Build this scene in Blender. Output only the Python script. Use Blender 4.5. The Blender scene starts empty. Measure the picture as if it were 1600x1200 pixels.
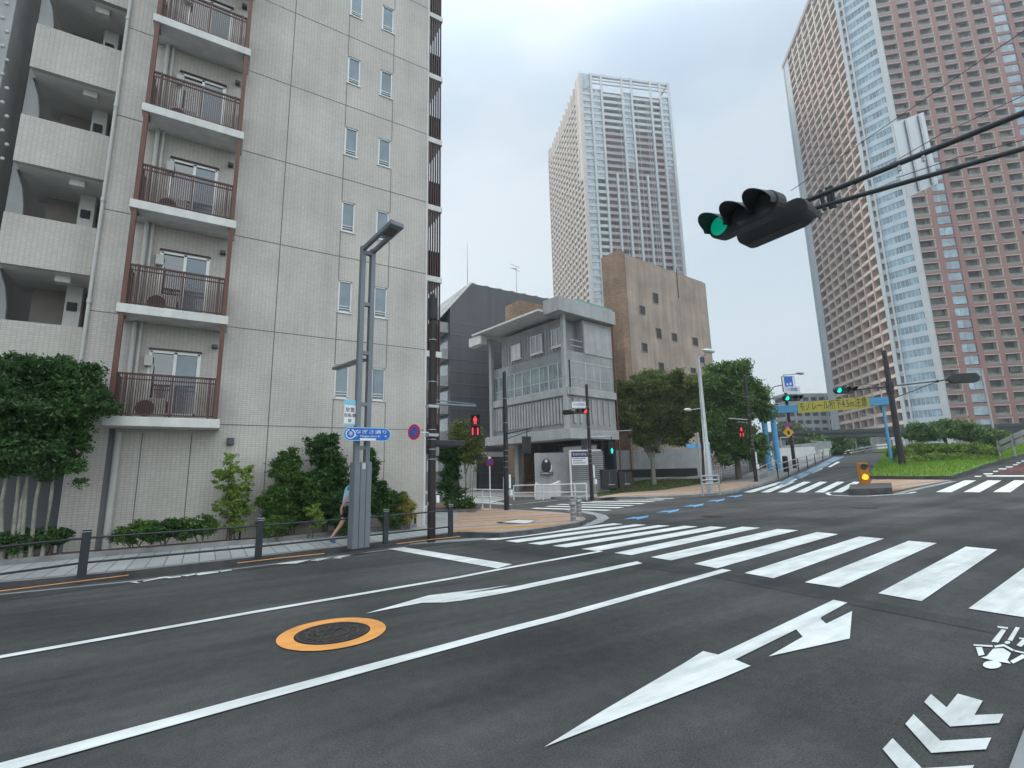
import bpy, bmesh, math, random
import numpy as np
from mathutils import Vector, Matrix
random.seed(7)
R_ = math.radians
sc = bpy.context.scene
COL = sc.collection

# ------------------------------------------------------------------ camera
FP = 767.0; CX = 800.0; CY = 600.0; H = 1.83       # focal length and centre in photo pixels, eye height
_u = np.array([-95.0, 4231.0, -FP]); _u /= np.linalg.norm(_u)
_d = np.array([1265.0, -110.5, -FP]); _d = _d - _u * _d.dot(_u); _d /= np.linalg.norm(_d)
RM = np.array([_d, np.cross(_u, _d), _u])           # camera -> world (x along the street, y to the left, z up)
cam = bpy.data.cameras.new('camera'); co = bpy.data.objects.new('camera', cam); COL.objects.link(co)
co.matrix_world = Matrix.Translation((0, 0, H)) @ Matrix([list(r) for r in RM]).to_4x4()
cam.sensor_width = 36; cam.lens = 36 * FP / 1600; cam.clip_start = 0.1; cam.clip_end = 6000
sc.camera = co
sc.render.resolution_x = 1024; sc.render.resolution_y = 768
# ------------------------------------------------------------------ light
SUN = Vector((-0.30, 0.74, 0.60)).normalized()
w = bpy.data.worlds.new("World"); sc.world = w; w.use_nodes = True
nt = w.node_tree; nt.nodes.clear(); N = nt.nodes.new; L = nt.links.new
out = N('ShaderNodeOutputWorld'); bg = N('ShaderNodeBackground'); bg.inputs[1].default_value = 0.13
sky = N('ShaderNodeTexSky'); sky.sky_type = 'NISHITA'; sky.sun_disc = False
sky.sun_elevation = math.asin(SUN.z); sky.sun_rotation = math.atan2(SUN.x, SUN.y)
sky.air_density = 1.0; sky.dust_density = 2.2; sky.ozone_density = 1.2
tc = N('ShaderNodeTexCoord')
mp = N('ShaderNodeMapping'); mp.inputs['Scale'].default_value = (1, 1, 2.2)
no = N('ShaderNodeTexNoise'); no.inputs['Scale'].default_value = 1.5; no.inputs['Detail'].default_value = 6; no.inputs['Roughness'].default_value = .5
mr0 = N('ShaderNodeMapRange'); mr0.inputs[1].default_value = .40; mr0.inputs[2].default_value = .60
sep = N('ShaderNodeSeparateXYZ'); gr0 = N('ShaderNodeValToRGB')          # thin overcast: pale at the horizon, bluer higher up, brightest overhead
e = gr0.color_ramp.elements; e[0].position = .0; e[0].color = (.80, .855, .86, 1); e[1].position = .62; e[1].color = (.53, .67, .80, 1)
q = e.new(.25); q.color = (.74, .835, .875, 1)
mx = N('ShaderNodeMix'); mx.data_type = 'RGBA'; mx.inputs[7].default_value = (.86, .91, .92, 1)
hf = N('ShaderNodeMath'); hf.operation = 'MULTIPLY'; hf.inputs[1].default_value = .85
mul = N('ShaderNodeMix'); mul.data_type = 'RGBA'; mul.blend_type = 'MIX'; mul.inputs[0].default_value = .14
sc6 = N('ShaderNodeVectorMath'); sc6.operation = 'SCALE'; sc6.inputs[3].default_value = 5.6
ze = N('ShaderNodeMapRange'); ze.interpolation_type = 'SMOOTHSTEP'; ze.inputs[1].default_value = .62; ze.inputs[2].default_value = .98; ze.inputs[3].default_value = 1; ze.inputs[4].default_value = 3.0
bk0 = N('ShaderNodeMapRange'); bk0.interpolation_type = 'SMOOTHSTEP'; bk0.inputs[1].default_value = .05; bk0.inputs[2].default_value = -.7; bk0.inputs[3].default_value = 1; bk0.inputs[4].default_value = 2.2  # sky overhead and behind the camera brightened to add light on surfaces
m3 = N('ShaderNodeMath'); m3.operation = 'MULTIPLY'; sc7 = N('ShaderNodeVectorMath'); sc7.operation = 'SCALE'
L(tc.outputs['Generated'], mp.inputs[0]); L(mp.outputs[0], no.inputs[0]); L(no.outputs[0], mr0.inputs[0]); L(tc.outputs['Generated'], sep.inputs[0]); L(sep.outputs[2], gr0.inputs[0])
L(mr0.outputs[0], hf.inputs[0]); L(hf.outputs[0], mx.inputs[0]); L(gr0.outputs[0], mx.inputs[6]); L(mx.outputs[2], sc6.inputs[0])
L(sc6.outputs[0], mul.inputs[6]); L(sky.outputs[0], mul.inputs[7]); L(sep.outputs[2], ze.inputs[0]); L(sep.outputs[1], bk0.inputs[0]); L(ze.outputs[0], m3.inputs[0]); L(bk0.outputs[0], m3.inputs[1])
tn0 = N('ShaderNodeMapRange'); tn0.inputs[1].default_value = 1; tn0.inputs[2].default_value = 3; wm = N('ShaderNodeMix'); wm.data_type = 'RGBA'; wm.blend_type = 'MULTIPLY'; wm.inputs[7].default_value = (1.08, 1.0, .92, 1)  # warm tint added to the brightened sky, to warm the surfaces it lights
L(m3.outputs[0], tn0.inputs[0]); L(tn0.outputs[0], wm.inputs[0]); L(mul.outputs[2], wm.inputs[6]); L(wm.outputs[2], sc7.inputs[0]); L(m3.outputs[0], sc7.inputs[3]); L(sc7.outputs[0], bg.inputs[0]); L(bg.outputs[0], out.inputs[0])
sl = bpy.data.lights.new('sun', 'SUN'); sl.energy = 1.7; sl.angle = R_(9); sl.color = (1, .95, .88)
so = bpy.data.objects.new('sun', sl); COL.objects.link(so)
so.rotation_euler = SUN.to_track_quat('Z', 'Y').to_euler()
sc.view_settings.view_transform = 'Standard'; sc.view_settings.look = 'None'
sc.view_settings.exposure = 0.5; sc.view_settings.gamma = 1
try:
    sc.cycles.max_bounces = 6; sc.cycles.diffuse_bounces = 3; sc.cycles.use_denoising = True
except Exception: pass

# ------------------------------------------------------------------ geometry helpers
def ray(px, py):
    v = RM @ np.array([px - CX, -(py - CY), -FP]); return v / np.linalg.norm(v)
FW = RM @ np.array([0, 0, -1.0]); FW2 = FW[:2] / np.linalg.norm(FW[:2]); FAZ = math.atan2(FW2[1], FW2[0])
def azd(deg):                                   # horizontal unit vector, azimuth to the right of the view
    a = FAZ - R_(deg); return Vector((math.cos(a), math.sin(a), 0))
def zg(x, y):                                   # the ground: level here, climbing to the bridge ramp
    xx = min(x, 110)
    s = max(0, (xx - 4) - max(0, min(y, 90) - 13))
    return .02 * s + .075 * min(max(0, xx - 28), 11) + .035 * max(0, xx - 39)
def pr(P):
    c = RM.T @ (np.array(P, float) - np.array([0, 0, H])); return CX + FP * c[0] / -c[2], CY - FP * c[1] / -c[2]
def gg(px, py, dz=0.0):
    r = ray(px, py); t = .5
    while t < 900:
        p = r * t
        if H + p[2] <= zg(p[0], p[1]) + dz:
            lo, hi = t / 1.02, t
            for _ in range(28):
                m = (lo + hi) / 2; q = r * m
                if H + q[2] <= zg(q[0], q[1]) + dz: hi = m
                else: lo = m
            q = r * lo; return Vector((q[0], q[1], H + q[2]))
        t *= 1.02
    raise ValueError((px, py))
def onY(px, py, Y): r = ray(px, py); t = Y / r[1]; return Vector((r[0] * t, Y, H + r[2] * t))
def onX(px, py, X): r = ray(px, py); t = X / r[0]; return Vector((X, r[1] * t, H + r[2] * t))
def onZ(px, py, Z): r = ray(px, py); t = (Z - H) / r[2]; return Vector((r[0] * t, r[1] * t, Z))
def atD(px, py, D): r = ray(px, py); t = D / (r[:2] @ FW2); return Vector((r[0] * t, r[1] * t, H + r[2] * t))
def hz(P, ty):
    lo, hi = -5.0, 500.0
    for _ in range(45):
        m = (lo + hi) / 2
        if pr((P[0], P[1], m))[1] > ty: lo = m
        else: hi = m
    return lo
def along(P, d, px):                            # how far along d (at P's height) until the picture column px
    k = (px - CX) / FP; c0 = RM.T @ (np.array(P, float) - np.array([0, 0, H])); cd = RM.T @ np.array(d, float)
    return float(-(k * c0[2] + c0[0]) / (cd[0] + k * cd[2]))

class MB:
    def __init__(s): s.v = []; s.f = []; s.uv = None
    def quad(s, a, b, c, d): i = len(s.v); s.v += [Vector(a), Vector(b), Vector(c), Vector(d)]; s.f.append((i, i+1, i+2, i+3)); return s
    def poly(s, pts): i = len(s.v); s.v += [Vector(p) for p in pts]; s.f.append(tuple(range(i, i + len(pts)))); return s
    def box(s, a, b):
        x0, x1 = sorted((a[0], b[0])); y0, y1 = sorted((a[1], b[1])); z0, z1 = sorted((a[2], b[2]))
        return s.obox(Vector((x0, y0, z0)), Vector((x1-x0, 0, 0)), Vector((0, y1-y0, 0)), Vector((0, 0, z1-z0)))
    def obox(s, o, u, v, w_):
        o, u, v, w_ = Vector(o), Vector(u), Vector(v), Vector(w_)
        if u.cross(v).dot(w_) < 0: u, v = v, u
        i = len(s.v); s.v += [o, o+u, o+u+v, o+v, o+w_, o+u+w_, o+u+v+w_, o+v+w_]
        s.f += [tuple(i+k for k in q) for q in ((0,3,2,1),(4,5,6,7),(0,1,5,4),(1,2,6,5),(2,3,7,6),(3,0,4,7))]
        return s
    def cbox(s, c, sx, sy, sz, rz=0.0):
        u = Vector((math.cos(rz), math.sin(rz), 0)); v = Vector((-u.y, u.x, 0)); c = Vector(c)
        return s.obox(c - u*sx/2 - v*sy/2 - Vector((0, 0, sz/2)), u*sx, v*sy, Vector((0, 0, sz)))
    def tube(s, pts, r, n=10, cap=True):
        pts = [Vector(p) for p in pts]; rs = r if isinstance(r, (list, tuple)) else [r]*len(pts); base = len(s.v)
        for k, p in enumerate(pts):
            t = (pts[min(k+1, len(pts)-1)] - pts[max(k-1, 0)]).normalized()
            a = t.cross(Vector((0, 0, 1)))
            if a.length < .05: a = t.cross(Vector((1, 0, 0)))
            a.normalize(); b = t.cross(a)
            for j in range(n):
                th = 2*math.pi*j/n; s.v.append(p + (a*math.cos(th) + b*math.sin(th))*rs[k])
        for k in range(len(pts)-1):
            for j in range(n):
                q = base + k*n; s.f.append((q+j, q+(j+1) % n, q+n+(j+1) % n, q+n+j))
        if cap: s.f.append(tuple(base+j for j in range(n-1, -1, -1))); s.f.append(tuple(base+(len(pts)-1)*n+j for j in range(n)))
        return s
    def prism(s, pts, d):                       # planar outline extruded by vector d
        n = len(pts); i = len(s.v); d = Vector(d); P = [Vector(p) for p in pts]; s.v += P + [p+d for p in P]
        s.f.append(tuple(i+k for k in range(n-1, -1, -1))); s.f.append(tuple(i+n+k for k in range(n)))
        for k in range(n): s.f.append((i+k, i+(k+1) % n, i+n+(k+1) % n, i+n+k))
        return s
    def sphere(s, c, rx, ry=None, rz=None, n=12, m=8):
        ry = ry or rx; rz = rz or rx; c = Vector(c); base = len(s.v)
        for a in range(m+1):
            ph = math.pi*a/m
            for b in range(n):
                th = 2*math.pi*b/n; s.v.append(c + Vector((rx*math.sin(ph)*math.cos(th), ry*math.sin(ph)*math.sin(th), rz*math.cos(ph))))
        for a in range(m):
            for b in range(n): s.f.append((base+a*n+b, base+(a+1)*n+b, base+(a+1)*n+(b+1) % n, base+a*n+(b+1) % n))
        return s
    def build(s, name, mat, parent=None, smooth=False, bevel=0, origin=None):
        o0 = Vector(parent['_o']) if parent is not None and '_o' in parent else (Vector(origin) if origin is not None else Vector((0, 0, 0)))
        me = bpy.data.meshes.new(name); me.from_pydata([tuple(v-o0) for v in s.v], [], s.f); me.validate()
        bm = bmesh.new(); bm.from_mesh(me); bmesh.ops.recalc_face_normals(bm, faces=bm.faces[:]) if len(s.f) < 60000 else None
        bm.to_mesh(me); bm.free()
        me.materials.append(mat)
        if smooth:
            me.polygons.foreach_set('use_smooth', [True]*len(me.polygons))
            try: me.set_sharp_from_angle(angle=R_(40))
            except Exception: pass
        o = bpy.data.objects.new(name, me); COL.objects.link(o)
        if parent is not None: o.parent = parent; o['_o'] = list(o0)
        else: o.location = o0; o['_o'] = list(o0)
        if bevel:
            b = o.modifiers.new('bevel', 'BEVEL'); b.width = bevel; b.segments = 2; b.limit_method = 'ANGLE'; b.angle_limit = R_(50)
        return o
def tag(o, label=None, cat=None, group=None, kind=None):
    if label: o['label'] = label
    if cat: o['category'] = cat
    if group: o['group'] = group
    if kind: o['kind'] = kind
    return o
def empty(name, loc, label=None, cat=None, group=None):
    e = bpy.data.objects.new(name, None); COL.objects.link(e); e.location = Vector(loc); e['_o'] = list(loc); e.empty_display_size = .2
    return tag(e, label, cat, group)
def kids(o): return [c for c in bpy.data.objects if c.parent == o]
def copy_tree(o, loc, rz=0, label=None, parent=None):
    c = o.copy(); COL.objects.link(c)
    if parent is None: c.location = Vector(loc); c.rotation_euler = (0, 0, rz)
    else: c.parent = parent
    if label: c['label'] = label
    for ch in list(kids(o)): copy_tree(ch, None, 0, None, c)
    return c

# ------------------------------------------------------------------ materials
def mat(name, col, rough=.8, metal=0, var=.12, scale=3.0, bump=0.0, bscale=40, emit=None, spec=.4, alpha=1, trans=0):
    m = bpy.data.materials.new(name); m.use_nodes = True; t = m.node_tree; p = t.nodes['Principled BSDF']
    p.inputs['Roughness'].default_value = rough; p.inputs['Metallic'].default_value = metal
    p.inputs['Specular IOR Level'].default_value = spec
    c = t.nodes.new('ShaderNodeTexCoord')
    if var:
        n = t.nodes.new('ShaderNodeTexNoise'); n.inputs['Scale'].default_value = scale; n.inputs['Detail'].default_value = 5
        r = t.nodes.new('ShaderNodeMix'); r.data_type = 'RGBA'
        r.inputs[6].default_value = (*[x*(1-var) for x in col], 1); r.inputs[7].default_value = (*[min(1, x*(1+var)) for x in col], 1)
        mr = t.nodes.new('ShaderNodeMapRange'); mr.inputs[1].default_value = .3; mr.inputs[2].default_value = .7
        t.links.new(c.outputs['Object'], n.inputs[0]); t.links.new(n.outputs[0], mr.inputs[0]); t.links.new(mr.outputs[0], r.inputs[0])
        t.links.new(r.outputs[2], p.inputs['Base Color'])
    else: p.inputs['Base Color'].default_value = (*col, 1)
    if bump:
        n2 = t.nodes.new('ShaderNodeTexNoise'); n2.inputs['Scale'].default_value = bscale; n2.inputs['Detail'].default_value = 4
        b = t.nodes.new('ShaderNodeBump'); b.inputs['Strength'].default_value = bump; b.inputs['Distance'].default_value = .02
        t.links.new(c.outputs['Object'], n2.inputs[0]); t.links.new(n2.outputs[0], b.inputs['Height']); t.links.new(b.outputs[0], p.inputs['Normal'])
    if emit: p.inputs['Emission Color'].default_value = (*emit[0], 1); p.inputs['Emission Strength'].default_value = emit[1]
    return m
def tilemat(name, col, mortar, bw, rh, msize, axes='XZ', rough=.6, var=.07, bump=.25, offset=.5, stain=.12):
    m = bpy.data.materials.new(name); m.use_nodes = True; t = m.node_tree; p = t.nodes['Principled BSDF']; n = t.nodes.new; l = t.links.new
    p.inputs['Roughness'].default_value = rough; p.inputs['Specular IOR Level'].default_value = .3
    g = n('ShaderNodeNewGeometry'); s = n('ShaderNodeSeparateXYZ'); cmb = n('ShaderNodeCombineXYZ')
    l(g.outputs['Position'], s.inputs[0])
    if axes == 'XZ': l(s.outputs[0], cmb.inputs[0]); l(s.outputs[2], cmb.inputs[1])
    elif axes == 'YZ': l(s.outputs[1], cmb.inputs[0]); l(s.outputs[2], cmb.inputs[1])
    elif axes == 'DZ':
        a = n('ShaderNodeMath'); a.operation = 'SUBTRACT'; l(s.outputs[0], a.inputs[0]); l(s.outputs[1], a.inputs[1]); l(a.outputs[0], cmb.inputs[0]); l(s.outputs[2], cmb.inputs[1])
    else: l(s.outputs[0], cmb.inputs[0]); l(s.outputs[1], cmb.inputs[1])
    b = n('ShaderNodeTexBrick'); b.offset = offset; b.inputs['Scale'].default_value = 1; b.inputs['Brick Width'].default_value = bw; b.inputs['Row Height'].default_value = rh
    b.inputs['Mortar Size'].default_value = msize; b.inputs['Mortar Smooth'].default_value = .1; b.inputs['Bias'].default_value = 0
    b.inputs['Color1'].default_value = (*[x*(1-var) for x in col], 1); b.inputs['Color2'].default_value = (*[x*(1+var) for x in col], 1); b.inputs['Mortar'].default_value = (*mortar, 1)
    l(cmb.outputs[0], b.inputs['Vector'])
    no_ = n('ShaderNodeTexNoise'); no_.inputs['Scale'].default_value = .55; no_.inputs['Detail'].default_value = 6; l(g.outputs['Position'], no_.inputs[0])
    mr = n('ShaderNodeMapRange'); mr.inputs[1].default_value = .3; mr.inputs[2].default_value = .7; mr.inputs[3].default_value = 1-stain; mr.inputs[4].default_value = 1+stain
    l(no_.outputs[0], mr.inputs[0])
    mps = n('ShaderNodeMapping'); mps.inputs['Scale'].default_value = (2.2, 2.2, .14); l(g.outputs['Position'], mps.inputs[0]); ns_ = n('ShaderNodeTexNoise'); ns_.inputs['Scale'].default_value = 1; ns_.inputs['Detail'].default_value = 5; l(mps.outputs[0], ns_.inputs[0])
    mr2 = n('ShaderNodeMapRange'); mr2.inputs[1].default_value = .35; mr2.inputs[2].default_value = .7; mr2.inputs[3].default_value = 1.03; mr2.inputs[4].default_value = .93; l(ns_.outputs[0], mr2.inputs[0])
    ml_ = n('ShaderNodeMath'); ml_.operation = 'MULTIPLY'; l(mr.outputs[0], ml_.inputs[0]); l(mr2.outputs[0], ml_.inputs[1])
    mm = n('ShaderNodeMix'); mm.data_type = 'RGBA'; mm.blend_type = 'MULTIPLY'; mm.inputs[0].default_value = 1
    l(b.outputs['Color'], mm.inputs[6]); l(ml_.outputs[0], mm.inputs[7]); l(mm.outputs[2], p.inputs['Base Color'])
    bp = n('ShaderNodeBump'); bp.invert = True; bp.inputs['Strength'].default_value = bump; bp.inputs['Distance'].default_value = .01
    l(b.outputs['Fac'], bp.inputs['Height']); l(bp.outputs[0], p.inputs['Normal'])
    return m
def weather(m, lo=.80, hi=1.06, sc_=(1.6, 1.6, .10)):
    """rain streaks running down a wall"""
    t = m.node_tree; n = t.nodes.new; l = t.links.new; p = t.nodes['Principled BSDF']; src = p.inputs['Base Color'].links[0].from_socket; g = n('ShaderNodeNewGeometry')
    mps = n('ShaderNodeMapping'); mps.inputs['Scale'].default_value = sc_; l(g.outputs['Position'], mps.inputs[0]); ns_ = n('ShaderNodeTexNoise'); ns_.inputs['Scale'].default_value = 1; ns_.inputs['Detail'].default_value = 7; ns_.inputs['Roughness'].default_value = .65; l(mps.outputs[0], ns_.inputs[0])
    mr2 = n('ShaderNodeMapRange'); mr2.inputs[1].default_value = .38; mr2.inputs[2].default_value = .66; mr2.inputs[3].default_value = hi; mr2.inputs[4].default_value = lo; l(ns_.outputs[0], mr2.inputs[0])
    mm = n('ShaderNodeMix'); mm.data_type = 'RGBA'; mm.blend_type = 'MULTIPLY'; mm.inputs[0].default_value = 1; l(src, mm.inputs[6]); l(mr2.outputs[0], mm.inputs[7]); l(mm.outputs[2], p.inputs['Base Color']); return m
def cells(m, lo, hi, sc_=(.30, .30, .3175)):
    """each room behind a tower balcony is a little lighter or darker: curtains, furniture"""
    t = m.node_tree; n = t.nodes.new; l = t.links.new; p = t.nodes['Principled BSDF']; src = p.inputs['Base Color'].links[0].from_socket; g = n('ShaderNodeNewGeometry')
    mps = n('ShaderNodeMapping'); mps.inputs['Scale'].default_value = sc_; l(g.outputs['Position'], mps.inputs[0]); w_ = n('ShaderNodeTexWhiteNoise'); fl_ = n('ShaderNodeVectorMath'); fl_.operation = 'FLOOR'; l(mps.outputs[0], fl_.inputs[0]); l(fl_.outputs[0], w_.inputs[0])
    mr2 = n('ShaderNodeMapRange'); mr2.inputs[3].default_value = lo; mr2.inputs[4].default_value = hi; l(w_.outputs[0], mr2.inputs[0])
    mm = n('ShaderNodeMix'); mm.data_type = 'RGBA'; mm.blend_type = 'MULTIPLY'; mm.inputs[0].default_value = 1; l(src, mm.inputs[6]); l(mr2.outputs[0], mm.inputs[7]); l(mm.outputs[2], p.inputs['Base Color']); return m
def glass(name, tint=(.08, .12, .14), rough=.06):
    m = mat(name, tint, rough, 0, .35, .8, spec=.9); p = m.node_tree.nodes['Principled BSDF']; p.inputs['IOR'].default_value = 1.9; return m
def leafmat(name, dark, light, tr=.25):
    m = bpy.data.materials.new(name); m.use_nodes = True; t = m.node_tree; n = t.nodes.new; l = t.links.new; p = t.nodes['Principled BSDF']; o = t.nodes['Material Output']
    g = n('ShaderNodeNewGeometry'); mx_ = n('ShaderNodeMix'); mx_.data_type = 'RGBA'; mx_.inputs[6].default_value = (*dark, 1); mx_.inputs[7].default_value = (*light, 1)
    no_ = n('ShaderNodeTexNoise'); no_.inputs['Scale'].default_value = 1.6; no_.inputs['Detail'].default_value = 3; l(g.outputs['Position'], no_.inputs[0])
    mr = n('ShaderNodeMapRange'); mr.inputs[1].default_value = .35; mr.inputs[2].default_value = .68; l(no_.outputs[0], mr.inputs[0])
    a = n('ShaderNodeMath'); a.operation = 'MULTIPLY_ADD'; a.inputs[1].default_value = .5; l(g.outputs['Random Per Island'], a.inputs[0])
    h = n('ShaderNodeMath'); h.operation = 'MULTIPLY'; h.inputs[1].default_value = .5; l(mr.outputs[0], h.inputs[0]); l(h.outputs[0], a.inputs[2])
    l(a.outputs[0], mx_.inputs[0]); l(mx_.outputs[2], p.inputs['Base Color']); p.inputs['Roughness'].default_value = .5; p.inputs['Specular IOR Level'].default_value = .35
    tn = n('ShaderNodeBsdfTranslucent'); l(mx_.outputs[2], tn.inputs[0]); ms = n('ShaderNodeMixShader'); ms.inputs[0].default_value = tr
    l(p.outputs[0], ms.inputs[1]); l(tn.outputs[0], ms.inputs[2]); l(ms.outputs[0], o.inputs[0]); return m
def asphalt(name, c=(.062, .066, .07)):
    m = bpy.data.materials.new(name); m.use_nodes = True; t = m.node_tree; n = t.nodes.new; l = t.links.new; p = t.nodes['Principled BSDF']
    g = n('ShaderNodeNewGeometry')
    def noise(sc_, det, lo, hi, a, b, vec=None):
        q = n('ShaderNodeTexNoise'); q.inputs['Scale'].default_value = sc_; q.inputs['Detail'].default_value = det; l(vec or g.outputs['Position'], q.inputs[0])
        r = n('ShaderNodeMapRange'); r.inputs[1].default_value = lo; r.inputs[2].default_value = hi; r.inputs[3].default_value = a; r.inputs[4].default_value = b; l(q.outputs[0], r.inputs[0]); return r.outputs[0], q
    mpp = n('ShaderNodeMapping'); mpp.inputs['Scale'].default_value = (.16, 1.6, 1); mpp.inputs['Rotation'].default_value = (0, 0, R_(-7)); l(g.outputs['Position'], mpp.inputs[0])
    a, _ = noise(.35, 6, .35, .65, .76, 1.22); b, qb = noise(65, 3, .3, .7, .74, 1.26); c_, _ = noise(1.0, 5, .35, .65, .80, 1.18, mpp.outputs[0]); d_, _ = noise(7, 5, .4, .62, .93, 1.05)
    cur = None
    for k in (a, b, c_, d_):
        if cur is None: cur = k
        else:
            q = n('ShaderNodeMath'); q.operation = 'MULTIPLY'; l(cur, q.inputs[0]); l(k, q.inputs[1]); cur = q.outputs[0]
    mm = n('ShaderNodeMix'); mm.data_type = 'RGBA'; mm.blend_type = 'MULTIPLY'; mm.inputs[0].default_value = 1; mm.inputs[6].default_value = (*c, 1); l(cur, mm.inputs[7]); l(mm.outputs[2], p.inputs['Base Color'])
    # fine cracks
    wn_ = n('ShaderNodeTexNoise'); wn_.inputs['Scale'].default_value = 1.3; wn_.inputs['Detail'].default_value = 5; l(g.outputs['Position'], wn_.inputs[0]); vs_ = n('ShaderNodeVectorMath'); vs_.operation = 'MULTIPLY_ADD'; vs_.inputs[1].default_value = (.9, .9, .9); l(wn_.outputs['Color'], vs_.inputs[0]); l(g.outputs['Position'], vs_.inputs[2])
    ve = n('ShaderNodeTexVoronoi'); ve.feature = 'DISTANCE_TO_EDGE'; ve.inputs['Scale'].default_value = .22; l(vs_.outputs[0], ve.inputs['Vector']); lt_ = n('ShaderNodeMapRange'); lt_.inputs[1].default_value = .0008; lt_.inputs[2].default_value = .0024; lt_.inputs[3].default_value = .95; lt_.inputs[4].default_value = 1; l(ve.outputs['Distance'], lt_.inputs[0])
    cq = n('ShaderNodeMix'); cq.data_type = 'RGBA'; cq.blend_type = 'MULTIPLY'; cq.inputs[0].default_value = 1; l(mm.outputs[2], cq.inputs[6]); l(lt_.outputs[0], cq.inputs[7]); mm = cq
    # bright stone chips
    vo = n('ShaderNodeTexVoronoi'); vo.inputs['Scale'].default_value = 38; l(g.outputs['Position'], vo.inputs[0])
    cp = n('ShaderNodeMath'); cp.operation = 'LESS_THAN'; cp.inputs[1].default_value = .10; l(vo.outputs['Distance'], cp.inputs[0])
    m2 = n('ShaderNodeMix'); m2.data_type = 'RGBA'; m2.inputs[7].default_value = (.15, .15, .15, 1); l(mm.outputs[2], m2.inputs[6])
    q2 = n('ShaderNodeMath'); q2.operation = 'MULTIPLY'; q2.inputs[1].default_value = .5; l(cp.outputs[0], q2.inputs[0]); l(q2.outputs[0], m2.inputs[0]); l(m2.outputs[2], p.inputs['Base Color'])
    bp = n('ShaderNodeBump'); bp.inputs['Strength'].default_value = .5; bp.inputs['Distance'].default_value = .01; l(qb.outputs[0], bp.inputs['Height']); l(bp.outputs[0], p.inputs['Normal'])
    p.inputs['Roughness'].default_value = .95; p.inputs['Specular IOR Level'].default_value = .10
    return m
M = {}
M['asphalt'] = asphalt('asphalt', (.071, .073, .073))
M['red_asphalt'] = asphalt('red_asphalt', (.10, .055, .055))
def paint(name, col, wear=.28):
    m = mat(name, col, .6, 0, .10, 2.5); t = m.node_tree; n = t.nodes.new; l = t.links.new; p = t.nodes['Principled BSDF']
    src = p.inputs['Base Color'].links[0].from_socket
    g = n('ShaderNodeNewGeometry'); q = n('ShaderNodeTexNoise'); q.inputs['Scale'].default_value = 28; q.inputs['Detail'].default_value = 6; q.inputs['Roughness'].default_value = .7; l(g.outputs['Position'], q.inputs[0])
    r = n('ShaderNodeMapRange'); r.inputs[1].default_value = .62; r.inputs[2].default_value = .74; r.inputs[3].default_value = 0; r.inputs[4].default_value = wear*2; l(q.outputs[0], r.inputs[0])
    k = n('ShaderNodeMix'); k.data_type = 'RGBA'; k.inputs[7].default_value = (.16, .17, .18, 1); l(r.outputs[0], k.inputs[0]); l(src, k.inputs[6])
    mps = n('ShaderNodeMapping'); mps.inputs['Scale'].default_value = (.5, 3.2, 1); mps.inputs['Rotation'].default_value = (0, 0, R_(-5)); l(g.outputs['Position'], mps.inputs[0]); q3 = n('ShaderNodeTexNoise'); q3.inputs['Scale'].default_value = 1.2; q3.inputs['Detail'].default_value = 7; q3.inputs['Roughness'].default_value = .7; l(mps.outputs[0], q3.inputs[0])
    r3 = n('ShaderNodeMapRange'); r3.inputs[1].default_value = .42; r3.inputs[2].default_value = .72; r3.inputs[3].default_value = 1; r3.inputs[4].default_value = .64; l(q3.outputs[0], r3.inputs[0]); k3 = n('ShaderNodeMix'); k3.data_type = 'RGBA'; k3.blend_type = 'MULTIPLY'; k3.inputs[0].default_value = 1; l(k.outputs[2], k3.inputs[6]); l(r3.outputs[0], k3.inputs[7]); l(k3.outputs[2], p.inputs['Base Color']); return m
M['white_paint'] = paint('white_paint', (.72, .76, .75)); M['blue_paint'] = paint('blue_paint', (.12, .33, .58)); M['orange_paint'] = paint('orange_paint', (.80, .36, .10), .3)
M['worn_white'] = paint('worn_white_paint', (.62, .66, .65), .75)
M['pale_blue_paint'] = paint('pale_blue_paint', (.17, .28, .38), .7)
M['tile'] = tilemat('facade_tile', (.50, .475, .435), (.36, .345, .32), .105, .0625, .006, 'XZ', var=.05, offset=0)
M['tile_side'] = tilemat('facade_tile_side', (.53, .505, .465), (.37, .355, .33), .105, .0625, .006, 'YZ', var=.05, offset=0)
M['joint'] = mat('joint_sealant', (.13, .135, .14), .7, var=0)
M['brown_metal'] = mat('brown_metal', (.12, .05, .038), .45, 0, .1, 2)
M['rail_brown'] = mat('railing_brown', (.075, .034, .029), .5, 0, .1, 3)
M['dark_brown'] = mat('dark_brown_metal', (.055, .028, .026), .45, 0, .1, 3)
M['white_conc'] = mat('white_concrete', (.62, .62, .60), .75, 0, .08, 1.5, .1, 30)
M['grey_conc'] = mat('grey_concrete', (.30, .31, .315), .85, 0, .13, .9, .15, 14)
M['grey_conc2'] = mat('pale_concrete', (.36, .37, .375), .85, 0, .12, 1.4, .15, 14)
M['soffit'] = mat('soffit_paint', (.66, .655, .63), .8, var=.06)
M['brownwall'] = mat('brown_interior_wall', (.36, .33, .30), .8, var=.06)
M['dark_grey'] = mat('dark_grey_panel', (.085, .092, .10), .55, 0, .14, .25, .05, 6)
M['alu'] = mat('aluminium_frame', (.62, .63, .62), .4, .3, .03)
M['glass'] = glass('window_glass', (.10, .16, .20)); M['glass_dark'] = glass('dark_glass', (.035, .045, .05)); M['glass_blue'] = glass('blue_glass', (.13, .21, .26), .12)  # blue of the mirrored sky is put into the window glass tint
M['curtain'] = mat('curtain', (.42, .46, .44), .9, 0, .25, 9)
M['pvc'] = mat('pvc_pipe', (.46, .46, .44), .5, var=.05)
M['steel_dark'] = mat('dark_steel_paint', (.028, .034, .04), .5, .2, .15, 4)
M['steel_black'] = mat('black_plastic', (.018, .02, .022), .5, 0, .15, 5)
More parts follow.
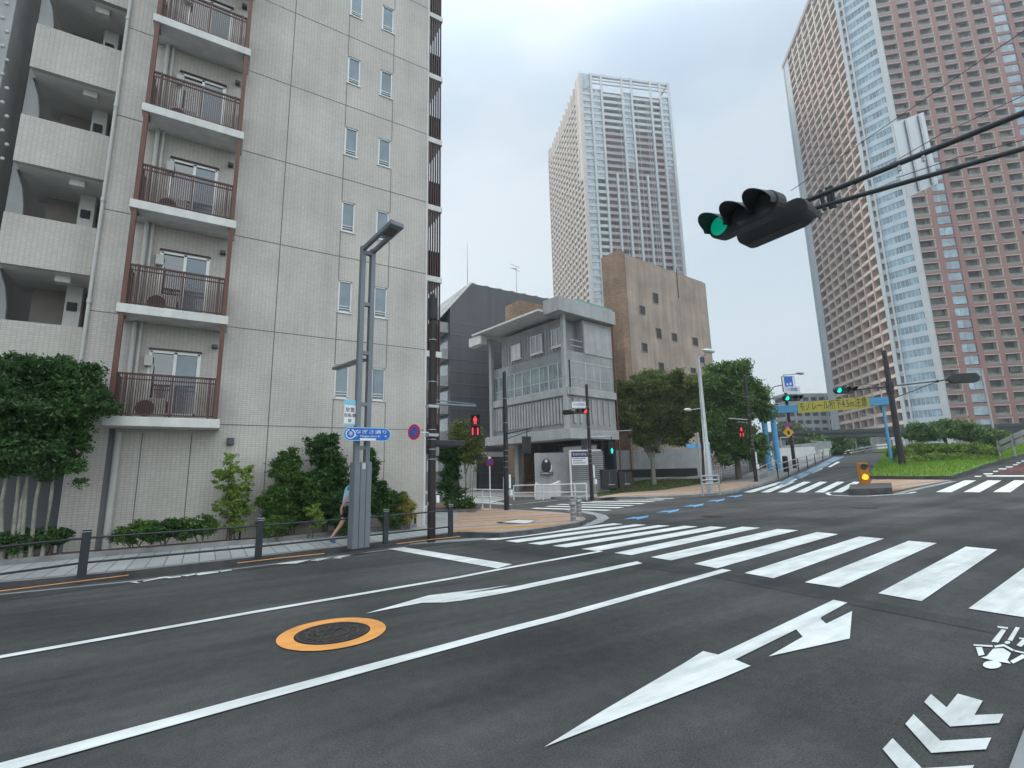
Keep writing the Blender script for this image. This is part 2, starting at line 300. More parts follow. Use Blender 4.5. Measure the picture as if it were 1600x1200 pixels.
M['pole_brown'] = mat('dark_brown_pole', (.030, .024, .026), .5, .2, .15, 3)
M['grey_paint'] = mat('grey_paint_steel', (.165, .185, .21), .42, .2, .08, 1.3)
M['galv'] = mat('galvanised_steel', (.38, .40, .41), .42, .55, .1, 4)
M['whitesteel'] = mat('white_steel', (.68, .69, .70), .4, 0, .06, 3)
M['blue_steel'] = mat('blue_steel', (.10, .34, .60), .45, 0, .10, 2)
M['sign_blue'] = mat('sign_blue', (.012, .12, .48), .35, 0, .05, 6); M['sign_red'] = mat('sign_red', (.55, .02, .03), .4, var=.04); M['sign_white'] = mat('sign_white', (.75, .77, .78), .4, var=.03)
M['sign_yellow'] = mat('sign_yellow', (.47, .42, .08), .6, var=.05); M['ink'] = mat('ink_black', (.02, .02, .025), .5, var=0); M['sign_cyan'] = mat('sign_cyan', (.22, .55, .70), .5, var=.05)
M['signback'] = mat('sign_back_aluminium', (.50, .53, .56), .45, .5, .06, 2)
M['cast'] = mat('cast_iron', (.05, .045, .045), .55, .4, .35, 30, .8, 60)
M['green_lamp'] = mat('green_lamp', (.0, .3, .2), .3, var=0, emit=((.0, .85, .58), 1.25)); M['green_dim'] = mat('green_lamp_aslant', (.0, .12, .08), .3, 0, .7, 60, emit=((.0, .30, .18), .55))
M['red_lamp'] = mat('red_lamp', (.4, 0, 0), .3, var=0, emit=((1, .03, .04), 1.3)); M['amber_lamp'] = mat('amber_lamp', (.5, .2, 0), .3, var=0, emit=((1, .40, .02), 1.4))
M['lens_off'] = mat('lens_off', (.05, .05, .05), .2, var=0)
M['yellow_box'] = mat('yellow_box', (.42, .17, .01), .5, var=.1)
M['brick'] = tilemat('brown_brick', (.265, .18, .125), (.17, .12, .085), .24, .075, .008, 'DZ', .8, .22, .3, .5, .25)
M['plaster'] = mat('brown_plaster', (.34, .275, .23), .9, 0, .20, .45, .35, 5)
weather(M['plaster'], .78, 1.08); weather(M['grey_conc'], .80, 1.06); weather(M['grey_conc2'], .84, 1.05); weather(M['white_conc'], .86, 1.03, (3, 3, .5)); weather(M['dark_grey'], .85, 1.08)
M['soil'] = mat('soil', (.09, .055, .035), .95, 0, .35, 8, .6, 30)
M['grass_base'] = mat('turf', (.10, .19, .025), .95, 0, .45, 2.5, .6, 30)
M['kerb'] = mat('kerb_concrete', (.22, .22, .22), .85, 0, .25, 3, .3, 30); M['kerb_dark'] = mat('dark_kerb_concrete', (.07, .07, .072), .9, 0, .35, 3, .3, 30)  # darker concrete tone for kerb side faces and the beacon block
M['gutter'] = mat('gutter_concrete', (.26, .275, .28), .85, 0, .14, 2, .2, 40)
M['slab'] = tilemat('grey_paving', (.33, .345, .345), (.15, .155, .155), .30, 3.0, .012, 'XY', .8, .10, .3, 0, .15)
def plazamat():
    m = bpy.data.materials.new('striped_paving'); m.use_nodes = True; t = m.node_tree; n = t.nodes.new; l = t.links.new; p = t.nodes['Principled BSDF']
    g = n('ShaderNodeNewGeometry'); mp_ = n('ShaderNodeMapping'); mp_.inputs['Rotation'].default_value = (0, 0, R_(28)); l(g.outputs['Position'], mp_.inputs[0])
    s = n('ShaderNodeSeparateXYZ'); l(mp_.outputs[0], s.inputs[0])
    d = n('ShaderNodeMath'); d.operation = 'MULTIPLY'; d.inputs[1].default_value = .36; l(s.outputs[1], d.inputs[0]); f = n('ShaderNodeMath'); f.operation = 'FRACT'; l(d.outputs[0], f.inputs[0])
    cr_ = n('ShaderNodeValToRGB'); cr_.color_ramp.interpolation = 'CONSTANT'; e = cr_.color_ramp.elements; e[0].position = 0; e[0].color = (.40, .29, .225, 1); e[1].position = .36; e[1].color = (.42, .235, .085, 1)
    for ps, c in ((.56, (.40, .29, .225)), (.78, (.24, .175, .15)), (.86, (.41, .30, .235))): q = e.new(ps); q.color = (*c, 1)
    l(f.outputs[0], cr_.inputs[0])
    b = n('ShaderNodeTexBrick'); b.inputs['Scale'].default_value = 1; b.inputs['Brick Width'].default_value = .2; b.inputs['Row Height'].default_value = .1; b.inputs['Mortar Size'].default_value = .005
    b.inputs['Color1'].default_value = (.90, .90, .90, 1); b.inputs['Color2'].default_value = (1.08, 1.08, 1.08, 1); b.inputs['Mortar'].default_value = (.6, .6, .6, 1); l(mp_.outputs[0], b.inputs['Vector'])
    mm = n('ShaderNodeMix'); mm.data_type = 'RGBA'; mm.blend_type = 'MULTIPLY'; mm.inputs[0].default_value = 1; l(cr_.outputs[0], mm.inputs[6]); l(b.outputs[0], mm.inputs[7]); l(mm.outputs[2], p.inputs['Base Color'])
    p.inputs['Roughness'].default_value = .85; return m
M['plaza'] = plazamat()
M['bark'] = mat('bark', (.13, .105, .08), .9, 0, .3, 6, .6, 20); M['bark_pale'] = mat('pale_bark', (.26, .25, .21), .9, 0, .25, 6, .5, 20)
M['leaf_dark'] = leafmat('dark_leaves', (.016, .045, .014), (.075, .17, .04), .3); M['leaf_mid'] = leafmat('mid_green_leaves', (.03, .07, .018), (.13, .24, .05), .3); M['leaf_far'] = leafmat('tree_leaves', (.035, .065, .016), (.21, .26, .06), .35)
M['leaf_olive'] = leafmat('olive_leaves', (.04, .065, .016), (.22, .26, .06)); M['leaf_bright'] = leafmat('bright_leaves', (.06, .12, .02), (.30, .42, .08), .35); M['leaf_yellow'] = leafmat('yellow_leaves', (.20, .20, .04), (.55, .45, .13), .3)
M['blade'] = leafmat('grass_blades', (.08, .18, .015), (.26, .42, .045), .4)

# ------------------------------------------------------------------ sheets on the ground
def drape(polys, dz, mat_, name, step=1.0, thick=0.0, parent=None, kmat=None):
    """flat outlines (lists of (x, y)) laid on the ground dz above it, cut so they follow its slope; thick adds a side skirt"""
    bm = bmesh.new()
    for poly in polys:
        vs = [bm.verts.new((p[0], p[1], 0)) for p in poly]; bm.faces.new(vs)
    bmesh.ops.triangulate(bm, faces=[f for f in bm.faces if len(f.verts) > 4])
    xs = [v.co.x for v in bm.verts]; ys = [v.co.y for v in bm.verts]
    cuts = []
    for k, (lo, hi) in enumerate(((min(xs), max(xs)), (min(ys), max(ys)))):
        st = step if hi - lo < 120 else step * 5
        c = math.floor(lo/st)*st + st
        while c < hi: cuts.append((k, c)); c += st
    for k, c in cuts:
        no_ = (1, 0, 0) if k == 0 else (0, 1, 0); pc = (c, 0, 0) if k == 0 else (0, c, 0)
        bmesh.ops.bisect_plane(bm, geom=bm.verts[:] + bm.edges[:] + bm.faces[:], plane_co=pc, plane_no=no_, dist=1e-5)
    for v in bm.verts: v.co.z = zg(v.co.x, v.co.y) + dz
    bmesh.ops.recalc_face_normals(bm, faces=bm.faces[:])
    for f in bm.faces:
        if f.normal.z < 0: f.normal_flip()
    if thick:
        be = [e for e in bm.edges if e.is_boundary]
        r = bmesh.ops.extrude_edge_only(bm, edges=be)
        for v in [g for g in r['geom'] if isinstance(g, bmesh.types.BMVert)]: v.co.z -= thick
        if kmat:
            for f in [g for g in r['geom'] if isinstance(g, bmesh.types.BMFace)]: f.material_index = 1
    me = bpy.data.meshes.new(name); bm.to_mesh(me); bm.free(); me.materials.append(mat_)
    if kmat: me.materials.append(kmat)
    o = bpy.data.objects.new(name, me); COL.objects.link(o); return o
def gp(pts, dz=0.0): return [tuple(gg(x, y, dz)[:2]) for x, y in pts]
def strip(pts, wd):                              # ground polyline -> list of quads of width wd
    out = []; P = [Vector(p) for p in pts]
    Ls = []
    for k, p in enumerate(P):
        t = (P[min(k+1, len(P)-1)] - P[max(k-1, 0)]).normalized(); n_ = Vector((-t.y, t.x)); Ls.append((p+n_*wd/2, p-n_*wd/2))
    for k in range(len(P)-1): out.append([Ls[k][0], Ls[k][1], Ls[k+1][1], Ls[k+1][0]])
    return out

def structure(o): o['kind'] = 'structure'; return o
# ground sheet
xs = [-650, -300, -120, -60, -40, -30] + [-20 + .5*i for i in range(0, 150)] + [55 + i for i in range(58)] + [120, 160, 240, 400, 800]
ys = [-650, -300, -120, -60, -30, -15] + [-8 + .5*i for i in range(0, 100)] + [42 + i for i in range(0, 50)] + [100, 120, 160, 240, 400, 800]
vv = [(x, y, zg(x, y)) for y in ys for x in xs]; nx = len(xs)
ff = [(j*nx+i, j*nx+i+1, (j+1)*nx+i+1, (j+1)*nx+i) for j in range(len(ys)-1) for i in range(nx-1)]
me = bpy.data.meshes.new('road'); me.from_pydata(vv, [], ff); me.materials.append(M['asphalt'])
o = bpy.data.objects.new('road', me); COL.objects.link(o); structure(o)

ROAD = bpy.data.objects['road']
def marking(name, polys_px, m, dz=.012, label=None, world=False, thick=0):
    o = drape(polys_px if world else [gp(p) for p in polys_px], dz, m, name, thick=thick)
    o.parent = ROAD
    if label: o['label'] = label
    return o
def z1(pts, x0, y0, s): return [(x0 + a/s, y0 + b/s) for a, b in pts]
W = M['white_paint']
marking('lane_line', strip(gp([(-60, 1040), (0, 1028), (400, 957), (780, 890.5), (939, 862)]), .13), W, world=True)
marking('lane_line', strip(gp([(-120, 1238), (0, 1203), (400, 1093), (800, 984), (1136, 891)]), .17), W, world=True)
marking('turn_arrow', [[(571, 960), (670, 931.3), (732.5, 923.8), (795, 915.5), (722, 928.8), (800, 918.5), (995, 878), (1004, 881), (800, 925.5), (722.5, 939.5), (695, 942.5), (660, 943)]], W)
marking('stop_line', [[(606, 858), (631, 855.5), (800, 882.5), (777, 888.8)]], W, .010)
marking('turn_arrow', [[(850.6, 1170), (940.6, 1113.7), (1098.8, 1019.2), (1122.5, 1024.9), (1302.4, 938.6), (1324.2, 943.1), (1283.7, 965.6), (1282.6, 968.6), (1291.2, 976.1), (1331.7, 956.2), (1327.9, 999.4), (1201.2, 1027.5), (1254.4, 996.7), (1244.3, 985.1), (1148.7, 1032.4), (1173.1, 1042.5)]], W)
A = (740, 790, 3.81); B = (1160, 790, 3.636)
bars = [z1(q, *A) for q in ([(62,203),(130,208),(890,112),(835,107)], [(187,213),(262,222),(1028,117),(965,113)], [(322,228),(400,236),(1170,122),(1100,118)],
        [(470,242),(552,252),(1335,127),(1255,122)], [(640,262),(740,273),(1508,132),(1415,126)])]
bars += [[(959.2,864.8),(986.7,868.2),(1188,825.3),(1160,823.6)], [(1017,871.4),(1048.4,876.6),(1247.5,829.3),(1215,827.1)], [(1084.4,881.9),(1120.6,889),(1309.9,835.4),(1276.9,832.1)],
         [(1163.3,896.4),(1209,904.7),(1381.4,842.3),(1342.9,839)], [(1257.6,911),(1311.8,919.3),(1463.9,849.4),(1419.9,845.8)], [(1372.3,928.3),(1440,940.7),(1558.2,859.6),(1509.3,854.9)],
         [(1513.4,952.3),(1606,967),(1685,878),(1628,868)], [(1700,980),(1830,1003),(1850,893),(1780,884)]]
marking('crosswalk', bars, W)
sb = [((833,794.3),(952,797.8)), ((856,791.2),(971,793.8)), ((872,788.2),(988,790.5)), ((890,785.4),(1006,787.3)), ((925,783.6),(1021,784.2)), ((966,781.8),(1037,781.5)), ((1012,779.6),(1053,779.2))]
cw = []
for a, b in sb: cw += strip(gp([a, b]), .42)
marking('crosswalk', cw, W, world=True)
Cz = (1100, 560, 5.0)
marking('crosswalk', [z1([(n0, 1047), (n1, 1049), (f1, 966), (f0, 964)], *Cz) for n0, n1, f0, f1 in ((305,365,590,640), (440,500,660,712), (570,640,780,835), (710,780,905,965), (860,930,1040,1100), (1000,1070,1170,1225))], W)
Dz = (1400, 690, 8.0)
marking('crosswalk', [z1([(n0, 633), (n1, 636), (f1, 488), (f0, 486)], *Dz) for n0, n1, f0, f1 in ((500,690,860,1005), (845,1050,1150,1320), (1215,1430,1480,1640), (1600,1830,1810,1990))], W)
marking('stop_line', [z1([(1120,425),(1900,424),(1900,440),(1140,440)], *Dz)], W)
marking('dashed_edge_line', [z1(q, *Dz) for q in ([(985,432),(1075,430),(1060,442),(985,442)], [(1085,400),(1215,398),(1200,412),(1110,414)], [(1215,370),(1280,368),(1270,380),(1215,380)], [(1280,338),(1390,338),(1370,350),(1290,350)], [(1370,313),(1470,313),(1450,325),(1380,325)], [(1460,286),(1530,286),(1515,297),(1465,297)], [(1505,262),(1565,262),(1550,273),(1510,273)], [(1565,240),(1620,240),(1610,252),(1570,252)])], W)
marking('edge_line', strip(gp([(1306,768.6),(1297,769.2),(1292,771.2),(1297,773.8),(1330,775.5),(1355,775.5),(1395,773),(1431,769)]), .16), W, world=True)
marking('dashed_edge_line', [[(x, y), (x+wd, y-.5), (x+wd+1, y+1.2), (x-1, y+1.6)] for x, y, wd in ((1362,738,5), (1367,734,6), (1373,729,6), (1378,724,5), (1375,719,5), (1379,714,4), (1381,710,4))], W)
for cx_, cy_, k in ((994,808.5,1), (1043,798.5,.92), (1083,789.6,.85), (1118,781.6,.75), (1147,775,.65)):
    marking('cycle_arrow', [[(cx_-20*k, cy_+3.2*k), (cx_-4*k, cy_-.4*k), (cx_+1*k, cy_+0*k), (cx_+20*k, cy_-3*k), (cx_+18*k, cy_+.2*k), (cx_+2*k, cy_+4*k), (cx_, cy_+2.2*k)]], M['blue_paint'])
marking('cycle_lane', [[(1212,757),(1226,757),(1252,744),(1240,743)], [(1236,747),(1252,748),(1270,738),(1257,737)], [(1254,739),(1270,740),(1286,731),(1272,729.5)], [(1272,730.5),(1287,731),(1300,723),(1287,722)], [(1287,722),(1302,722),(1320,713.5),(1303,713.8)]], M['pale_blue_paint'])
marking('edge_line', [[(1216,761),(1221,761),(1246,749),(1242,748)], [(1266,739),(1272,739),(1286,732.5),(1281,732)], [(1293,730),(1298,730),(1313,722),(1308,721.5)]], W)
Ez = (1300, 900, 4.0)
marking('chevron', [z1([(578,797),(620,747),(718,832),(788,745),(944,790),(892,880),(1074,872),(1046,930),(740,952)], *Ez)], M['worn_white'])
marking('chevron', [z1([(460,935),(512,875),(680,1042),(998,1022),(965,1095),(622,1118)], *Ez)], M['worn_white'])
marking('chevron', [z1([(318,1093),(380,1025),(565,1215),(890,1195),(850,1280),(500,1310)], *Ez)], M['worn_white'])
def ell(cx_, cy_, rx, ry, n=18): return [(cx_+rx*math.cos(2*math.pi*k/n), cy_+ry*math.sin(2*math.pi*k/n)) for k in range(n)]
marking('bicycle_symbol', [z1(q, *Ez) for q in (ell(1002,563,58,25), ell(1098,423,18,9), [(930,517),(968,510),(1008,463),(1070,458),(1120,490),(1098,535),(1120,556),(1020,540)], [(885,434),(1005,441),(1005,452),(887,444)],
    [(900,452),(938,452),(955,500),(918,508)], [(1015,443),(1075,433),(1140,470),(1130,478),(1075,448),(1020,456)], [(997,418),(1060,340),(1090,345),(1040,424)], [(1035,319),(1102,328),(1100,338),(1037,330)],
    [(1098,408),(1150,325),(1175,330),(1128,414)], [(1155,440),(1195,400),(1225,410),(1185,452)], [(1115,540),(1190,498),(1225,510),(1135,556)], [(1142,470),(1250,495),(1250,504),(1142,480)], [(1170,392),(1230,398),(1230,405),(1172,402)])], W)
Fz = (190, 860, 4.324)
marking('road_lettering', [z1(q, *Fz) for q in ([(50,218),(110,212),(100,220),(130,222),(105,225)], [(140,210),(240,192),(250,196),(150,215)], [(240,188),(300,180),(330,184),(250,196)], [(300,188),(400,177),(400,183),(320,192)], [(400,176),(470,166),(490,158),(500,166),(440,178)], [(500,165),(540,153),(655,146),(655,152),(520,172)], [(665,143),(740,133),(745,138),(670,149)])], W)
marking('road_lettering', [z1(q, *Fz) for q in ([(1035,97),(1150,78),(1270,68),(1180,93)], [(1270,76),(1330,60),(1420,52),(1350,68)], [(1310,78),(1340,62),(1350,70)], [(1420,58),(1470,42),(1555,35),(1500,48)], [(1440,60),(1480,52),(1490,56)])], W)
marking('red_lane', [z1([(1190,418),(2200,418),(2200,200),(1600,262),(1500,310),(1330,370)], *Dz)], M['red_asphalt'], .006)
# asphalt patches and repaired seams
M['patch'] = asphalt('newer_asphalt', (.060, .062, .063)); M['patch_light'] = asphalt('worn_asphalt', (.060, .062, .063))
marking('asphalt_patch', [[(705,851),(745,845),(1120,893),(1600,985),(1600,1000),(1110,901)]], M['patch'], .004)
marking('asphalt_patch', [[(1010,812),(1600,806),(1700,818),(1600,822),(1000,818)]], M['patch_light'], .004)
# pavements ------------------------------------------------------------
near_k = gp([(-700,1095),(-260,968),(0,924),(200,905),(400,881),(610,854),(715,839.5)]) + gp([(780,832.5),(819,829),(860,823.5),(897,817.5),(910,814.2),(915.5,811.5),(913,808),(903,804.5),(895,802),(850,798.5),(807,796),(750,793),(715,791.5)], .15)
near_poly = near_k + [(9, 31), (6, 42), (-60, 46), (-60, near_k[0][1])]
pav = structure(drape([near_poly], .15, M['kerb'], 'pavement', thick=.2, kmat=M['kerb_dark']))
def inset(poly, d):
    out = []; n = len(poly)
    ar = sum(poly[i][0]*poly[(i+1) % n][1]-poly[(i+1) % n][0]*poly[i][1] for i in range(n)); sg = 1 if ar > 0 else -1
    for i in range(n):
        a, b, c = Vector(poly[i-1]), Vector(poly[i]), Vector(poly[(i+1) % n]); t = ((b-a).normalized()+(c-b).normalized()).normalized()
        nn = Vector((-t.y, t.x))*sg; out.append(tuple(b + nn*d))
    return out
ins = inset(near_poly, .16)
def clipx(poly, f, keep):                        # keep the side of the line f(x,y)=a x + b y + c where sign==keep
    out = []; n = len(poly)
    for i in range(n):
        p, q = poly[i], poly[(i+1) % n]; a, b = f(*p)*keep, f(*q)*keep
        if a >= 0: out.append(p)
        if (a >= 0) != (b >= 0): t = a/(a-b); out.append((p[0]+(q[0]-p[0])*t, p[1]+(q[1]-p[1])*t))
    return out
pa, pb = gp([(694,846),(716,800)], .15)
lf = lambda x, y: (pb[0]-pa[0])*(y-pa[1]) - (pb[1]-pa[1])*(x-pa[0])
s = 1 if lf(-5, 13) > 0 else -1
slab_o = drape([clipx(ins, lf, s)], .156, M['slab'], 'paving_slabs'); slab_o.parent = pav
pl_o = drape([clipx(ins, lf, -s)], .156, M['plaza'], 'striped_paving'); pl_o.parent = pav
gk = gp([(640,849.5),(745,842.5),(800,837),(860,831),(905,823),(932,816),(943,810),(938,805),(915,800),(890,798)])
g_o = drape(strip([(a[0], a[1]) for a in gk], .42), .004, M['gutter'], 'gutter'); g_o.parent = ROAD
gk = gp([(-300,983),(0,929),(200,909),(400,885),(610,858.5)])
g_o = drape(strip([(a[0], a[1]) for a in gk], .12), .004, M['gutter'], 'gutter'); g_o.parent = ROAD
for a, b in (((-260,958),(201,899.5)), ((371,880.5),(507,865.5)), ((620,850.5),(719,838.6))):
    m_o = drape(strip([tuple(gg(x, y, .15)[:2]) for x, y in (a, ((a[0]+b[0])/2, (a[1]+b[1])/2 - .5), b)], .085), .162, M['orange_paint'], 'kerb_stripe'); m_o.parent = pav
# planting bed
YF = 16.2
bed_k = gp([(-300,915),(0,884),(200,866),(400,849.5),(560,832),(650,824)], .15)
bed = structure(drape([bed_k + [(bed_k[-1][0], YF), (bed_k[0][0], YF)]], .19, M['soil'], 'planting_bed', thick=.1))
kb = drape(strip(bed_k, .12), .27, M['kerb'], 'bed_kerb', thick=.2); kb.parent = bed
# far pavement with kerb
far_low = gp([(800,779.5),(860,779.5),(925,780.5)], 0) + gp([(1000,776),(1080,773),(1130,769),(1160,762.5),(1189,755.5),(1197,753),(1240,736.5),(1266,725),(1285,717.5),(1300,711.5)], .15)
fe = far_low[-1]
far_poly = far_low + [(fe[0]+30, fe[1]+18), (fe[0]+10, fe[1]+70), (30, 130), (-10, 90), (16, 48), (far_low[0][0], far_low[0][1]+2)]
pav2 = structure(drape([far_poly], .14, M['kerb'], 'pavement', thick=.2, kmat=M['kerb']))
fp = gp([(928,778.5),(1000,773.8),(1080,771.3),(1128,767),(1158,760.5),(1187,753.8),(1150,753),(1090,757.5),(974,770)], .15)
o = drape([fp], .15, M['plaza'], 'striped_paving'); o.parent = pav2
gr = gp([(934,776),(974,769.5),(1090,757),(1128,755),(1120,748),(1040,749),(985,750),(930,757)], .15)
M['lawn'] = mat('dark_lawn', (.05, .075, .025), .95, 0, .5, 2.0, .5, 30)  # darker and browner than the island turf
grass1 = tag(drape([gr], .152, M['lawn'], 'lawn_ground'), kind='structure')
# side street lot behind (pale concrete apron)
lot = gp([(700,790),(768,786),(796,778.5),(800,770),(700,768)])
marking('concrete_apron', [lot], M['gutter'], .006, world=True)
marking('edge_line', strip(gp([(700,784),(760,782.5),(800,789),(838,785),(870,782)]), .15), W, world=True)
# central island with turf, and the striped refuge in front of it
isl = gp([(1357,748.5),(1420,749.8),(1487,749.5),(1522,738),(1557,726),(1575,719.5),(1600,713)]) 
isl += [(isl[-1][0]+25, isl[-1][1]+3), (isl[-1][0]+30, isl[-1][1]+22)] + gp([(1386,703),(1380,716),(1366,737)])
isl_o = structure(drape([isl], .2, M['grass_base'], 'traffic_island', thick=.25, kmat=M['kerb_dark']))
rf = gp([(1355,765),(1394,768.5),(1440,760),(1487,751.2),(1440,750.8),(1363,750.6)])
rf_o = structure(drape([rf], .05, M['plaza'], 'refuge_paving', thick=.1, kmat=M['kerb']))
rg = gp([(1396,771.5),(1440,762.5),(1490,752)]); o = drape(strip(rg, .3), .004, M['gutter'], 'gutter'); o.parent = ROAD
bk = gp([(1327,774.5),(1395,772.2),(1394,763.5),(1329,766)])
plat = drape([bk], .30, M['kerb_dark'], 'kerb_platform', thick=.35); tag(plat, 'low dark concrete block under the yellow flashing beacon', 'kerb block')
# near right pavement corner
nr = gp([(1578,1210),(1600,1150),(1618,1110),(1700,900)])
nr_poly = nr + [(nr[-1][0]+6, nr[-1][1]-1), (nr[-1][0]+6, -12), (nr[0][0], -12)]
structure(drape([nr_poly], .03, M['gutter'], 'pavement', thick=.05))

# manholes ----------------------------------------------------------------
def manhole(c, r, label, ring=None, m=None):
    th = MB(); n = 40; z0 = zg(c[0], c[1])
    e = empty('manhole_cover', (c[0], c[1], z0), label, 'manhole cover')
    pts = [(c[0]+r*math.cos(2*math.pi*k/n), c[1]+r*math.sin(2*math.pi*k/n)) for k in range(n)]
    P = [Vector((x, y, zg(x, y)+.006)) for x, y in pts]; th.prism(P, (0, 0, .008)); th.build('lid', m or M['cast'], e)
    f = MB()
    for rr, wd in ((r*.97, r*.05), (r*.72, r*.04), (r*.45, r*.04)):
        for k in range(n):
            a, b = 2*math.pi*k/n, 2*math.pi*(k+1)/n
            f.quad(*[(c[0]+q*math.cos(t), c[1]+q*math.sin(t), zg(c[0]+q*math.cos(t), c[1]+q*math.sin(t))+.019) for q, t in ((rr, a), (rr-wd, a), (rr-wd, b), (rr, b))])
    for k in range(26):
        t = random.uniform(0, 6.28); q0 = random.uniform(.1, .7)*r; t2 = t+random.uniform(-.4, .4); q1 = q0+random.uniform(.1, .25)*r
        a = Vector((c[0]+q0*math.cos(t), c[1]+q0*math.sin(t), 0)); b = Vector((c[0]+q1*math.cos(t2), c[1]+q1*math.sin(t2), 0)); d = (b-a).normalized(); nn = Vector((-d.y, d.x, 0))*r*.03
        f.quad(*[Vector((p.x, p.y, zg(p.x, p.y)+.018)) for p in (a-nn, b-nn, b+nn, a+nn)])
    f.build('relief', M['cast_rim'], e); return e
M['cast_rim'] = mat('cast_iron_rim', (.10, .085, .08), .5, .4, .25, 20)
mc = gg(520, 990); ml = gg(436, 1000); mr_ = gg(605, 976); rr = ((ml-mr_).length/2)
ring = []; n = 48
for k in range(n):
    a, b = 2*math.pi*k/n, 2*math.pi*(k+1)/n
    ring.append([(mc.x+q*math.cos(t), mc.y+q*math.sin(t)) for q, t in ((rr, a), (rr*.70, a), (rr*.70, b), (rr, b))])
marking('painted_ring', ring, M['orange_paint'], .012, world=True)
manhole(mc, rr*.68, 'round iron manhole cover inside the orange painted ring')
manhole(gg(1112, 807), .33, 'small dark manhole cover on the asphalt beyond the crosswalk, near the blue cycle arrows')
manhole(gg(1352, 793), .38, 'dark round manhole cover on the asphalt in front of the yellow beacon')
pc = gg(815, 815.5, .15); e = empty('access_cover', pc, 'square pale framed access cover set in the striped corner paving', 'access cover')
mb = MB(); u = Vector((.93, .36, 0)); v = Vector((-.36, .93, 0))
for a, b in (((-.6, -.6), (1.2, .1)), ((-.6, .5), (1.2, .1)), ((-.6, -.5), (.1, 1.0)), ((.5, -.5), (.1, 1.0))): mb.obox(pc+u*a[0]+v*a[1]+Vector((0,0,.008)), u*b[0], v*b[1], (0, 0, .012))
mb.build('frame', M['cast'], e); MB().obox(pc-u*.5-v*.5+Vector((0,0,.008)), u*1.0, v*1.0, (0, 0, .008)).build('lid', M['white_conc'], e)

# ------------------------------------------------------------------ apartment building on the left
APT = empty('apartment_building', (2, YF, 0), 'beige tiled apartment block with brown balcony rails and white slabs, filling the left', 'building')
XL, XR, ZT = -2.98, 6.38, 40.0
JZ = [3.37 + 2.89*k for k in range(12)]; JX = [1.6 - .02, 3.65, 5.47]
JX = [onY(419, 664, YF).x, onY(525, 527.5, YF).x, onY(607.5, 414, YF).x]
wx0 = onY(529.5, 437, YF).x; wx1 = onY(550.5, 441, YF).x; vx0 = onY(585, 449, YF).x; vx1 = onY(605, 452, YF).x
wz1 = onY(540, 439, YF).z; wz0 = onY(540, 488.5, YF).z
p = 2.89
wins = []                                          # (x0,x1,z0,z1)
for k in range(-1, 10):
    wins += [(wx0, wx1, wz0+p*k, wz1+p*k), (vx0, vx1, wz0+p*k, wz1+p*k)]
# facade wall with openings: build as grid cells between all window edges
def wall_grid(mb, x0, x1, z0, z1, holes, P):        # P(x,z)->Vector ; wall face only
    xs_ = sorted({x0, x1} | {v for h in holes for v in h[:2] if x0 < v < x1}); zs_ = sorted({z0, z1} | {v for h in holes for v in h[2:] if z0 < v < z1})
    for i in range(len(xs_)-1):
        for j in range(len(zs_)-1):
            cx_, cz_ = (xs_[i]+xs_[i+1])/2, (zs_[j]+zs_[j+1])/2
            if any(h[0] < cx_ < h[1] and h[2] < cz_ < h[3] for h in holes): continue
            mb.quad(P(xs_[i], zs_[j]), P(xs_[i+1], zs_[j]), P(xs_[i+1], zs_[j+1]), P(xs_[i], zs_[j+1]))
# balcony doors
SY = 15.33
slz = [onY(343, 669, SY).z + p*k for k in range(11)]
bx0, bx1 = -2.27, .20
d0 = onY(236, 543, YF); d1 = onY(313, 552, YF)
dx0, dx1 = d0.x, d1.x
doors = [(dx0, dx1, slz[0]+.55+p*k, slz[0]+2.2+p*k) for k in range(10)]
dtop = onY(300, 401, YF).z
doors = [(dx0, dx1, dtop - 1.75 + p*(k-1), dtop + p*(k-1)) for k in range(10)]
mb = MB(); holes = wins + doors
wall_grid(mb, XL, XR, 0, ZT, holes, lambda x, z: Vector((x, YF, z)))
for h in holes:                                     # reveals
    d = .12
    mb.quad((h[0], YF, h[2]), (h[0], YF+d, h[2]), (h[0], YF+d, h[3]), (h[0], YF, h[3])); mb.quad((h[1], YF, h[2]), (h[1], YF+d, h[2]), (h[1], YF+d, h[3]), (h[1], YF, h[3]))
    mb.quad((h[0], YF, h[2]), (h[1], YF, h[2]), (h[1], YF+d, h[2]), (h[0], YF+d, h[2])); mb.quad((h[0], YF, h[3]), (h[1], YF, h[3]), (h[1], YF+d, h[3]), (h[0], YF+d, h[3]))
mb.build('wall', M['tile'], APT)
mb = MB(); mb.quad((XR, YF, 0), (XR, YF+14, 0), (XR, YF+14, ZT), (XR, YF, ZT)); mb.quad((XL, YF, 0), (XL, YF+14, 0), (XL, YF+14, ZT), (XL, YF, ZT)); mb.quad((XL, YF+14, 0), (XR, YF+14, 0), (XR, YF+14, ZT), (XL, YF+14, ZT)); mb.quad((XL, YF, ZT), (XR, YF, ZT), (XR, YF+14, ZT), (XL, YF+14, ZT))
mb.build('wall', M['tile_side'], APT)
mb = MB().box((XR-.02, YF-.012, .15), (XR+.04, YF+.03, ZT)); mb.build('corner_trim', M['white_conc'], APT)
mb = MB()
for x in JX:
    segs = [(0.2, ZT)]
    for h in wins:
        if h[0]-.06 < x < h[1]+.06:
            ns = []
            for a, b in segs:
                if h[3]+.02 <= a or h[2]-.02 >= b: ns.append((a, b)); continue
                if a < h[2]-.02: ns.append((a, h[2]-.02))
                if b > h[3]+.02: ns.append((h[3]+.02, b))
            segs = ns
    for a, b in segs: mb.box((x-.012, YF-.004, a), (x+.012, YF+.01, b))
for z in JZ: mb.box((XL, YF-.0045, z-.012), (XR, YF+.01, z+.012))
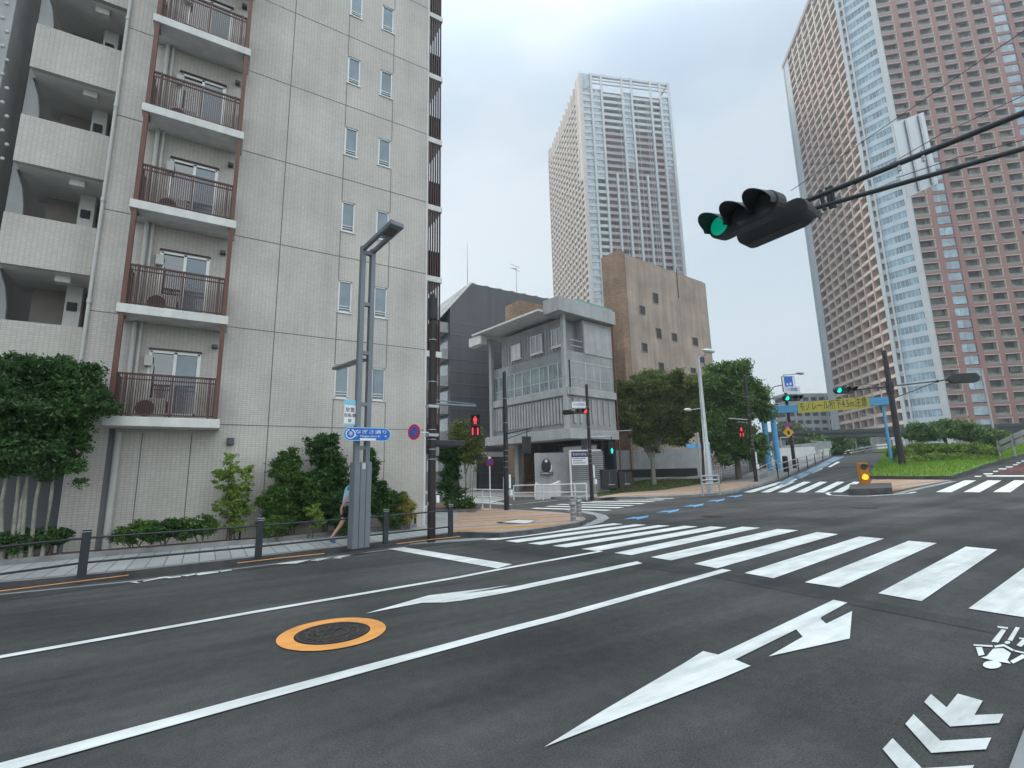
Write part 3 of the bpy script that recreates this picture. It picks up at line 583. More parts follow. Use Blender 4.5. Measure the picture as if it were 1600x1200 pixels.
for x in (onY(218, 720, YF).x, onY(296, 720, YF).x): mb.box((x-.012, YF-.004, .2), (x+.012, YF+.01, 3.1))
mb.build('panel_joint', M['joint'], APT)
for k, h in enumerate(wins):
    f = MB(); y0 = YF+.05; t = .045
    for q in (((h[0], h[2]), (h[0]+t, h[3])), ((h[1]-t, h[2]), (h[1], h[3])), ((h[0], h[2]), (h[1], h[2]+t)), ((h[0], h[3]-t), (h[1], h[3]))): f.box((q[0][0], y0-.03, q[0][1]), (q[1][0], y0+.05, q[1][1]))
    f.box((h[0]+t, y0-.04, h[2]+.20), (h[1]-t, y0-.02, h[2]+.225)); f.box((h[0]+t, y0-.04, h[2]+.12), (h[1]-t, y0-.02, h[2]+.14))
    f.box((h[0]-.03, YF-.035, h[2]-.035), (h[1]+.03, YF+.02, h[2]+.0))
    w_ = f.build('window', M['alu'], APT)
    MB().quad((h[0]+t, y0, h[2]+t), (h[1]-t, y0, h[2]+t), (h[1]-t, y0, h[3]-t), (h[0]+t, y0, h[3]-t)).build('pane', M['glass'] if k > 5 or k % 2 else M['glass'], w_)
    cu = MB(); n = 8; zb = h[2]+.06
    a0, a1 = (h[0]+t, h[0]+t+(h[1]-h[0])*.5) if k % 3 else (h[0]+t, h[1]-t)
    for i in range(n):
        xa, xb = a0+(a1-a0)*i/n, a0+(a1-a0)*(i+1)/n; ya = y0+.06+.02*(i % 2); yb_ = y0+.06+.02*((i+1) % 2); cu.quad((xa, ya, zb), (xb, yb_, zb), (xb, yb_, h[3]), (xa, ya, h[3]))
    cu.box((h[0], y0+.3, h[2]), (h[1], y0+.32, h[3]))
M['glass'].node_tree.nodes['Principled BSDF'].inputs['IOR'].default_value = 1.6
# drain pipe at the stair corner
mb = MB(); mb.tube([(XL+.03, YF-.06, 3.2), (XL+.03, YF-.06, ZT)], .045)
for z in [3.6+p*k for k in range(12)]: mb.tube([(XL+.03, YF-.06, z-.05), (XL+.03, YF-.06, z+.05)], .058)
mb.build('drain_pipe', M['pvc'], APT, True)
# balconies
for k in range(7):
    z = slz[k]; b = MB().box((bx0, SY, z), (bx1, YF+.02, z+.24)); sl_ = b.build('balcony_slab', M['white_conc'], APT, bevel=.012)
    rl = MB(); y = SY+.09; zt = z+.24+1.12; zb = z+.24
    for a, c in ((bx0+.13, bx1-.13),):
        rl.box((a, y-.025, zt-.05), (c, y+.025, zt)); rl.box((a, y-.015, zt-.17), (c, y+.015, zt-.14)); rl.box((a, y-.015, zb+.05), (c, y+.015, zb+.08))
        n = 44
        for i in range(n+1):
            x = a+(c-a)*i/n; rl.box((x-.011, y-.012, zb+.05), (x+.011, y+.012, zt-.05))
        for x in (a+.22, (a+c)/2+.1, c-.16): rl.box((x-.024, y-.045, zb), (x+.024, y-.001, zt-.001))
    for xx in (bx0+.15, bx1-.15):                                            # returns to the wall
        rl.box((xx-.02, y+.03, zt-.05), (xx+.02, YF, zt)); rl.box((xx-.012, y+.03, zb+.05), (xx+.012, YF, zb+.08))
        for i in range(11): rl.box((xx-.011, y+.06+i*.07, zb+.08), (xx+.011, y+.082+i*.07, zt-.05))
    rl.build('railing', M['rail_brown'], APT)
    for xx, sx in ((bx0+.06, .11), (bx1-.17, .11)):
        ps = MB()
        ps.box((xx, SY+.03, z+.24), (xx+sx, SY+.17, z+p))
        ps.prism([(xx, SY+.17, z+p), (xx, SY+.17, z+p-.16), (xx, SY+.5, z+p)], (sx, 0, 0))
        ps.build('balcony_post', M['brown_metal'], APT, bevel=.008)
    # door
    h = doors[k]; f = MB(); y0 = YF+.04; t = .05; xm = (h[0]+h[1])/2
    for q in (((h[0]-.03, h[2]), (h[0]+t, h[3])), ((h[1]-t, h[2]), (h[1]+.03, h[3])), ((h[0], h[2]), (h[1], h[2]+t)), ((h[0], h[3]-t), (h[1], h[3]+.03)), ((xm-.035, h[2]), (xm+.035, h[3]))): f.box((q[0][0], y0-.06, q[0][1]), (q[1][0], y0+.05, q[1][1]))
    w_ = f.build('sliding_window', M['alu'], APT)
    MB().quad((h[0]+t, y0, h[2]+t), (xm, y0, h[2]+t), (xm, y0, h[3]-t), (h[0]+t, y0, h[3]-t)).build('pane', M['glass_dark'], w_)
    MB().quad((xm, y0-.02, h[2]+t), (h[1]-t, y0-.02, h[2]+t), (h[1]-t, y0-.02, h[3]-t), (xm, y0-.02, h[3]-t)).build('pane', M['glass'], w_)
    hb = MB().box((h[0]-.04, YF-.07, h[3]+.03), (h[1]+.04, YF, h[3]+.07)); hb.build('window_hood', M['dark_brown'], APT)
    pp = MB(); pp.tube([(bx0+.33, YF-.12, z+.24), (bx0+.33, YF-.12, z+p)], .055); pp.tube([(bx0+.47, YF-.10, z+.24), (bx0+.47, YF-.10, z+p)], .04)
    pp.build('drain_pipe', M['pvc'], APT, True)
    dk = MB(); xk = bx0+.70
    if k in (0, 1, 3): dk.tube([(xk-.08, YF-.05, z+2.0), (xk+.0, YF-.1, z+1.97), (xk+.10, YF-.1, z+1.72), (xk+.10, YF-.1, z+.8)], .035); dk.build('air_conditioner_duct', M['pvc'], APT, True)
    ac = MB().box((xk-.22, YF-.30, z+.27), (xk+.5, YF-.04, z+.80)); a_ = ac.build('air_conditioner', M['pvc'], APT, bevel=.02)
    MB().tube([(xk+.06, YF-.305, z+.53), (xk+.06, YF-.325, z+.53)], .21, 20).build('fan_grille', M['dark_brown'], a_)
    MB().box((bx0+.62, YF-.16, z+1.70), (bx0+.80, YF, z+1.98)).build('meter_box', M['pvc'], APT)
    MB().box((bx1-.35, YF-.16, z+2.36), (bx1-.20, YF, z+2.46)).build('vent_cap', M['dark_grey'], APT, bevel=.015)
mb = MB(); px0 = onY(182, 720, YF).x; mb.tube([(px0, YF-.08, .2), (px0, YF-.08, 3.1)], .075); mb.tube([(px0, YF-.08, 1.35), (px0, YF-.08, 1.40)], .085); mb.build('drain_pipe', M['pvc'], APT, True)
mb = MB().box((px0-.22, YF-.012, .2), (px0-.10, YF+.01, 3.2)); mb.build('panel_joint', M['joint'], APT)
vb = onY(360, 690, YF); MB().box((vb.x-.09, YF-.14, vb.z-.1), (vb.x+.09, YF, vb.z+.1)).build('vent_cap', M['dark_grey'], APT, bevel=.02)
# right end balconies with louvred screens
for k in range(1, 11):
    z = slz[0]+p*k - .02
    MB().box((XR+.06, YF+.06, z-.02), (XR+.66, YF+9, z+.20)).build('balcony_slab', M['white_conc'], APT, bevel=.01)
for k in range(0, 10):
    z = slz[0]+p*k; lo = MB()
    z0 = z+.18 if k else 2.55
    z1_ = z+p-.04
    for i in range(6): x = XR+.09+i*.095; lo.box((x, YF+.10, z0), (x+.045, YF+.17, z1_))
    lo.build('louvre_screen', M['dark_brown'], APT)
    MB().box((XR+.08, YF+.19, z0), (XR+.62, YF+.22, z0+1.05)).build('railing', M['dark_brown'], APT)
MB().box((XR+.06, YF+.06, slz[0]-.35), (XR+1.6, YF+3, slz[0]-.15)).build('entrance_canopy', M['steel_dark'], APT, bevel=.02)
# stair bay
YS = 16.93; sx0 = -5.03; zs = [(onY(31, 179, YS).z, onY(20, 250, YS).z)]
bt = onY(174, 214, YS).z; bb = onY(164, 282, YS).z
for k in range(-2, 6):
    zt, zb = bt+p*k, bb+p*k
    if k == -2: zb = 0.2
    MB().box((sx0, YS, zb), (XL-.001, YS+.16, zt)).build('stair_parapet', M['tile'], APT)
    if k > -2:
        MB().box((sx0+.02, YS+.16, zb+.0), (XL-.001, YS+2.4, zb+.14)).build('stair_landing', M['soffit'], APT)
        MB().box((XL-.95, YS+.3, zb-.20), (XL-.62, YS+.55, zb-.002)).build('ceiling_lamp', M['white_conc'], APT, bevel=.01)
        MB().box((XL-.86, YS+1.2, zb-1.5), (XL-.50, YS+1.5, zb-.003)).build('column', M['soffit'], APT)
        MB().box((XL-.80, YS+1.14, zb-.75), (XL-.58, YS+1.199, zb-.50)).build('vent_cap', M['steel_black'], APT, bevel=.01)
        MB().box((XL-.46, YS+1.6, zb-1.6), (XL-.002, YS+1.63, zb-.002)).build('door', M['steel_black'], APT)
MB().box((sx0+.32, YS+1.9, 0), (XL-.003, YS+1.94, 34)).build('wall', M['brownwall'], APT)
fin = MB()
for k in range(-1, 6):
    zb = bb+p*k; zl = zb-1.5
    fin.prism([(sx0-.13, YS+.5, zl-.3), (sx0+.24, YS+.5, zl-.3), (sx0+.20, YS+.5, zl+.5), (sx0+.12, YS+.5, zl+1.0), (sx0-.04, YS+.5, zl+1.5), (sx0-.13, YS+.5, zl+1.5)], (0, .12, 0))
    fin.box((sx0-.13, YS+.5, zb), (sx0, YS+.62, zb+1.4))
fin.build('fin_wall', M['grey_conc'], APT)
MB().box((XL-2.6, YF+.35, .15), (XL-.01, YF+.5, 3.0)).build('entrance_wall', M['dark_grey'], APT)

# ------------------------------------------------------------------ neighbours beyond the left edge
nb = empty('neighbour_building', (-8, 19, 0), 'dark grey neighbour block with pale pipes squeezed against the left edge', 'building')
q = onY(34, 64, 18.9)
MB().box((-11, 18.9, 0), (-5.4, 30, q.z)).build('wall', M['dark_grey'], nb)
mb = MB()
for x, r in ((onY(31, 120, 18.7).x, .07), (onY(14, 120, 18.7).x, .05)): mb.tube([(x, 18.7, .2), (x, 18.7, q.z+1.6)], r)
mb.build('pipe', M['pvc'], nb, True)
for z in (onY(30, 165, 18.7).z, onY(20, 240, 18.7).z, onY(10, 310, 18.7).z):
    m_ = MB()
    for dz in (0, .35): m_.tube([(-9.5, 18.65, z+dz), (-6.6, 18.65, z+dz), (-6.3, 18.65, z+dz+.05), (-5.6, 18.65, z+dz+.05)], .05)
    m_.build('cable_duct', M['pvc'], nb, True)
nb2 = empty('neighbour_building', (-11, 17, 0), 'pale tiled block with small round vents at the top left corner of the picture', 'building')
e0 = onY(26, 0, 17.2).x
MB().box((e0-8, 17.2, 0), (e0, 26, 40)).build('wall', M['grey_conc2'], nb2)
for k in range(12):
    a = onY(4 if k % 2 else 11, 6+k*22, 17.2)
    MB().sphere((a.x, 17.19, a.z), .05, .03, .05).build('vent_cap', M['pvc'], nb2, True)

# ------------------------------------------------------------------ dark grey block behind the side street
DG = 50.0
c0 = atD(703, 600, DG); YG = c0.y; XG = c0.x
dg = empty('office_building', (XG+8, YG, 0), 'dark grey panelled block with white balconies on its left side and sloped roof corner', 'building')
def gY(px, py): return onY(px, py, YG)
pk = gY(737, 443); sl0 = gY(703, 480); zb = 0; rt = gY(862, 473); XE = XG + 26
mb = MB(); out_ = [(XG, YG, 0), (XE, YG, 0), (XE, YG, rt.z), (pk.x, YG, pk.z), (XG, YG, sl0.z)]
zt = pk.z; out_ = [(XG, YG, 0), (XE, YG, 0), (XE, YG, zt), (pk.x, YG, zt), (XG, YG, sl0.z)]
mb.prism(out_, (0, 24, 0)); mb.build('wall', M['dark_grey'], dg)
mb = MB(); zc = .6
for k in range(1, 16):
    z = sl0.z - 1.32*k - .3
    if z > .5: mb.box((XG-.002, YG-.03, z-.05), (XE, YG+.01, z+.05))
mb.build('panel_joint', M['joint'], dg)
# white sloped gable trim
d = Vector((pk.x-XG, 0, zt-sl0.z)).normalized(); nrm = Vector((-d.z, 0, d.x))
mb = MB().obox(Vector((XG, YG-.05, sl0.z))-d*3, d*((Vector((pk.x-XG, 0, zt-sl0.z)).length)+3), Vector((0, .5, 0)), nrm*.20); mb.build('gable_trim', M['white_conc'], dg)
MB().obox(Vector((XG, YG+.451, sl0.z))-d*3, d*((Vector((pk.x-XG, 0, zt-sl0.z)).length)+2.6), Vector((0, 20, 0)), nrm*.28).build('roof', M['grey_conc'], dg)
for k in range(6):
    z = sl0.z - 1.6 - 2.9*k
    MB().box((XG-1.1, YG+.4, z-1.1), (XG-.002, YG+3.4, z)).build('balcony', M['grey_conc2'], dg)
    MB().box((XG-.03, YG+.5, z+.1), (XG-.004, YG+3.0, z+1.4)).build('window', M['glass_blue'], dg)
for k in range(8):
    x = pk.x + .5 + k*1.7; u_ = MB(); u_.box((x-.35, YG+.5, zt), (x+.35, YG+1.6, zt+.12)); u_.sphere((x, YG+1.0, zt+.28), .5, .6, .22, 10, 6)
    u_.build('roof_vent', M['pvc'], dg, True)
for px_, top in ((740, 372), (818, 410)):
    a = gY(px_, 455); a.z = zt; t_ = gY(px_, top).z; m_ = MB().tube([(a.x, YG+1.5, a.z), (a.x, YG+1.5, t_)], [.06, .03], 6)
    if px_ == 818:
        for i, zz in enumerate((t_, t_-.5)): m_.tube([(a.x-.9, YG+1.5, zz+.2), (a.x+.5, YG+1.5, zz)], .03, 5)
        m_.box((a.x-.5, YG+1.45, t_-.3), (a.x+.1, YG+1.55, t_-.25))
    m_.build('antenna', M['galv'], dg, True)

# ------------------------------------------------------------------ grey concrete building with raised ground floor
U = azd(50.0); V = azd(-40.0); Z_ = Vector((0, 0, 1))
CB = atD(894, 742, 36.0); CB.z = 0
cb = empty('museum_building', CB, 'grey concrete building on pilotis with a ribbon of windows and an upswept eave', 'building')
def onF(px, py, P, dirv):                        # hit of the pixel ray with the upright plane through P along dirv
    n_ = Vector((-dirv.y, dirv.x, 0)); r = Vector(ray(px, py)); t = (P-Vector((0, 0, H))).dot(n_)/r.dot(n_); return Vector((0, 0, H))+r*t
def hl(px, py): return onF(px, py, CB, V)        # left (long) face
def hr(px, py): return onF(px, py, CB, U)
Ll = (hl(768, 600)-CB).dot(V); Lr = (hr(959, 600)-CB).dot(U)
zz = lambda px, py, f=hl: f(px, py).z
z_bot = zz(888, 686); z_ribb = zz(893, 604); z_ribt = zz(893, 560); z_eave = zz(890, 492); z_beam = zz(893, 616)
def fbox(mb, s0, s1, t0, t1, za, zb_, base=CB, U=U, V=V):  # s along V (left), t along -U? (depth into the building = +U for the left face)
    return mb.obox(base+V*s0+U*t0+Z_*za, V*(s1-s0), U*(t1-t0), Z_*(zb_-za))
# storeys: lower ribbed storey, ribbon window, upper storey
mb = MB(); fbox(mb, 0, Ll, 0, Lr, z_bot+.5, z_ribb); fbox(mb, 0, Ll, .35, Lr, z_ribb, z_ribt); fbox(mb, 0, Ll, 0, Lr, z_ribt, z_ribt+.75)
fbox(mb, 0.9, Ll-1.2, .25, Lr, z_ribt+.75, z_eave+.1); fbox(mb, 0, .9, 1.9, Lr-.3, z_ribt+.75, z_eave+.1)
mb.build('wall', M['grey_conc'], cb)
rb = MB(); n = 26
for i in range(n):
    s = .3+(Ll-.5)*i/n; rb.obox(CB+V*s-U*.12+Z_*(z_bot+1.2), V*.22, U*.119, Z_*(z_beam-z_bot-1.35))
rb.build('wall_rib', M['grey_conc2'], cb); rb = MB()
for i in range(18):
    s = 1.3+(Ll-2.9)*i/18; rb.obox(CB+V*s+U*.20+Z_*(z_ribt+.85), V*.16, U*.049, Z_*(z_eave-z_ribt-1.3))
rb.build('wall_rib', M['grey_conc2'], cb); rb = MB(); n = 7
for i in range(n): rb.obox(CB+U*(.4+i*(Lr-.6)/n)-V*.1+Z_*(z_bot+1.2), U*.2, V*.099, Z_*(z_beam-z_bot-1.4))
rb.build('wall_rib', M['grey_conc2'], cb)
bs = MB(); bs.obox(CB-V*.4-U*.45+Z_*z_bot, V*(Ll+.9), U*1.6, Z_*.75); bs.obox(CB-V*.25+U*1.16+Z_*(z_bot+.05), V*1.2, U*(Lr-1.2), Z_*.65)
bs.build('floor_beam', M['grey_conc2'], cb, bevel=.02)
bs = MB(); bs.obox(CB-V*.12-U*.2+Z_*z_beam, V*(Ll+.2), U*.2, Z_*(z_ribb-z_beam)); bs.obox(CB-V*.2+U*.01+Z_*z_beam, V*.2, U*(Lr), Z_*(z_ribb-z_beam)); bs.build('sill_beam', M['grey_conc2'], cb, bevel=.02)
def ribbon(P, d, n_, length, cnt, out_n):
    for i in range(cnt):
        a = P+d*(length*i/cnt); wd = length/cnt; f = MB()
        for s0, s1, za, zb_ in ((0, .07, z_ribb, z_ribt), (wd-.07, wd, z_ribb, z_ribt), (.07, wd-.07, z_ribb, z_ribb+.08), (.07, wd-.07, z_ribt-.08, z_ribt), (.07, wd-.07, z_ribb+.75, z_ribb+.82), (wd/2-.025, wd/2+.025, z_ribb+.08, z_ribt-.08)):
            f.obox(a+d*s0+Z_*za, d*(s1-s0), out_n*.08, Z_*(zb_-za))
        w_ = f.build('window', M['galv'], cb)
        MB().quad(a+d*.05-out_n*-.03+Z_*z_ribb, a+d*(wd-.05)+out_n*.03+Z_*z_ribb, a+d*(wd-.05)+out_n*.03+Z_*z_ribt, a+d*.05+out_n*.03+Z_*z_ribt).build('pane', M['curtain_glass'], w_)
M['curtain_glass'] = mat('curtained_glass', (.17, .225, .23), .12, 0, .5, .9, spec=.6)
ribbon(CB+V*.0+U*.02, V, None, Ll, 9, U*1.0)
ribbon(CB+U*.30-V*.02, U, None, Lr-.3, 3, V*1.0)
# upper windows on the long face
for px0_, px1_, pt, pb in ((798, 812, 538, 561), (828, 846, 524, 552), (861, 878, 513, 541)):
    a = (hl(px0_, 540)-CB).dot(V); b = (hl(px1_, 540)-CB).dot(V); za = zz((px0_+px1_)/2, pb); zb_ = zz((px0_+px1_)/2, pt); a, b = sorted((a, b)); f = MB()
    P = CB+U*.17
    P = CB+U*.03
    for s0, s1, q0, q1 in ((a, a+.08, za, zb_), (b-.08, b, za, zb_), (a+.08, b-.08, za, za+.08), (a+.08, b-.08, zb_-.08, zb_), ((a+b)/2-.03, (a+b)/2+.03, za+.08, zb_-.08), (a-.1, b+.1, za-.1, za-.02)): f.obox(P+V*s0+Z_*q0, V*(s1-s0), U*.079, Z_*(q1-q0))
    w_ = f.build('window', M['alu'], cb); MB().quad(P+V*a+U*.05+Z_*za, P+V*b+U*.05+Z_*za, P+V*b+U*.05+Z_*zb_, P+V*a+U*.05+Z_*zb_).build('pane', M['glass_dark'] if px0_ != 798 else M['sign_white'], w_)
# columns
for s, q in ((0, -.28), (Ll-.35, -.28)):
    MB().obox(CB+V*s+U*q+Z_*z_bot, V*.34, U*.279, Z_*(z_eave+.2-z_bot)).build('column', M['grey_conc2'], cb, bevel=.02)
for s, t in ((1.2, 3.0), (Ll-1.8, 1.4), (1.0, Lr-1)): MB().obox(CB+V*s+U*t, V*.5, U*.5, Z_*(z_bot+.4)).build('column', M['grey_conc'], cb)
# corner balcony rail and end wall panels on the right face
mb = MB(); 
for dz in (.45, .9): mb.obox(CB+U*.5+V*.06+Z_*(z_ribt+.75+dz), U*1.35, V*.05, Z_*.05)
mb.build('railing', M['galv'], cb)
MB().obox(CB+U*1.95-V*.06+Z_*(z_ribt+.75), U*(Lr-2.0), V*.059, Z_*(z_eave-z_ribt-1.0)).build('wall_panel', M['grey_conc2'], cb)
# roof: upswept eave over the long face and a deep fascia over the short one
e_hi = zz(876, 487)+.2; zfl = z_eave+.1
ro = MB(); s_hi, s_lo = 1.2, Ll+.6
pa_, pb_ = CB+V*s_hi-U*1.6, CB+V*s_lo-U*1.6
za_, zb_ = zfl+.75, zfl-.1
ro = MB()
ro.obox(CB+V*s_hi-U*1.7+Z_*(zfl+.35), V*(s_lo-s_hi), U*6.2, Z_*.16)
ro.build('eave', M['white_conc'], cb)
fa = MB(); fa.obox(CB-V*.5-U*1.2+Z_*(zfl+.05), V*1.69, U*(Lr+1.3), Z_*1.15); fa.build('roof_fascia', M['grey_conc2'], cb, bevel=.04)
fb = MB(); fb.obox(CB+V*(Ll-.6)-U*1.6+Z_*(zfl-.55), V*1.8, U*.7, Z_*.8); fb.build('eave_beam', M['white_conc'], cb, bevel=.02)
fb = MB(); fb.obox(CB+V*1.3+U*.3+Z_*(zfl+.52), V*(Ll-2), U*(Lr-.6), Z_*.2); fb.build('roof', M['dark_grey'], cb)
ds = MB(); q = CB+U*(Lr+.08)-V*.12; ds.tube([q+Z_*.2, q+Z_*(zfl+.6)], .07); ds.build('drain_pipe', M['brown_metal'], cb, True)
gt = MB().obox(CB-V*.3+U*1.0+Z_*(zfl+1.2), V*3, U*(Lr-1.0), Z_*.25); M['copper'] = mat('green_copper', (.16, .33, .27), .7); gt.build('roof_trim', M['copper'], cb)
# ground floor: recessed dark wall, brown steps, white portal
MB().obox(CB+V*.6+U*min(5.5, Lr-1.2), V*(Ll*.55), U*.3, Z_*z_bot).build('glass_wall', M['glass_dark'], cb)
MB().obox(CB+V*(.1)+U*min(7.2, Lr-.4), V*(Ll+.2), U*.3, Z_*(z_bot+.3)).build('back_wall', M['steel_dark'], cb)
st = MB()
s0 = Ll*.52; s1 = Ll*.95
for i in range(7): st.obox(CB+V*s0+U*(1.0+i*.42), V*(s1-s0), U*(5.8-i*.42), Z_*(.17*(i+1)))
M['brown_step'] = mat('brown_tile_step', (.13, .075, .05), .7, var=.2); st.build('steps', M['brown_step'], cb)
MB().obox(CB+V*(s1+.02)+U*.9, V*.2, U*5, Z_*1.5).build('stair_wall', M['grey_conc2'], cb)
lw = MB(); a = atD(752, 735, 47); 
lot_ = empty('white_annex', (a.x, a.y, 0), 'low white garage front with dark opening behind the steps, under the dark grey block', 'annex')
g0 = onY(740, 707, 45).x; g1 = onY(792, 707, 45).x; gz = onY(750, 706, 45).z
MB().box((g0-1.5, 45, 0), (g0+.3, 45.3, gz)).build('wall', M['white_conc'], lot_); MB().box((g0+.3, 45, gz-.5), (g1+1, 45.3, gz)).build('lintel', M['white_conc'], lot_)
MB().box((g0+.3, 46.5, 0), (g1+1, 46.8, gz-.5)).build('back_wall', M['pvc'], lot_); MB().box((g0+1.4, 46.2, .8), (g1-.5, 46.49, 2.0)).build('opening', M['steel_black'], lot_)
MB().box((g0+.35, 44.9, 0), (g0+.5, 44.999, gz-.5)).build('post', M['steel_black'], lot_)

# brown brick block and its low annex
CK = atD(985, 742, 47.0); CK.z = 0
Uk = azd(53.5); Vk = azd(-36.5)
bk_ = empty('brick_building', CK, 'tall windowless brown brick and plaster block with a few tiny openings', 'building')
zt = onF(985, 400, CK, Uk).z; wR = (onF(1098, 440, CK, Uk)-CK).dot(Uk); wL = (onF(940, 418, CK, Vk)-CK).dot(Vk)
MB().obox(CK+Vk*0, Vk*wL, Uk*wR, Z_*zt).build('brick_wall', M['brick'], bk_)
MB().obox(CK-Vk*.30+Uk*.9, Vk*.295, Uk*(wR-.895), Z_*(zt-.25)).build('plaster_wall', M['plaster'], bk_)
MB().obox(CK-Vk*.30-Uk*.05, Vk*.3, Uk*.9, Z_*(zt+.03)).build('corner_pier', M['brick'], bk_)
PKp = CK-Vk*.30
for px_, py_c, hh in ((1024, 466, 15), (1003.5, 484.5, 12), (1029, 521, 15), (1053.5, 527, 12), (1007, 543, 13), (1086, 534, 12), (1033, 574, 14), (1060, 580, 10), (1083, 579, 8), (1096, 562, 9)):
    a = onF(px_, py_c, PKp, Uk); wdx = abs((onF(px_+4, py_c, PKp, Uk)-onF(px_-4, py_c, PKp, Uk)).dot(Uk)); hhz = onF(px_, py_c-hh/2, PKp, Uk).z-onF(px_, py_c+hh/2, PKp, Uk).z
    f = MB(); w2, h2 = wdx/2, hhz/2
    for s0, s1, q0, q1 in ((-w2-.05, -w2, -h2-.05, h2+.05), (w2, w2+.05, -h2-.05, h2+.05), (-w2, w2, h2, h2+.05), (-w2, w2, -h2-.05, -h2)): f.obox(a+Uk*s0+Z_*q0-Vk*.06, Uk*(s1-s0), Vk*.059, Z_*(q1-q0))
    w_ = f.build('window', M['plaster'], bk_); f = MB().obox(a-Uk*w2-Z_*h2-Vk*.012, Uk*2*w2, Vk*.011, Z_*2*h2); f.build('pane', M['steel_black'], w_)
cr_m = MB(); a = onF(1056, 420, PKp, Uk); b = onF(1060, 466, PKp, Uk); cr_m.tube([a-Vk*.06, b-Vk*.06], .05, 6); cr_m.build('drain_pipe', M['brown_metal'], bk_, True)
ra = MB(); 
for k in range(4): ra.tube([CK+Uk*(1.5+k*.5)+Vk*.5+Z_*zt, CK+Uk*(1.5+k*.5)+Vk*.5+Z_*(zt+.7)], .03, 5)
ra.box((CK.x+1.1, CK.y+1.2, zt), (CK.x+1.6, CK.y+1.6, zt+.5)); ra.build('roof_equipment', M['steel_dark'], bk_)
CA = atD(819, 742, 44.5); CA.z = 0; Ua = Uk; Va = Vk
an = empty('brick_annex', CA, 'brown brick penthouse showing above the white eave of the concrete building', 'building')
zt = onF(819, 470, CA, Ua).z; MB().obox(CA, Va*((onF(789, 480, CA, Va)-CA).dot(Va)), Ua*((onF(900, 490, CA, Ua)-CA).dot(Ua)), Z_*zt).build('wall', M['brick'], an)

# ------------------------------------------------------------------ towers
M['cream'] = mat('cream_panel', (.52, .45, .39), .8, var=.06, scale=.2); M['pink'] = mat('pink_panel', (.40, .205, .165), .85, var=.08, scale=.15); M['redbrown'] = mat('red_brown_panel', (.29, .155, .135), .85, var=.1, scale=.12)
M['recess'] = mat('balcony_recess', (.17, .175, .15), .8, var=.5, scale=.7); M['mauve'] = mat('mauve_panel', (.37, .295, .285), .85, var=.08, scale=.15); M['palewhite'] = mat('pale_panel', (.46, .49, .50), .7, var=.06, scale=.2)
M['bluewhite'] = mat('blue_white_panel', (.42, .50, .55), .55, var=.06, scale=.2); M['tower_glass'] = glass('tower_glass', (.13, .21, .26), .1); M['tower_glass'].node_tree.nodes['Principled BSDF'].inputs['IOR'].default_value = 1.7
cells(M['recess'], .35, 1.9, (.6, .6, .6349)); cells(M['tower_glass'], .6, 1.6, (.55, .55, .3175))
M['railglass'] = mat('rail_panel', (.20, .215, .19), .3, var=.2, scale=.5)
def repeat_parts(specs, name, m, parent, cap=100):
    """specs: list of (sort key, list of oboxes); the largest seen become parts, the rest one stuff part"""
    specs.sort(key=lambda s_: s_[0])
    for key, bx in specs[:cap]:
        b = MB()
        for q_ in bx: b.obox(*q_)
        b.build(name, m, parent)
    if specs[cap:]:
        b = MB()
        for key, bx in specs[cap:]:
            for q_ in bx: b.obox(*q_)
        b.build(name, m, parent)['kind'] = 'stuff'
# --- centre tower
FH = 3.15
CT = atD(904, 113, 190.0); zT = CT.z; CT.z = 0
ct = empty('apartment_tower', CT, 'tall slab tower with white vertical ribs, dark balconies and a sunlit left flank', 'tower')
Ut = azd(79.7); Vt = azd(-10.3)
TT = Vector((CT.x, CT.y, zT)); WR = along(TT, Ut, 1044); WL = along(TT, Vt, 857)
crown = 2.3*FH
nf = 46; zf = [zT-crown-FH*k for k in range(nf)]        # floor tops downward
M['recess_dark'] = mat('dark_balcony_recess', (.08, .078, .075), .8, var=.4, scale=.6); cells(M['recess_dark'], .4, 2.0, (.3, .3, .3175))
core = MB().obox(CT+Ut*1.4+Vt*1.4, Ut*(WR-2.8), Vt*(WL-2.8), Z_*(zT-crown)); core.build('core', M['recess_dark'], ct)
fr = [0, .125, .235, .46, .565, .78, .89, 1.0]; kinds = ['g', 'w', 'b', 'w', 'b', 'b', 'w']
pan_w, pan_m, glassp, ribs = [], [], [], MB()
for i, z in enumerate(zf):
    if z < 5: break
    for c_, kd in enumerate(kinds):
        a, b = fr[c_]*WR, fr[c_+1]*WR
        k2 = kd
        if c_ == 1 and i > 13: k2 = 'bw'
        if c_ == 3 and i > 11: k2 = 'b'
        P = CT+Ut*a+Z_*(z-FH)
        if k2 in 'wg':
            glassp.append((-z*0+i, [(P+Vt*.25+Z_*.9, Ut*(b-a), Vt*.2, Z_*(FH-1.35))]))
            tgt = pan_w if (i < 11 or kd == 'g' or c_ == 1) else pan_m
            tgt.append((i, [(P+Vt*.05, Ut*(b-a), Vt*1.3, Z_*.9), (P+Vt*.05+Z_*(FH-.45), Ut*(b-a), Vt*1.3, Z_*.449)]))
            if k2 == 'w': tgt[-1][1].append((P+Ut*(b-a)*.48+Z_*.9+Vt*.15, Ut*.15, Vt*.099, Z_*(FH-1.35)))
        else:
            tgt = pan_w if (i < 6 or k2 == 'bw') else pan_m
            tgt.append((i, [(P+Vt*.0-Z_*.25, Ut*(b-a), Vt*.12, Z_*1.3), (P+Vt*.12-Z_*.2, Ut*(b-a), Vt*1.25, Z_*.2)]))
repeat_parts(glassp, 'window', M['tower_glass'], ct, 60); repeat_parts(pan_w, 'balcony', M['palewhite'], ct, 60); repeat_parts(pan_m, 'balcony', M['mauve'], ct, 40)
for f_ in fr[1:-1]: ribs.obox(CT+Ut*(f_*WR-.45)-Vt*.7, Ut*.9, Vt*1.2, Z_*(zT-.2))
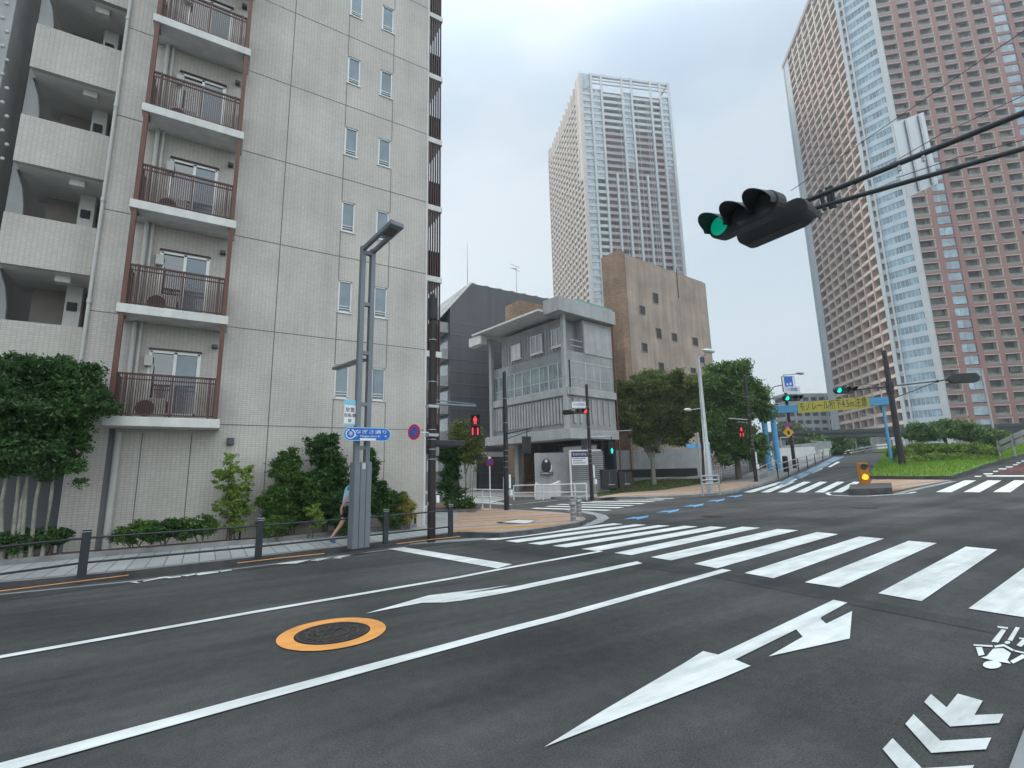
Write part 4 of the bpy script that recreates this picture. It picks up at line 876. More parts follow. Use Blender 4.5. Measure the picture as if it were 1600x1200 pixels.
for f_ in (.35, .675): ribs.obox(CT+Ut*(f_*WR-.4)-Vt*.7, Ut*.8, Vt*1.2, Z_*(zT-crown-13*FH))
for f_ in (.42, .53, .62, .72, .745): ribs.obox(CT+Ut*(f_*WR-.1)-Vt*.3, Ut*.16, Vt*.16, Z_*(zT-crown-4))
ribs.obox(CT+Ut*(WR-.9)-Vt*.5, Ut*1.2, Vt*1.2, Z_*zT); ribs.obox(CT-Ut*.3-Vt*.4, Ut*.7, Vt*.9, Z_*(zT+.0))
ribs.build('rib', M['palewhite'], ct)
cn = MB()
cn.obox(CT+Ut*.12*WR-Vt*.3+Z_*(zT-1.2), Ut*(.88*WR), Vt*1.0, Z_*1.0)
for q_ in (2.4, 4.2): cn.obox(CT+Ut*.12*WR+Z_*(zT-q_-.4), Ut*(.87*WR), Vt*.5, Z_*.45)
cn.obox(CT+Ut*(WR-1.2)+Z_*(zT-1.2), Ut*1.0, Vt*WL, Z_*1); cn.obox(CT+Vt*(WL-1)+Z_*(zT-1.2), Ut*WR, Vt*1, Z_*1)
for k in range(8): cn.obox(CT+Vt*(WL-1)+Ut*(WR*k/7.0-.3)+Z_*(zT-crown), Ut*.6, Vt*.6, Z_*crown)
cn.build('roof_crown', M['palewhite'], ct)
cg = MB().obox(CT-Vt*.05+Ut*.1+Z_*(zT-crown), Ut*(WR*.125-.1), Vt*3, Z_*(crown-.3)); cg.build('crown_glass', M['tower_glass'], ct)
lf_ = MB(); lw_ = MB()
nb_ = 13
for i, z in enumerate(zf):
    if z < 5: break
    lf_.obox(CT-Ut*.10+Z_*(z-FH-.2), Ut*1.5, Vt*WL, Z_*1.25)
lf_.build('left_spandrel', M['cream'], ct)
for k in range(nb_+1): lw_.obox(CT+Vt*(WL*k/nb_-.3)-Ut*.35, Vt*.6, Ut*1.7, Z_*(zT-crown*.2-(.0 if k < 10 else 0)))
lw_.obox(CT+Vt*.3-Ut*.15+Z_*(zT-crown-14*FH), Vt*(WL*.10), Ut*1.4, Z_*(crown+14*FH-.5))
lw_.build('left_rib', M['cream'], ct)

# --- red tower on the right
PR = atD(1463.7, 560, 121.0); PR.z = 0
rt_ = empty('apartment_tower', PR, 'huge red brown apartment tower with a glazed white corner bay, at the right', 'tower')
Ur = azd(102.1); Vl = azd(12.1); Cd = azd(-32.9)
ztop = 190.0
def lenpx(P, d, px, py):                        # along d from P until the vertical through it meets pixel (px,py)
    q_ = onF(px, py, P, d); return (q_-P).dot(d)
LC = lenpx(PR, Cd, 1400, 560); PL = PR+Cd*LC; LL = lenpx(PL, Vl, 1286.5, 560)
zend = onF(1222, 108, PL, Vl).z
ztop = zend; FR = 3.15
nfl = int(ztop//FR)
body = MB(); e1 = PR+Ur*60+Z_*0; 
pts = [PR+Cd*1.2+Vl*0, PL+Vl*1.0+Cd*0, PL+Vl*LL, PL+Vl*LL+Ur*90, PR+Ur*90+Vl*1.2, PR+Vl*1.5]
def shrink(P): return P
cpts = [PR+Vl*1.3+Ur*.3, PL+Ur*1.6+Vl*.3, PL+Ur*1.6+Vl*(LL-1.2), PL+Vl*(LL-1.2)+Ur*80, PR+Ur*80+Vl*1.3]
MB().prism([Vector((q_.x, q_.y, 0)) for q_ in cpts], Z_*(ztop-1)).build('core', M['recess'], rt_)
# right face grid : opening edges measured at the sixth storey row, as lengths along Ur
def rpx(px, py=600): return lenpx(PR, Ur, px, py)
cols = [(rpx(1474), rpx(1504)), (rpx(1514), rpx(1538)), (rpx(1547), rpx(1572))]
pit = cols[2][0]-cols[1][0]; wdo = cols[2][1]-cols[2][0]
x_ = cols[2][0]+pit
cols[0] = (.9, cols[0][1])
while x_ < 62: cols.append((x_, x_+wdo)); x_ += pit
piers = MB(); sp = MB(); prev = 0
edges = [0]
for a, b in cols: edges += [a, b]
edges.append(64)
for i in range(0, len(edges)-1, 2): piers.obox(PR+Ur*edges[i], Ur*(edges[i+1]-edges[i]), Vl*1.7, Z_*ztop)
hor = MB(); trims = []; glz = []; rails = []
for k in range(nfl+1):
    z = k*FR
    hor.obox(PR+Vl*.06+Z_*(z-.30), Ur*64, Vl*1.3, Z_*.72)
    for ci, (a, b) in enumerate(cols):
        key = abs(z-45)+a*2
        P = PR+Ur*a+Z_*z
        if (ci == 1 and k < 27) or (ci in (6,)): glz.append((key, [(P+Vl*.25+Z_*.65, Ur*(b-a), Vl*.3, Z_*(FR-.95))]))
        else:
            trims.append((key, [(P-Vl*.04+Z_*(FR-.42), Ur*(b-a+.1), Vl*.3, Z_*.18), (P+Ur*(b-a-.22)+Vl*.05+Z_*.42, Ur*.22, Vl*1.2, Z_*(FR-.84))]))  # cream colour stands for light on the slab edge and right jamb
            rails.append((key, [(P+Vl*.09+Z_*.42, Ur*(b-a-.22), Vl*.04, Z_*.55)]))
piers.build('wall', M['redbrown'], rt_); hor.build('spandrel', M['redbrown'], rt_)
repeat_parts(trims, 'balcony', M['cream'], rt_, 60); repeat_parts(glz, 'window', M['tower_glass'], rt_, 30); repeat_parts(rails, 'balcony_rail', M['railglass'], rt_, 60)
# upper storeys pale
# left face
ncl = 8; strip0 = lenpx(PL, Vl, 1297, 560); wcol = strip0/ncl
lp = MB(); ls = MB(); lc_ = MB()
for c_ in range(ncl+1): lp.obox(PL+Vl*(c_*wcol)-Ur*.02, Vl*.62, Ur*1.5, Z_*(ztop-18 if c_ else ztop))
for c_ in range(ncl+1): lc_.obox(PL+Vl*(c_*wcol)-Ur*.02+Z_*(ztop-18), Vl*.8, Ur*1.5, Z_*18)
M['salmon'] = mat('salmon_panel', (.56, .385, .335), .85, var=.06, scale=.15)
for k in range(nfl+1):
    z = k*FR; ls.obox(PL+Ur*.10+Z_*(z-.25), Vl*strip0, Ur*1.5, Z_*.85)
lp.build('left_pier', M['salmon'], rt_); lc_.build('left_upper_pier', M['cream'], rt_)
ls.build('left_spandrel', M['beige'] if 'beige' in M else M.setdefault('beige', mat('beige_panel', (.60, .52, .43), .85, var=.06, scale=.15)), rt_)
tr2 = []
for k in range(nfl+1):
    for c_ in range(ncl): tr2.append((c_*3+abs(k-14), [(PL+Vl*(c_*wcol+.85)-Ur*.05+Z_*(k*FR+FR-.42), Vl*(wcol-.85), Ur*.4, Z_*.17)]))
repeat_parts(tr2, 'balcony', M['cream'], rt_, 60)
# end strip of pale glazing
eg = []
for k in range(nfl+1):
    eg.append((abs(k-14), [(PL+Vl*strip0-Ur*.05+Z_*(k*FR+.7), Vl*(LL-strip0-1), Ur*.2, Z_*(FR-.7))]))
repeat_parts(eg, 'end_window', M['palewhite'], rt_, 30)
es = MB(); es.obox(PL+Vl*strip0-Ur*.0, Vl*(LL-strip0), Ur*1.4, Z_*(ztop-1)); es.obox(PL+Vl*(LL-.9)-Ur*.3, Vl*1.0, Ur*1.2, Z_*ztop); es.build('end_wall', M['bluewhite'], rt_)
# glazed corner bay
by = MB(); gl2 = []; N2 = Vector((Cd.y, -Cd.x, 0))
if N2.dot(Vector((PR.x, PR.y, 0))) > 0: N2 = -N2
for k in range(nfl+1):
    z = k*FR
    by.obox(PR-N2*.9+Z_*(z-.55), Cd*LC, N2*1.2, Z_*1.35)
    gl2.append((abs(z-40), [(PR+Cd*.9-N2*.6+Z_*(z+.8), Cd*(LC-2.0), N2*.8, Z_*(FR-1.35))]))
    if k % 1 == 0:
        for j in range(1, 7): by.obox(PR+Cd*(.9+(LC-2)*j/7)-N2*.1+Z_*(z+.8), Cd*.10, N2*.32, Z_*(FR-1.35))
by.build('bay_spandrel', M['bluewhite'], rt_)
repeat_parts(gl2, 'bay_window', M['tower_glass'], rt_, 60)
cc = MB(); cc.obox(PR-Cd*.6-N2*.5, Cd*1.3, N2*1.1, Z_*ztop); cc.obox(PL-Cd*.4-N2*.5, Cd*.9, N2*1.1, Z_*ztop); cc.obox(PL-Cd*1.6-N2*.3, Cd*.4, N2*.9, Z_*ztop); cc.build('bay_column', M['palewhite'], rt_)
MB().obox(PL+Vl*-.3-Ur*.4+Z_*(ztop-.8), Vl*(LL+.6), Ur*2, Z_*1.6).build('parapet', M['mauve'], rt_)

# --- distant white apartment slab beyond the gate
FA = atD(1236, 700, 190.0); FA.z = 0; Uf = azd(85); Vf = azd(-5)
fa_ = empty('apartment_building', FA, 'distant grey white apartment slab with horizontal balcony bands, beyond the blue gate', 'building')
zt = onF(1240, 616, FA, Uf).z; WF = lenpx(FA, Uf, 1330, 650); WF2 = lenpx(FA, Vf, 1211, 660)
MB().obox(FA+Uf*1+Vf*1, Uf*(WF-1), Vf*(abs(WF2)-1), Z_*(zt-1)).build('core', M['dark_grey'], fa_)
fl = []; n = int(zt/3.0)
for k in range(n+1): fl.append((k, [(FA+Z_*(zt-1.2-3.0*k), Uf*WF, Vf*abs(WF2), Z_*1.5)]))
repeat_parts(fl, 'balcony_band', M['palewhite'], fa_, 40)
st_ = MB()
for k in range(8): st_.obox(FA+Uf*(WF*k/8)-Vf*.2, Uf*.6, Vf*1, Z_*zt)
st_.build('divider_wall', M['palewhite'], fa_)

# ------------------------------------------------------------------ vegetation
rng = np.random.default_rng(11)
def leaf_mesh(name, centers, size, m, parent, origin, upright=.0, aspect=1.8):
    n = len(centers); c = np.asarray(centers); 
    d = rng.normal(size=(n, 3)); d /= np.linalg.norm(d, axis=1)[:, None]
    e = rng.normal(size=(n, 3)); e[:, 2] += .3; e -= d*(e*d).sum(1)[:, None]; e /= np.linalg.norm(e, axis=1)[:, None]
    s_ = size*rng.uniform(.6, 1.35, n)[:, None]
    a = d*s_*.5*aspect; b = e*s_*.5
    v = np.empty((n, 4, 3)); v[:, 0] = c-a; v[:, 1] = c+b*.9; v[:, 2] = c+a; v[:, 3] = c-b*.9
    v = v.reshape(-1, 3)-np.array(origin); me = bpy.data.meshes.new(name); me.vertices.add(4*n); me.vertices.foreach_set('co', v.ravel())
    me.loops.add(4*n); me.loops.foreach_set('vertex_index', np.arange(4*n)); me.polygons.add(n); me.polygons.foreach_set('loop_start', np.arange(0, 4*n, 4)); me.polygons.foreach_set('loop_total', np.full(n, 4))
    me.update(); me.materials.append(m); o = bpy.data.objects.new(name, me); COL.objects.link(o)
    if parent: o.parent = parent; o['_o'] = list(origin)
    else: o.location = origin
    return o
def crown_pts(blobs, nclump, per, spread, fill=.35, sub=7):
    """blobs: (centre, (rx, ry, rz)); each is broken into uneven boughs whose leaves gather in flattened clumps, with gaps between"""
    bs_ = []
    for c, r in blobs:
        c = np.array(c, float); r = np.array(r, float); bs_.append((c, r*.62))
        for _ in range(sub):
            d = rng.normal(size=3); d /= np.linalg.norm(d); f_ = rng.uniform(.26, .50); bs_.append((c+d*r*rng.uniform(.55, 1.0), r*f_))
    vol = np.array([(b[1][0]*b[1][1]*b[1][2])**.72 for b in bs_]); pb_ = vol/vol.sum(); out = []
    for _ in range(nclump):
        c, r = bs_[rng.choice(len(bs_), p=pb_)]; d = rng.normal(size=3); d /= np.linalg.norm(d); q = rng.uniform(fill, 1.1)**.6
        cc = c+d*r*q; k = max(4, int(per*rng.uniform(.4, 1.6))); sp_ = spread*rng.uniform(.5, 1.5)
        out.append(cc+rng.normal(size=(k, 3))*np.array([sp_, sp_, sp_*.5]))
    return np.concatenate(out)
def stems(parent, base, tops, r0, m, name='trunk'):
    for bpt, t in tops:
        a, b = Vector(bpt), Vector(t); mid = (a+b)/2+Vector((random.uniform(-.06, .06), random.uniform(-.06, .06), 0))*(b-a).length*.5
        MB().tube([a, mid, b], [r0, r0*.75, r0*.35], 7).build(name, m, parent, True)
def tree(base, blobs, nclump, per, spread, leaf, m, label, trunk_top, r0=.15, limbs=5, bark='bark', name='tree', cat='tree', group=None, zmin=.15, fill=.35):
    base = Vector(base); e = empty(name, base, label, cat, group); P = crown_pts(blobs, nclump, per, spread, fill); P = P[P[:, 2] > base.z+zmin]
    leaf_mesh('crown', P, leaf, m, e, base)
    mb = MB(); tt = Vector(trunk_top); mb.tube([base-Vector((0, 0, .1)), base.lerp(tt, .5)+Vector((.05, .03, 0)), tt], [r0, r0*.75, r0*.55], 9)
    for i in range(limbs):
        c, r = blobs[i % len(blobs)]; c = Vector(c)+Vector((random.uniform(-.5, .5)*r[0], random.uniform(-.5, .5)*r[1], random.uniform(-.1, .5)*r[2])); s_ = base.lerp(tt, random.uniform(.6, 1)); md = s_.lerp(c, .5)+Vector((0, 0, .12))
        mb.tube([s_, md, c], [r0*.5, r0*.32, r0*.12], 6, cap=False)
    mb.build('trunk', M[bark], e, True); return e
def V3(v): return (v[0], v[1], v[2])
# large tree left
def atY(px, py, Y): return onY(px, py, Y)
YB = 14.9
b0 = atY(40, 845, YB); b0.z = .2
bl = [(V3(atY(60, 600, YB)), (1.35, .7, .75)), (V3(atY(95, 640, YB-.1)), (1.05, .7, .6)), (V3(atY(20, 640, YB)), (1.2, .7, .7)), (V3(atY(50, 690, YB)), (1.2, .6, .65)), (V3(atY(100, 690, YB)), (.75, .5, .5)), (V3(atY(80, 575, YB)), (.9, .6, .45)), (V3(atY(-60, 640, YB)), (1.3, .7, 1.1)), (V3(atY(70, 735, YB)), (.7, .4, .35))]
e = empty('tree', b0, 'large dark green multi-stemmed tree in the planting bed at the left edge', 'tree')
P = crown_pts(bl, 1500, 50, .085, .35); leaf_mesh('crown', P, .042, M['leaf_dark'], e, b0, aspect=2.6)
stems(e, b0, [((atY(x0, 838, YB+.1).x, YB+.1, .2), V3(atY(x1, 690, YB+.1))) for x0, x1 in ((30, 55), (37, 48), (52, 75), (70, 90), (22, 35), (8, 20))], .045, M['bark_pale'], 'trunk')
# sapling
def shrub(pxc, base_y, Y, blobs_px, ncl, per, spread, leaf, m, label, name='shrub', stem=4, group=None, cat='shrub'):
    """blobs_px: (px, py, rx_px, ry_px) on the upright plane Y"""
    b = atY(pxc, base_y, Y); b.z = .2; bl = []
    for x, y, rx, ry in blobs_px:
        c = atY(x, y, Y); x2 = atY(x+rx, y, Y); z2 = atY(x, y-ry, Y); bl.append((V3(c), (abs(x2.x-c.x), max(.12, min(.55, abs(x2.x-c.x)*.9)), abs(z2.z-c.z))))
    e = empty(name, b, label, cat, group); P = crown_pts(bl, int(ncl*2.0), int(per*1.3), spread*.8, .3); leaf = leaf*.62; P = P[(P[:, 2] > b.z+.03) & (P[:, 1] < YF-.03)]; leaf_mesh('foliage', P, leaf, m, e, b, aspect=2.0)
    mb = MB()
    for i in range(stem):
        c, r = bl[i % len(bl)]; s_ = b+Vector((random.uniform(-.12, .12), random.uniform(-.05, .05), -.02)); mb.tube([s_, s_.lerp(Vector(c), .5)+Vector((random.uniform(-.05, .05), 0, 0)), Vector(c)], [.022, .016, .008], 5)
    mb.build('stem', M['bark'], e, True); return e
YP = 15.55
shrub(360, 838, YP, [(358, 735, 24, 18), (352, 760, 22, 22), (370, 770, 20, 22), (385, 745, 13, 22), (355, 795, 24, 20), (375, 800, 20, 20), (355, 718, 13, 12), (365, 822, 20, 14)], 120, 18, .06, .075, M['leaf_bright'], 'slender light green sapling against the tiled wall, right of the downpipe', 'sapling', 6)
shrub(455, 838, YP, [(452, 740, 32, 32), (440, 775, 28, 28), (470, 770, 28, 30), (455, 720, 20, 18), (455, 805, 32, 22)], 420, 34, .07, .065, M['leaf_mid'], 'rounded dark green shrub left of the double lamp post, left one of the tall pair', 'shrub')
shrub(510, 838, YP-.1, [(508, 715, 30, 30), (500, 760, 30, 34), (528, 750, 24, 40), (508, 690, 16, 16), (515, 800, 34, 26), (486, 700, 8, 16), (520, 690, 8, 14)], 560, 36, .07, .065, M['leaf_dark'], 'tall dark green shrub right behind the double lamp post, left of it', 'shrub')
shrub(605, 832, YP-.1, [(583, 745, 9, 30), (590, 775, 16, 34), (600, 800, 18, 24), (582, 715, 5, 18)], 260, 32, .06, .06, M['leaf_dark'], 'dark shrub just right of the double lamp post', 'shrub')
shrub(620, 828, YP-.05, [(612, 785, 20, 20), (618, 805, 22, 18), (600, 770, 12, 12), (632, 800, 12, 14)], 220, 30, .06, .06, M['leaf_mid'], 'mid green bush between the dark shrub and the yellow bush', 'shrub')
shrub(636, 825, YP-.25, [(634, 790, 12, 12), (638, 806, 11, 12), (630, 778, 7, 6)], 110, 26, .05, .055, M['leaf_yellow'], 'small yellow leaved bush at the corner of the tiled wall', 'shrub')
for i, (x, yy, wd, m, lab) in enumerate(((18, 852, 40, 'leaf_dark', 'low dark ground shrub under the large tree at the left edge'), (75, 848, 30, 'leaf_dark', 'low dark shrub behind the small grey bollard light'), (215, 838, 40, 'leaf_mid', 'low shrub beside the foot of the grey downpipe'), (262, 834, 36, 'leaf_dark', 'low shrub row middle piece left of the light green sapling'), (310, 830, 30, 'leaf_mid', 'low shrub directly left of the light green sapling'), (430, 826, 26, 'leaf_mid', 'low shrub at the foot of the rounded dark shrub'), (545, 822, 26, 'leaf_dark', 'low shrub behind the foot of the double lamp post'))):
    shrub(x, yy+8, 15.1, [(x-wd*.5, yy-4, wd*.6, 13), (x+wd*.4, yy-6, wd*.6, 15), (x, yy-12, wd*.5, 12)], 130, 26, .06, .06, M[m], lab, 'shrub', 3)
shrub(487, 828, 14.95, [(490, 800, 9, 12), (498, 812, 10, 12)], 40, 24, .05, .05, M['leaf_bright'], 'small bright green shoot in front of the tall dark shrub', 'shrub', 3)
# planter at the corner of the pavement with slender trees
pcn = gg(716, 803, .15); pe = drape([gp([(668, 800), (742, 801), (752, 797), (745, 793.5), (700, 790), (668, 790)], .15)], .27, M['soil'], 'planting_bed', thick=.15, kmat=M['kerb']); structure(pe)
def gtree(bx, by, blobs_px, ncl, per, spread, leaf, m, label, tt, r0, dz=.15, **k):
    b = gg(bx, by, dz); D = float(np.array([b.x, b.y]) @ FW2); bl = []
    for x, y, rx, ry in blobs_px:
        c = atD(x, y, D); rr_ = rx*D/FP; bl.append((V3(c), (rr_, rr_*.85, ry*D/FP)))
    return tree(b, bl, ncl, per, spread, leaf, M[m], label, V3(atD(tt[0], tt[1], D)), r0, **k)
gtree(704, 797, [(706, 715, 22, 24), (700, 745, 18, 24), (712, 770, 16, 16)], 420, 34, .09, .06, 'leaf_dark', 'dark leaved slender tree behind the brown signal pole, left one in the corner planter', (704, 730), .05, limbs=4, bark='bark')
gtree(727, 796, [(725, 690, 24, 30), (735, 715, 20, 22), (720, 665, 12, 12), (738, 695, 14, 10)], 300, 30, .11, .06, 'leaf_olive', 'slender yellow green tree in the corner planter under the red pedestrian light', (727, 720), .045, limbs=6, bark='bark_pale')
for x0, x1 in ((716, 716), (733, 735), (738, 742)):
    b = gg(x0, 796, .15); D = float(np.array([b.x, b.y]) @ FW2); stems(bpy.data.objects['tree.002'] if 'tree.002' in bpy.data.objects else None, b, [(V3(b), V3(atD(x1, 725, D)))], .03, M['bark_pale'], 'trunk')
gtree(722, 798, [(712, 790, 16, 8), (730, 789, 12, 9)], 90, 26, .08, .08, 'leaf_mid', 'low green shrub at the foot of the slender trees in the corner planter', (722, 792), .03, limbs=3, name='shrub', cat='shrub')
# big street trees in front of the brick building
gtree(1022, 757, [(1000, 615, 42, 32), (1040, 605, 38, 30), (975, 650, 34, 34), (1020, 655, 46, 40), (1065, 640, 34, 36), (985, 610, 26, 22), (1050, 680, 36, 24), (965, 625, 22, 20), (1080, 610, 24, 24), (1010, 690, 30, 16), (1025, 585, 18, 12), (955, 670, 14, 14)], 2600, 40, .20, .105, 'leaf_far', 'broad round crowned street tree with a pale slanted trunk in front of the brick block', (1018, 700), .22, limbs=11, bark='bark_pale', fill=.15)
gtree(1155, 748, [(1140, 600, 38, 34), (1165, 630, 34, 40), (1115, 620, 30, 36), (1125, 660, 36, 40), (1165, 680, 32, 36), (1150, 575, 20, 14), (1180, 610, 20, 26), (1140, 700, 40, 30), (1110, 600, 18, 18)], 2500, 38, .22, .115, 'leaf_mid', 'tall dark tree behind the street lamp, left of the blue gate', (1150, 700), .25, limbs=10, fill=.15)
gtree(1100, 752, [(1095, 650, 24, 40), (1105, 610, 22, 22), (1085, 600, 16, 14)], 700, 34, .2, .11, 'leaf_olive', 'yellowish street tree between the broad round tree and the tall dark tree', (1098, 700), .16, limbs=6, bark='bark')
# far greenery
def ftree(px, py, D, rx, ry, ncl, leaf, m, label, name='tree', base_y=None):
    c = atD(px, py, D); b = Vector((c.x, c.y, min(c.z-ry*D/FP, zg(c.x, c.y) if base_y is None else base_y))); r = rx*D/FP; r2 = ry*D/FP
    return tree(b, [((c.x-r*.35, c.y, c.z), (r*.6, r*.6, r2*.85)), ((c.x+r*.3, c.y-.2, c.z+r2*.1), (r*.65, r*.6, r2*.9)), ((c.x, c.y+.3, c.z+r2*.3), (r*.5, r*.5, r2*.7))], ncl, 24, leaf*1.6, leaf, M[m], label, (c.x, c.y, c.z), .18, limbs=4, name=name, cat='tree', group='trees beyond the gate', zmin=-5, fill=.1)
ftree(1270, 696, 75, 16, 15, 160, .36, 'leaf_mid', 'rounded green tree left under the monorail beam beyond the gate', base_y=-1)
ftree(1300, 698, 78, 20, 14, 200, .36, 'leaf_mid', 'green tree under the monorail beam, right of the first rounded one', base_y=-1)
ftree(1230, 693, 88, 24, 13, 200, .4, 'leaf_dark', 'dark tree under the monorail behind the gate legs', base_y=-1)
ftree(1355, 694, 92, 24, 14, 200, .4, 'leaf_dark', 'dark tree under the monorail beam above the crest of the ramp road', base_y=0)
ftree(1330, 706, 84, 12, 8, 90, .32, 'leaf_dark', 'small dark tree at the crest of the ramp road', base_y=0)
ftree(1235, 671, 150, 18, 6, 90, .6, 'leaf_mid', 'green tree tops above the monorail beam before the white slab', base_y=0)
for x, y, D, rx, ry, lab in ((1440, 676, 52, 30, 13, 'low spreading tree behind the island hedge, leftmost of the row'), (1475, 672, 54, 28, 15, 'spreading tree with feathery top behind the island hedge, second of the row'), (1515, 675, 52, 28, 13, 'green tree behind the island hedge, third of the row'), (1552, 684, 50, 24, 12, 'green tree at the right end of the row behind the island hedge')):
    ftree(x, y, D, rx, ry, 600, .15, 'leaf_mid', lab, base_y=1.0)
# hedge and grass on the island
hd = []
for x, y, rx, ry, D in ((1405, 707, 22, 14, 38), (1435, 702, 24, 14, 38.5), (1465, 703, 24, 14, 38), (1495, 703, 22, 14, 37), (1525, 703, 22, 14, 36), (1546, 708, 16, 13, 34), (1420, 720, 26, 12, 36.5), (1460, 718, 26, 12, 36), (1500, 718, 26, 12, 35), (1535, 720, 22, 10, 33.5)):
    c = atD(x, y, D); hd.append((V3(c), (rx*D/FP, rx*D/FP*.9, ry*D/FP)))
P = crown_pts(hd, 3400, 34, .12, .5, 0); he = leaf_mesh('hedge', P, .085, M['leaf_bright'], None, hd[3][0]); tag(he, 'long light green hedge growing across the back of the traffic island', 'hedge')
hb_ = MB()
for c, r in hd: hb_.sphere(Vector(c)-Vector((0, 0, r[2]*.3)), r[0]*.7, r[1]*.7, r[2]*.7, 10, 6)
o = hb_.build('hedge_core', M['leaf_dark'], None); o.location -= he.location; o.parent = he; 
def blades(name, poly, n, h, m, z_off, label, origin):
    xs_ = [p_[0] for p_ in poly]; ys_ = [p_[1] for p_ in poly]; pts_ = []
    pp_ = np.array(poly)
    while len(pts_) < n:
        x, y = random.uniform(min(xs_), max(xs_)), random.uniform(min(ys_), max(ys_)); ins_ = False; j = len(poly)-1
        for i in range(len(poly)):
            if (poly[i][1] > y) != (poly[j][1] > y) and x < (poly[j][0]-poly[i][0])*(y-poly[i][1])/(poly[j][1]-poly[i][1])+poly[i][0]: ins_ = not ins_
            j = i
        if ins_: pts_.append((x, y))
    b = MB()
    for x, y in pts_:
        z = zg(x, y)+z_off; t = random.uniform(0, 6.28); w2 = random.uniform(.012, .03); hh = h*random.uniform(.5, 1.4); lx, ly = random.gauss(0, .25)*hh, random.gauss(0, .25)*hh
        i = len(b.v); b.v += [Vector((x-w2*math.cos(t), y-w2*math.sin(t), z)), Vector((x+w2*math.cos(t), y+w2*math.sin(t), z)), Vector((x+lx, y+ly, z+hh))]; b.f.append((i, i+1, i+2))
    o_ = b.build(name, m, None, origin=origin); tag(o_, label, 'grass', kind='stuff')
isl_in = [p_ for p_ in isl]
blades('grass', isl_in, 26000, .20, M['blade'], .19, 'bright green grass covering the front of the traffic island', (isl[0][0], isl[0][1], 1))
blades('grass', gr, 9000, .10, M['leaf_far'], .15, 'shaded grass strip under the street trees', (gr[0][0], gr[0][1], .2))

# ------------------------------------------------------------------ fence along the near pavement
fpx = [(-560, 1010, 930), (-115, 940, 862), (127, 902, 826), (403, 873, 811.5), (602, 850, 796.5), (704, 838, 788.5)]
fence = None; FPs = []
for x, y, ty in fpx: b = gg(x, y, .15); FPs.append((b, 0))
fh = [hz(FPs[i][0], fpx[i][2])-FPs[i][0].z for i in (2, 3, 4, 5)]; fhm = sum(fh)/4
fe_ = empty('pedestrian_fence', FPs[3][0], 'low dark blue grey fence with two rails along the near kerb', 'fence')
fd = [(FPs[i+1][0]-FPs[i][0]).normalized() for i in range(5)]
for i, (b, _) in enumerate(FPs):
    d = fd[min(i, 4)]; rz = math.atan2(d.y, d.x); m_ = MB().cbox((b.x, b.y, b.z+fhm/2), .13, .075, fhm, rz); ps_ = m_.build('post', M['steel_dark'], fe_, bevel=.008)
    c_ = MB().cbox((b.x, b.y, b.z+fhm-.035), .136, .081, .012, rz); c_.cbox((b.x, b.y, b.z+fhm+.005), .14, .085, .012, rz); c_.build('post_cap', M['galv'], ps_)
for hgt in (.82, .30):
    for i in range(5):
        a = FPs[i][0]+Vector((0, 0, fhm*hgt)); b = FPs[i+1][0]+Vector((0, 0, fhm*hgt)); MB().tube([a, b], .020).build('rail', M['steel_dark'], fe_, True)
def bollard(px, py, ty, wpx, m, label, cap=None, dz=.19, name='bollard_light'):
    b = gg(px, py, dz); h = hz(b, ty)-b.z; D = float(np.array([b.x, b.y]) @ FW2); r = wpx*D/FP/2; e = empty(name, b, label, 'bollard'); MB().tube([b, b+Vector((0, 0, h*.86))], r, 14).build('post', m, e, True)
    MB().tube([b+Vector((0, 0, h*.862)), b+Vector((0, 0, h*.95)), b+Vector((0, 0, h))], [r*1.02, r*1.02, r*.6], 14).build('cap', cap or m, e, True); return e
bollard(92, 869, 840, 7, M['grey_paint'], 'small grey bollard light with a pale top in the planting bed', M['whitesteel'])
bollard(374, 845, 823, 3, M['steel_black'], 'thin black bollard light beside the light green sapling', M['whitesteel'])
bollard(648.5, 822, 803, 4, M['steel_black'], 'small black bollard light at the corner of the tiled wall')

# ------------------------------------------------------------------ text
def text(s_, size, origin, ux, uz, m, parent, name='lettering', depth=.002, maxw=None, align='CENTER'):
    cu = bpy.data.curves.new('t', 'FONT'); cu.body = s_; cu.size = size; cu.align_x = align; cu.align_y = 'CENTER'; cu.extrude = depth; cu.resolution_u = 2
    to = bpy.data.objects.new('t', cu); COL.objects.link(to); bpy.context.view_layer.update(); me = bpy.data.meshes.new_from_object(to.evaluated_get(bpy.context.evaluated_depsgraph_get()))
    bpy.data.objects.remove(to); bpy.data.curves.remove(cu)
    if not len(me.vertices): return None
    co_ = np.empty(len(me.vertices)*3); me.vertices.foreach_get('co', co_); co_ = co_.reshape(-1, 3)
    if maxw:
        wd = co_[:, 0].max()-co_[:, 0].min(); co_[:, 0] *= maxw/wd
    ux, uz = Vector(ux).normalized(), Vector(uz).normalized(); un = ux.cross(uz)
    o0 = Vector(parent['_o']); P = np.array(origin)-np.array(o0)+co_[:, :1]*np.array(ux)+co_[:, 1:2]*np.array(uz)+co_[:, 2:]*np.array(un)
    me.vertices.foreach_set('co', P.ravel()); me.update(); me.materials.clear(); me.materials.append(m); me.name = name
    o_ = bpy.data.objects.new(name, me); COL.objects.link(o_); o_.parent = parent; o_['_o'] = list(o0); return o_

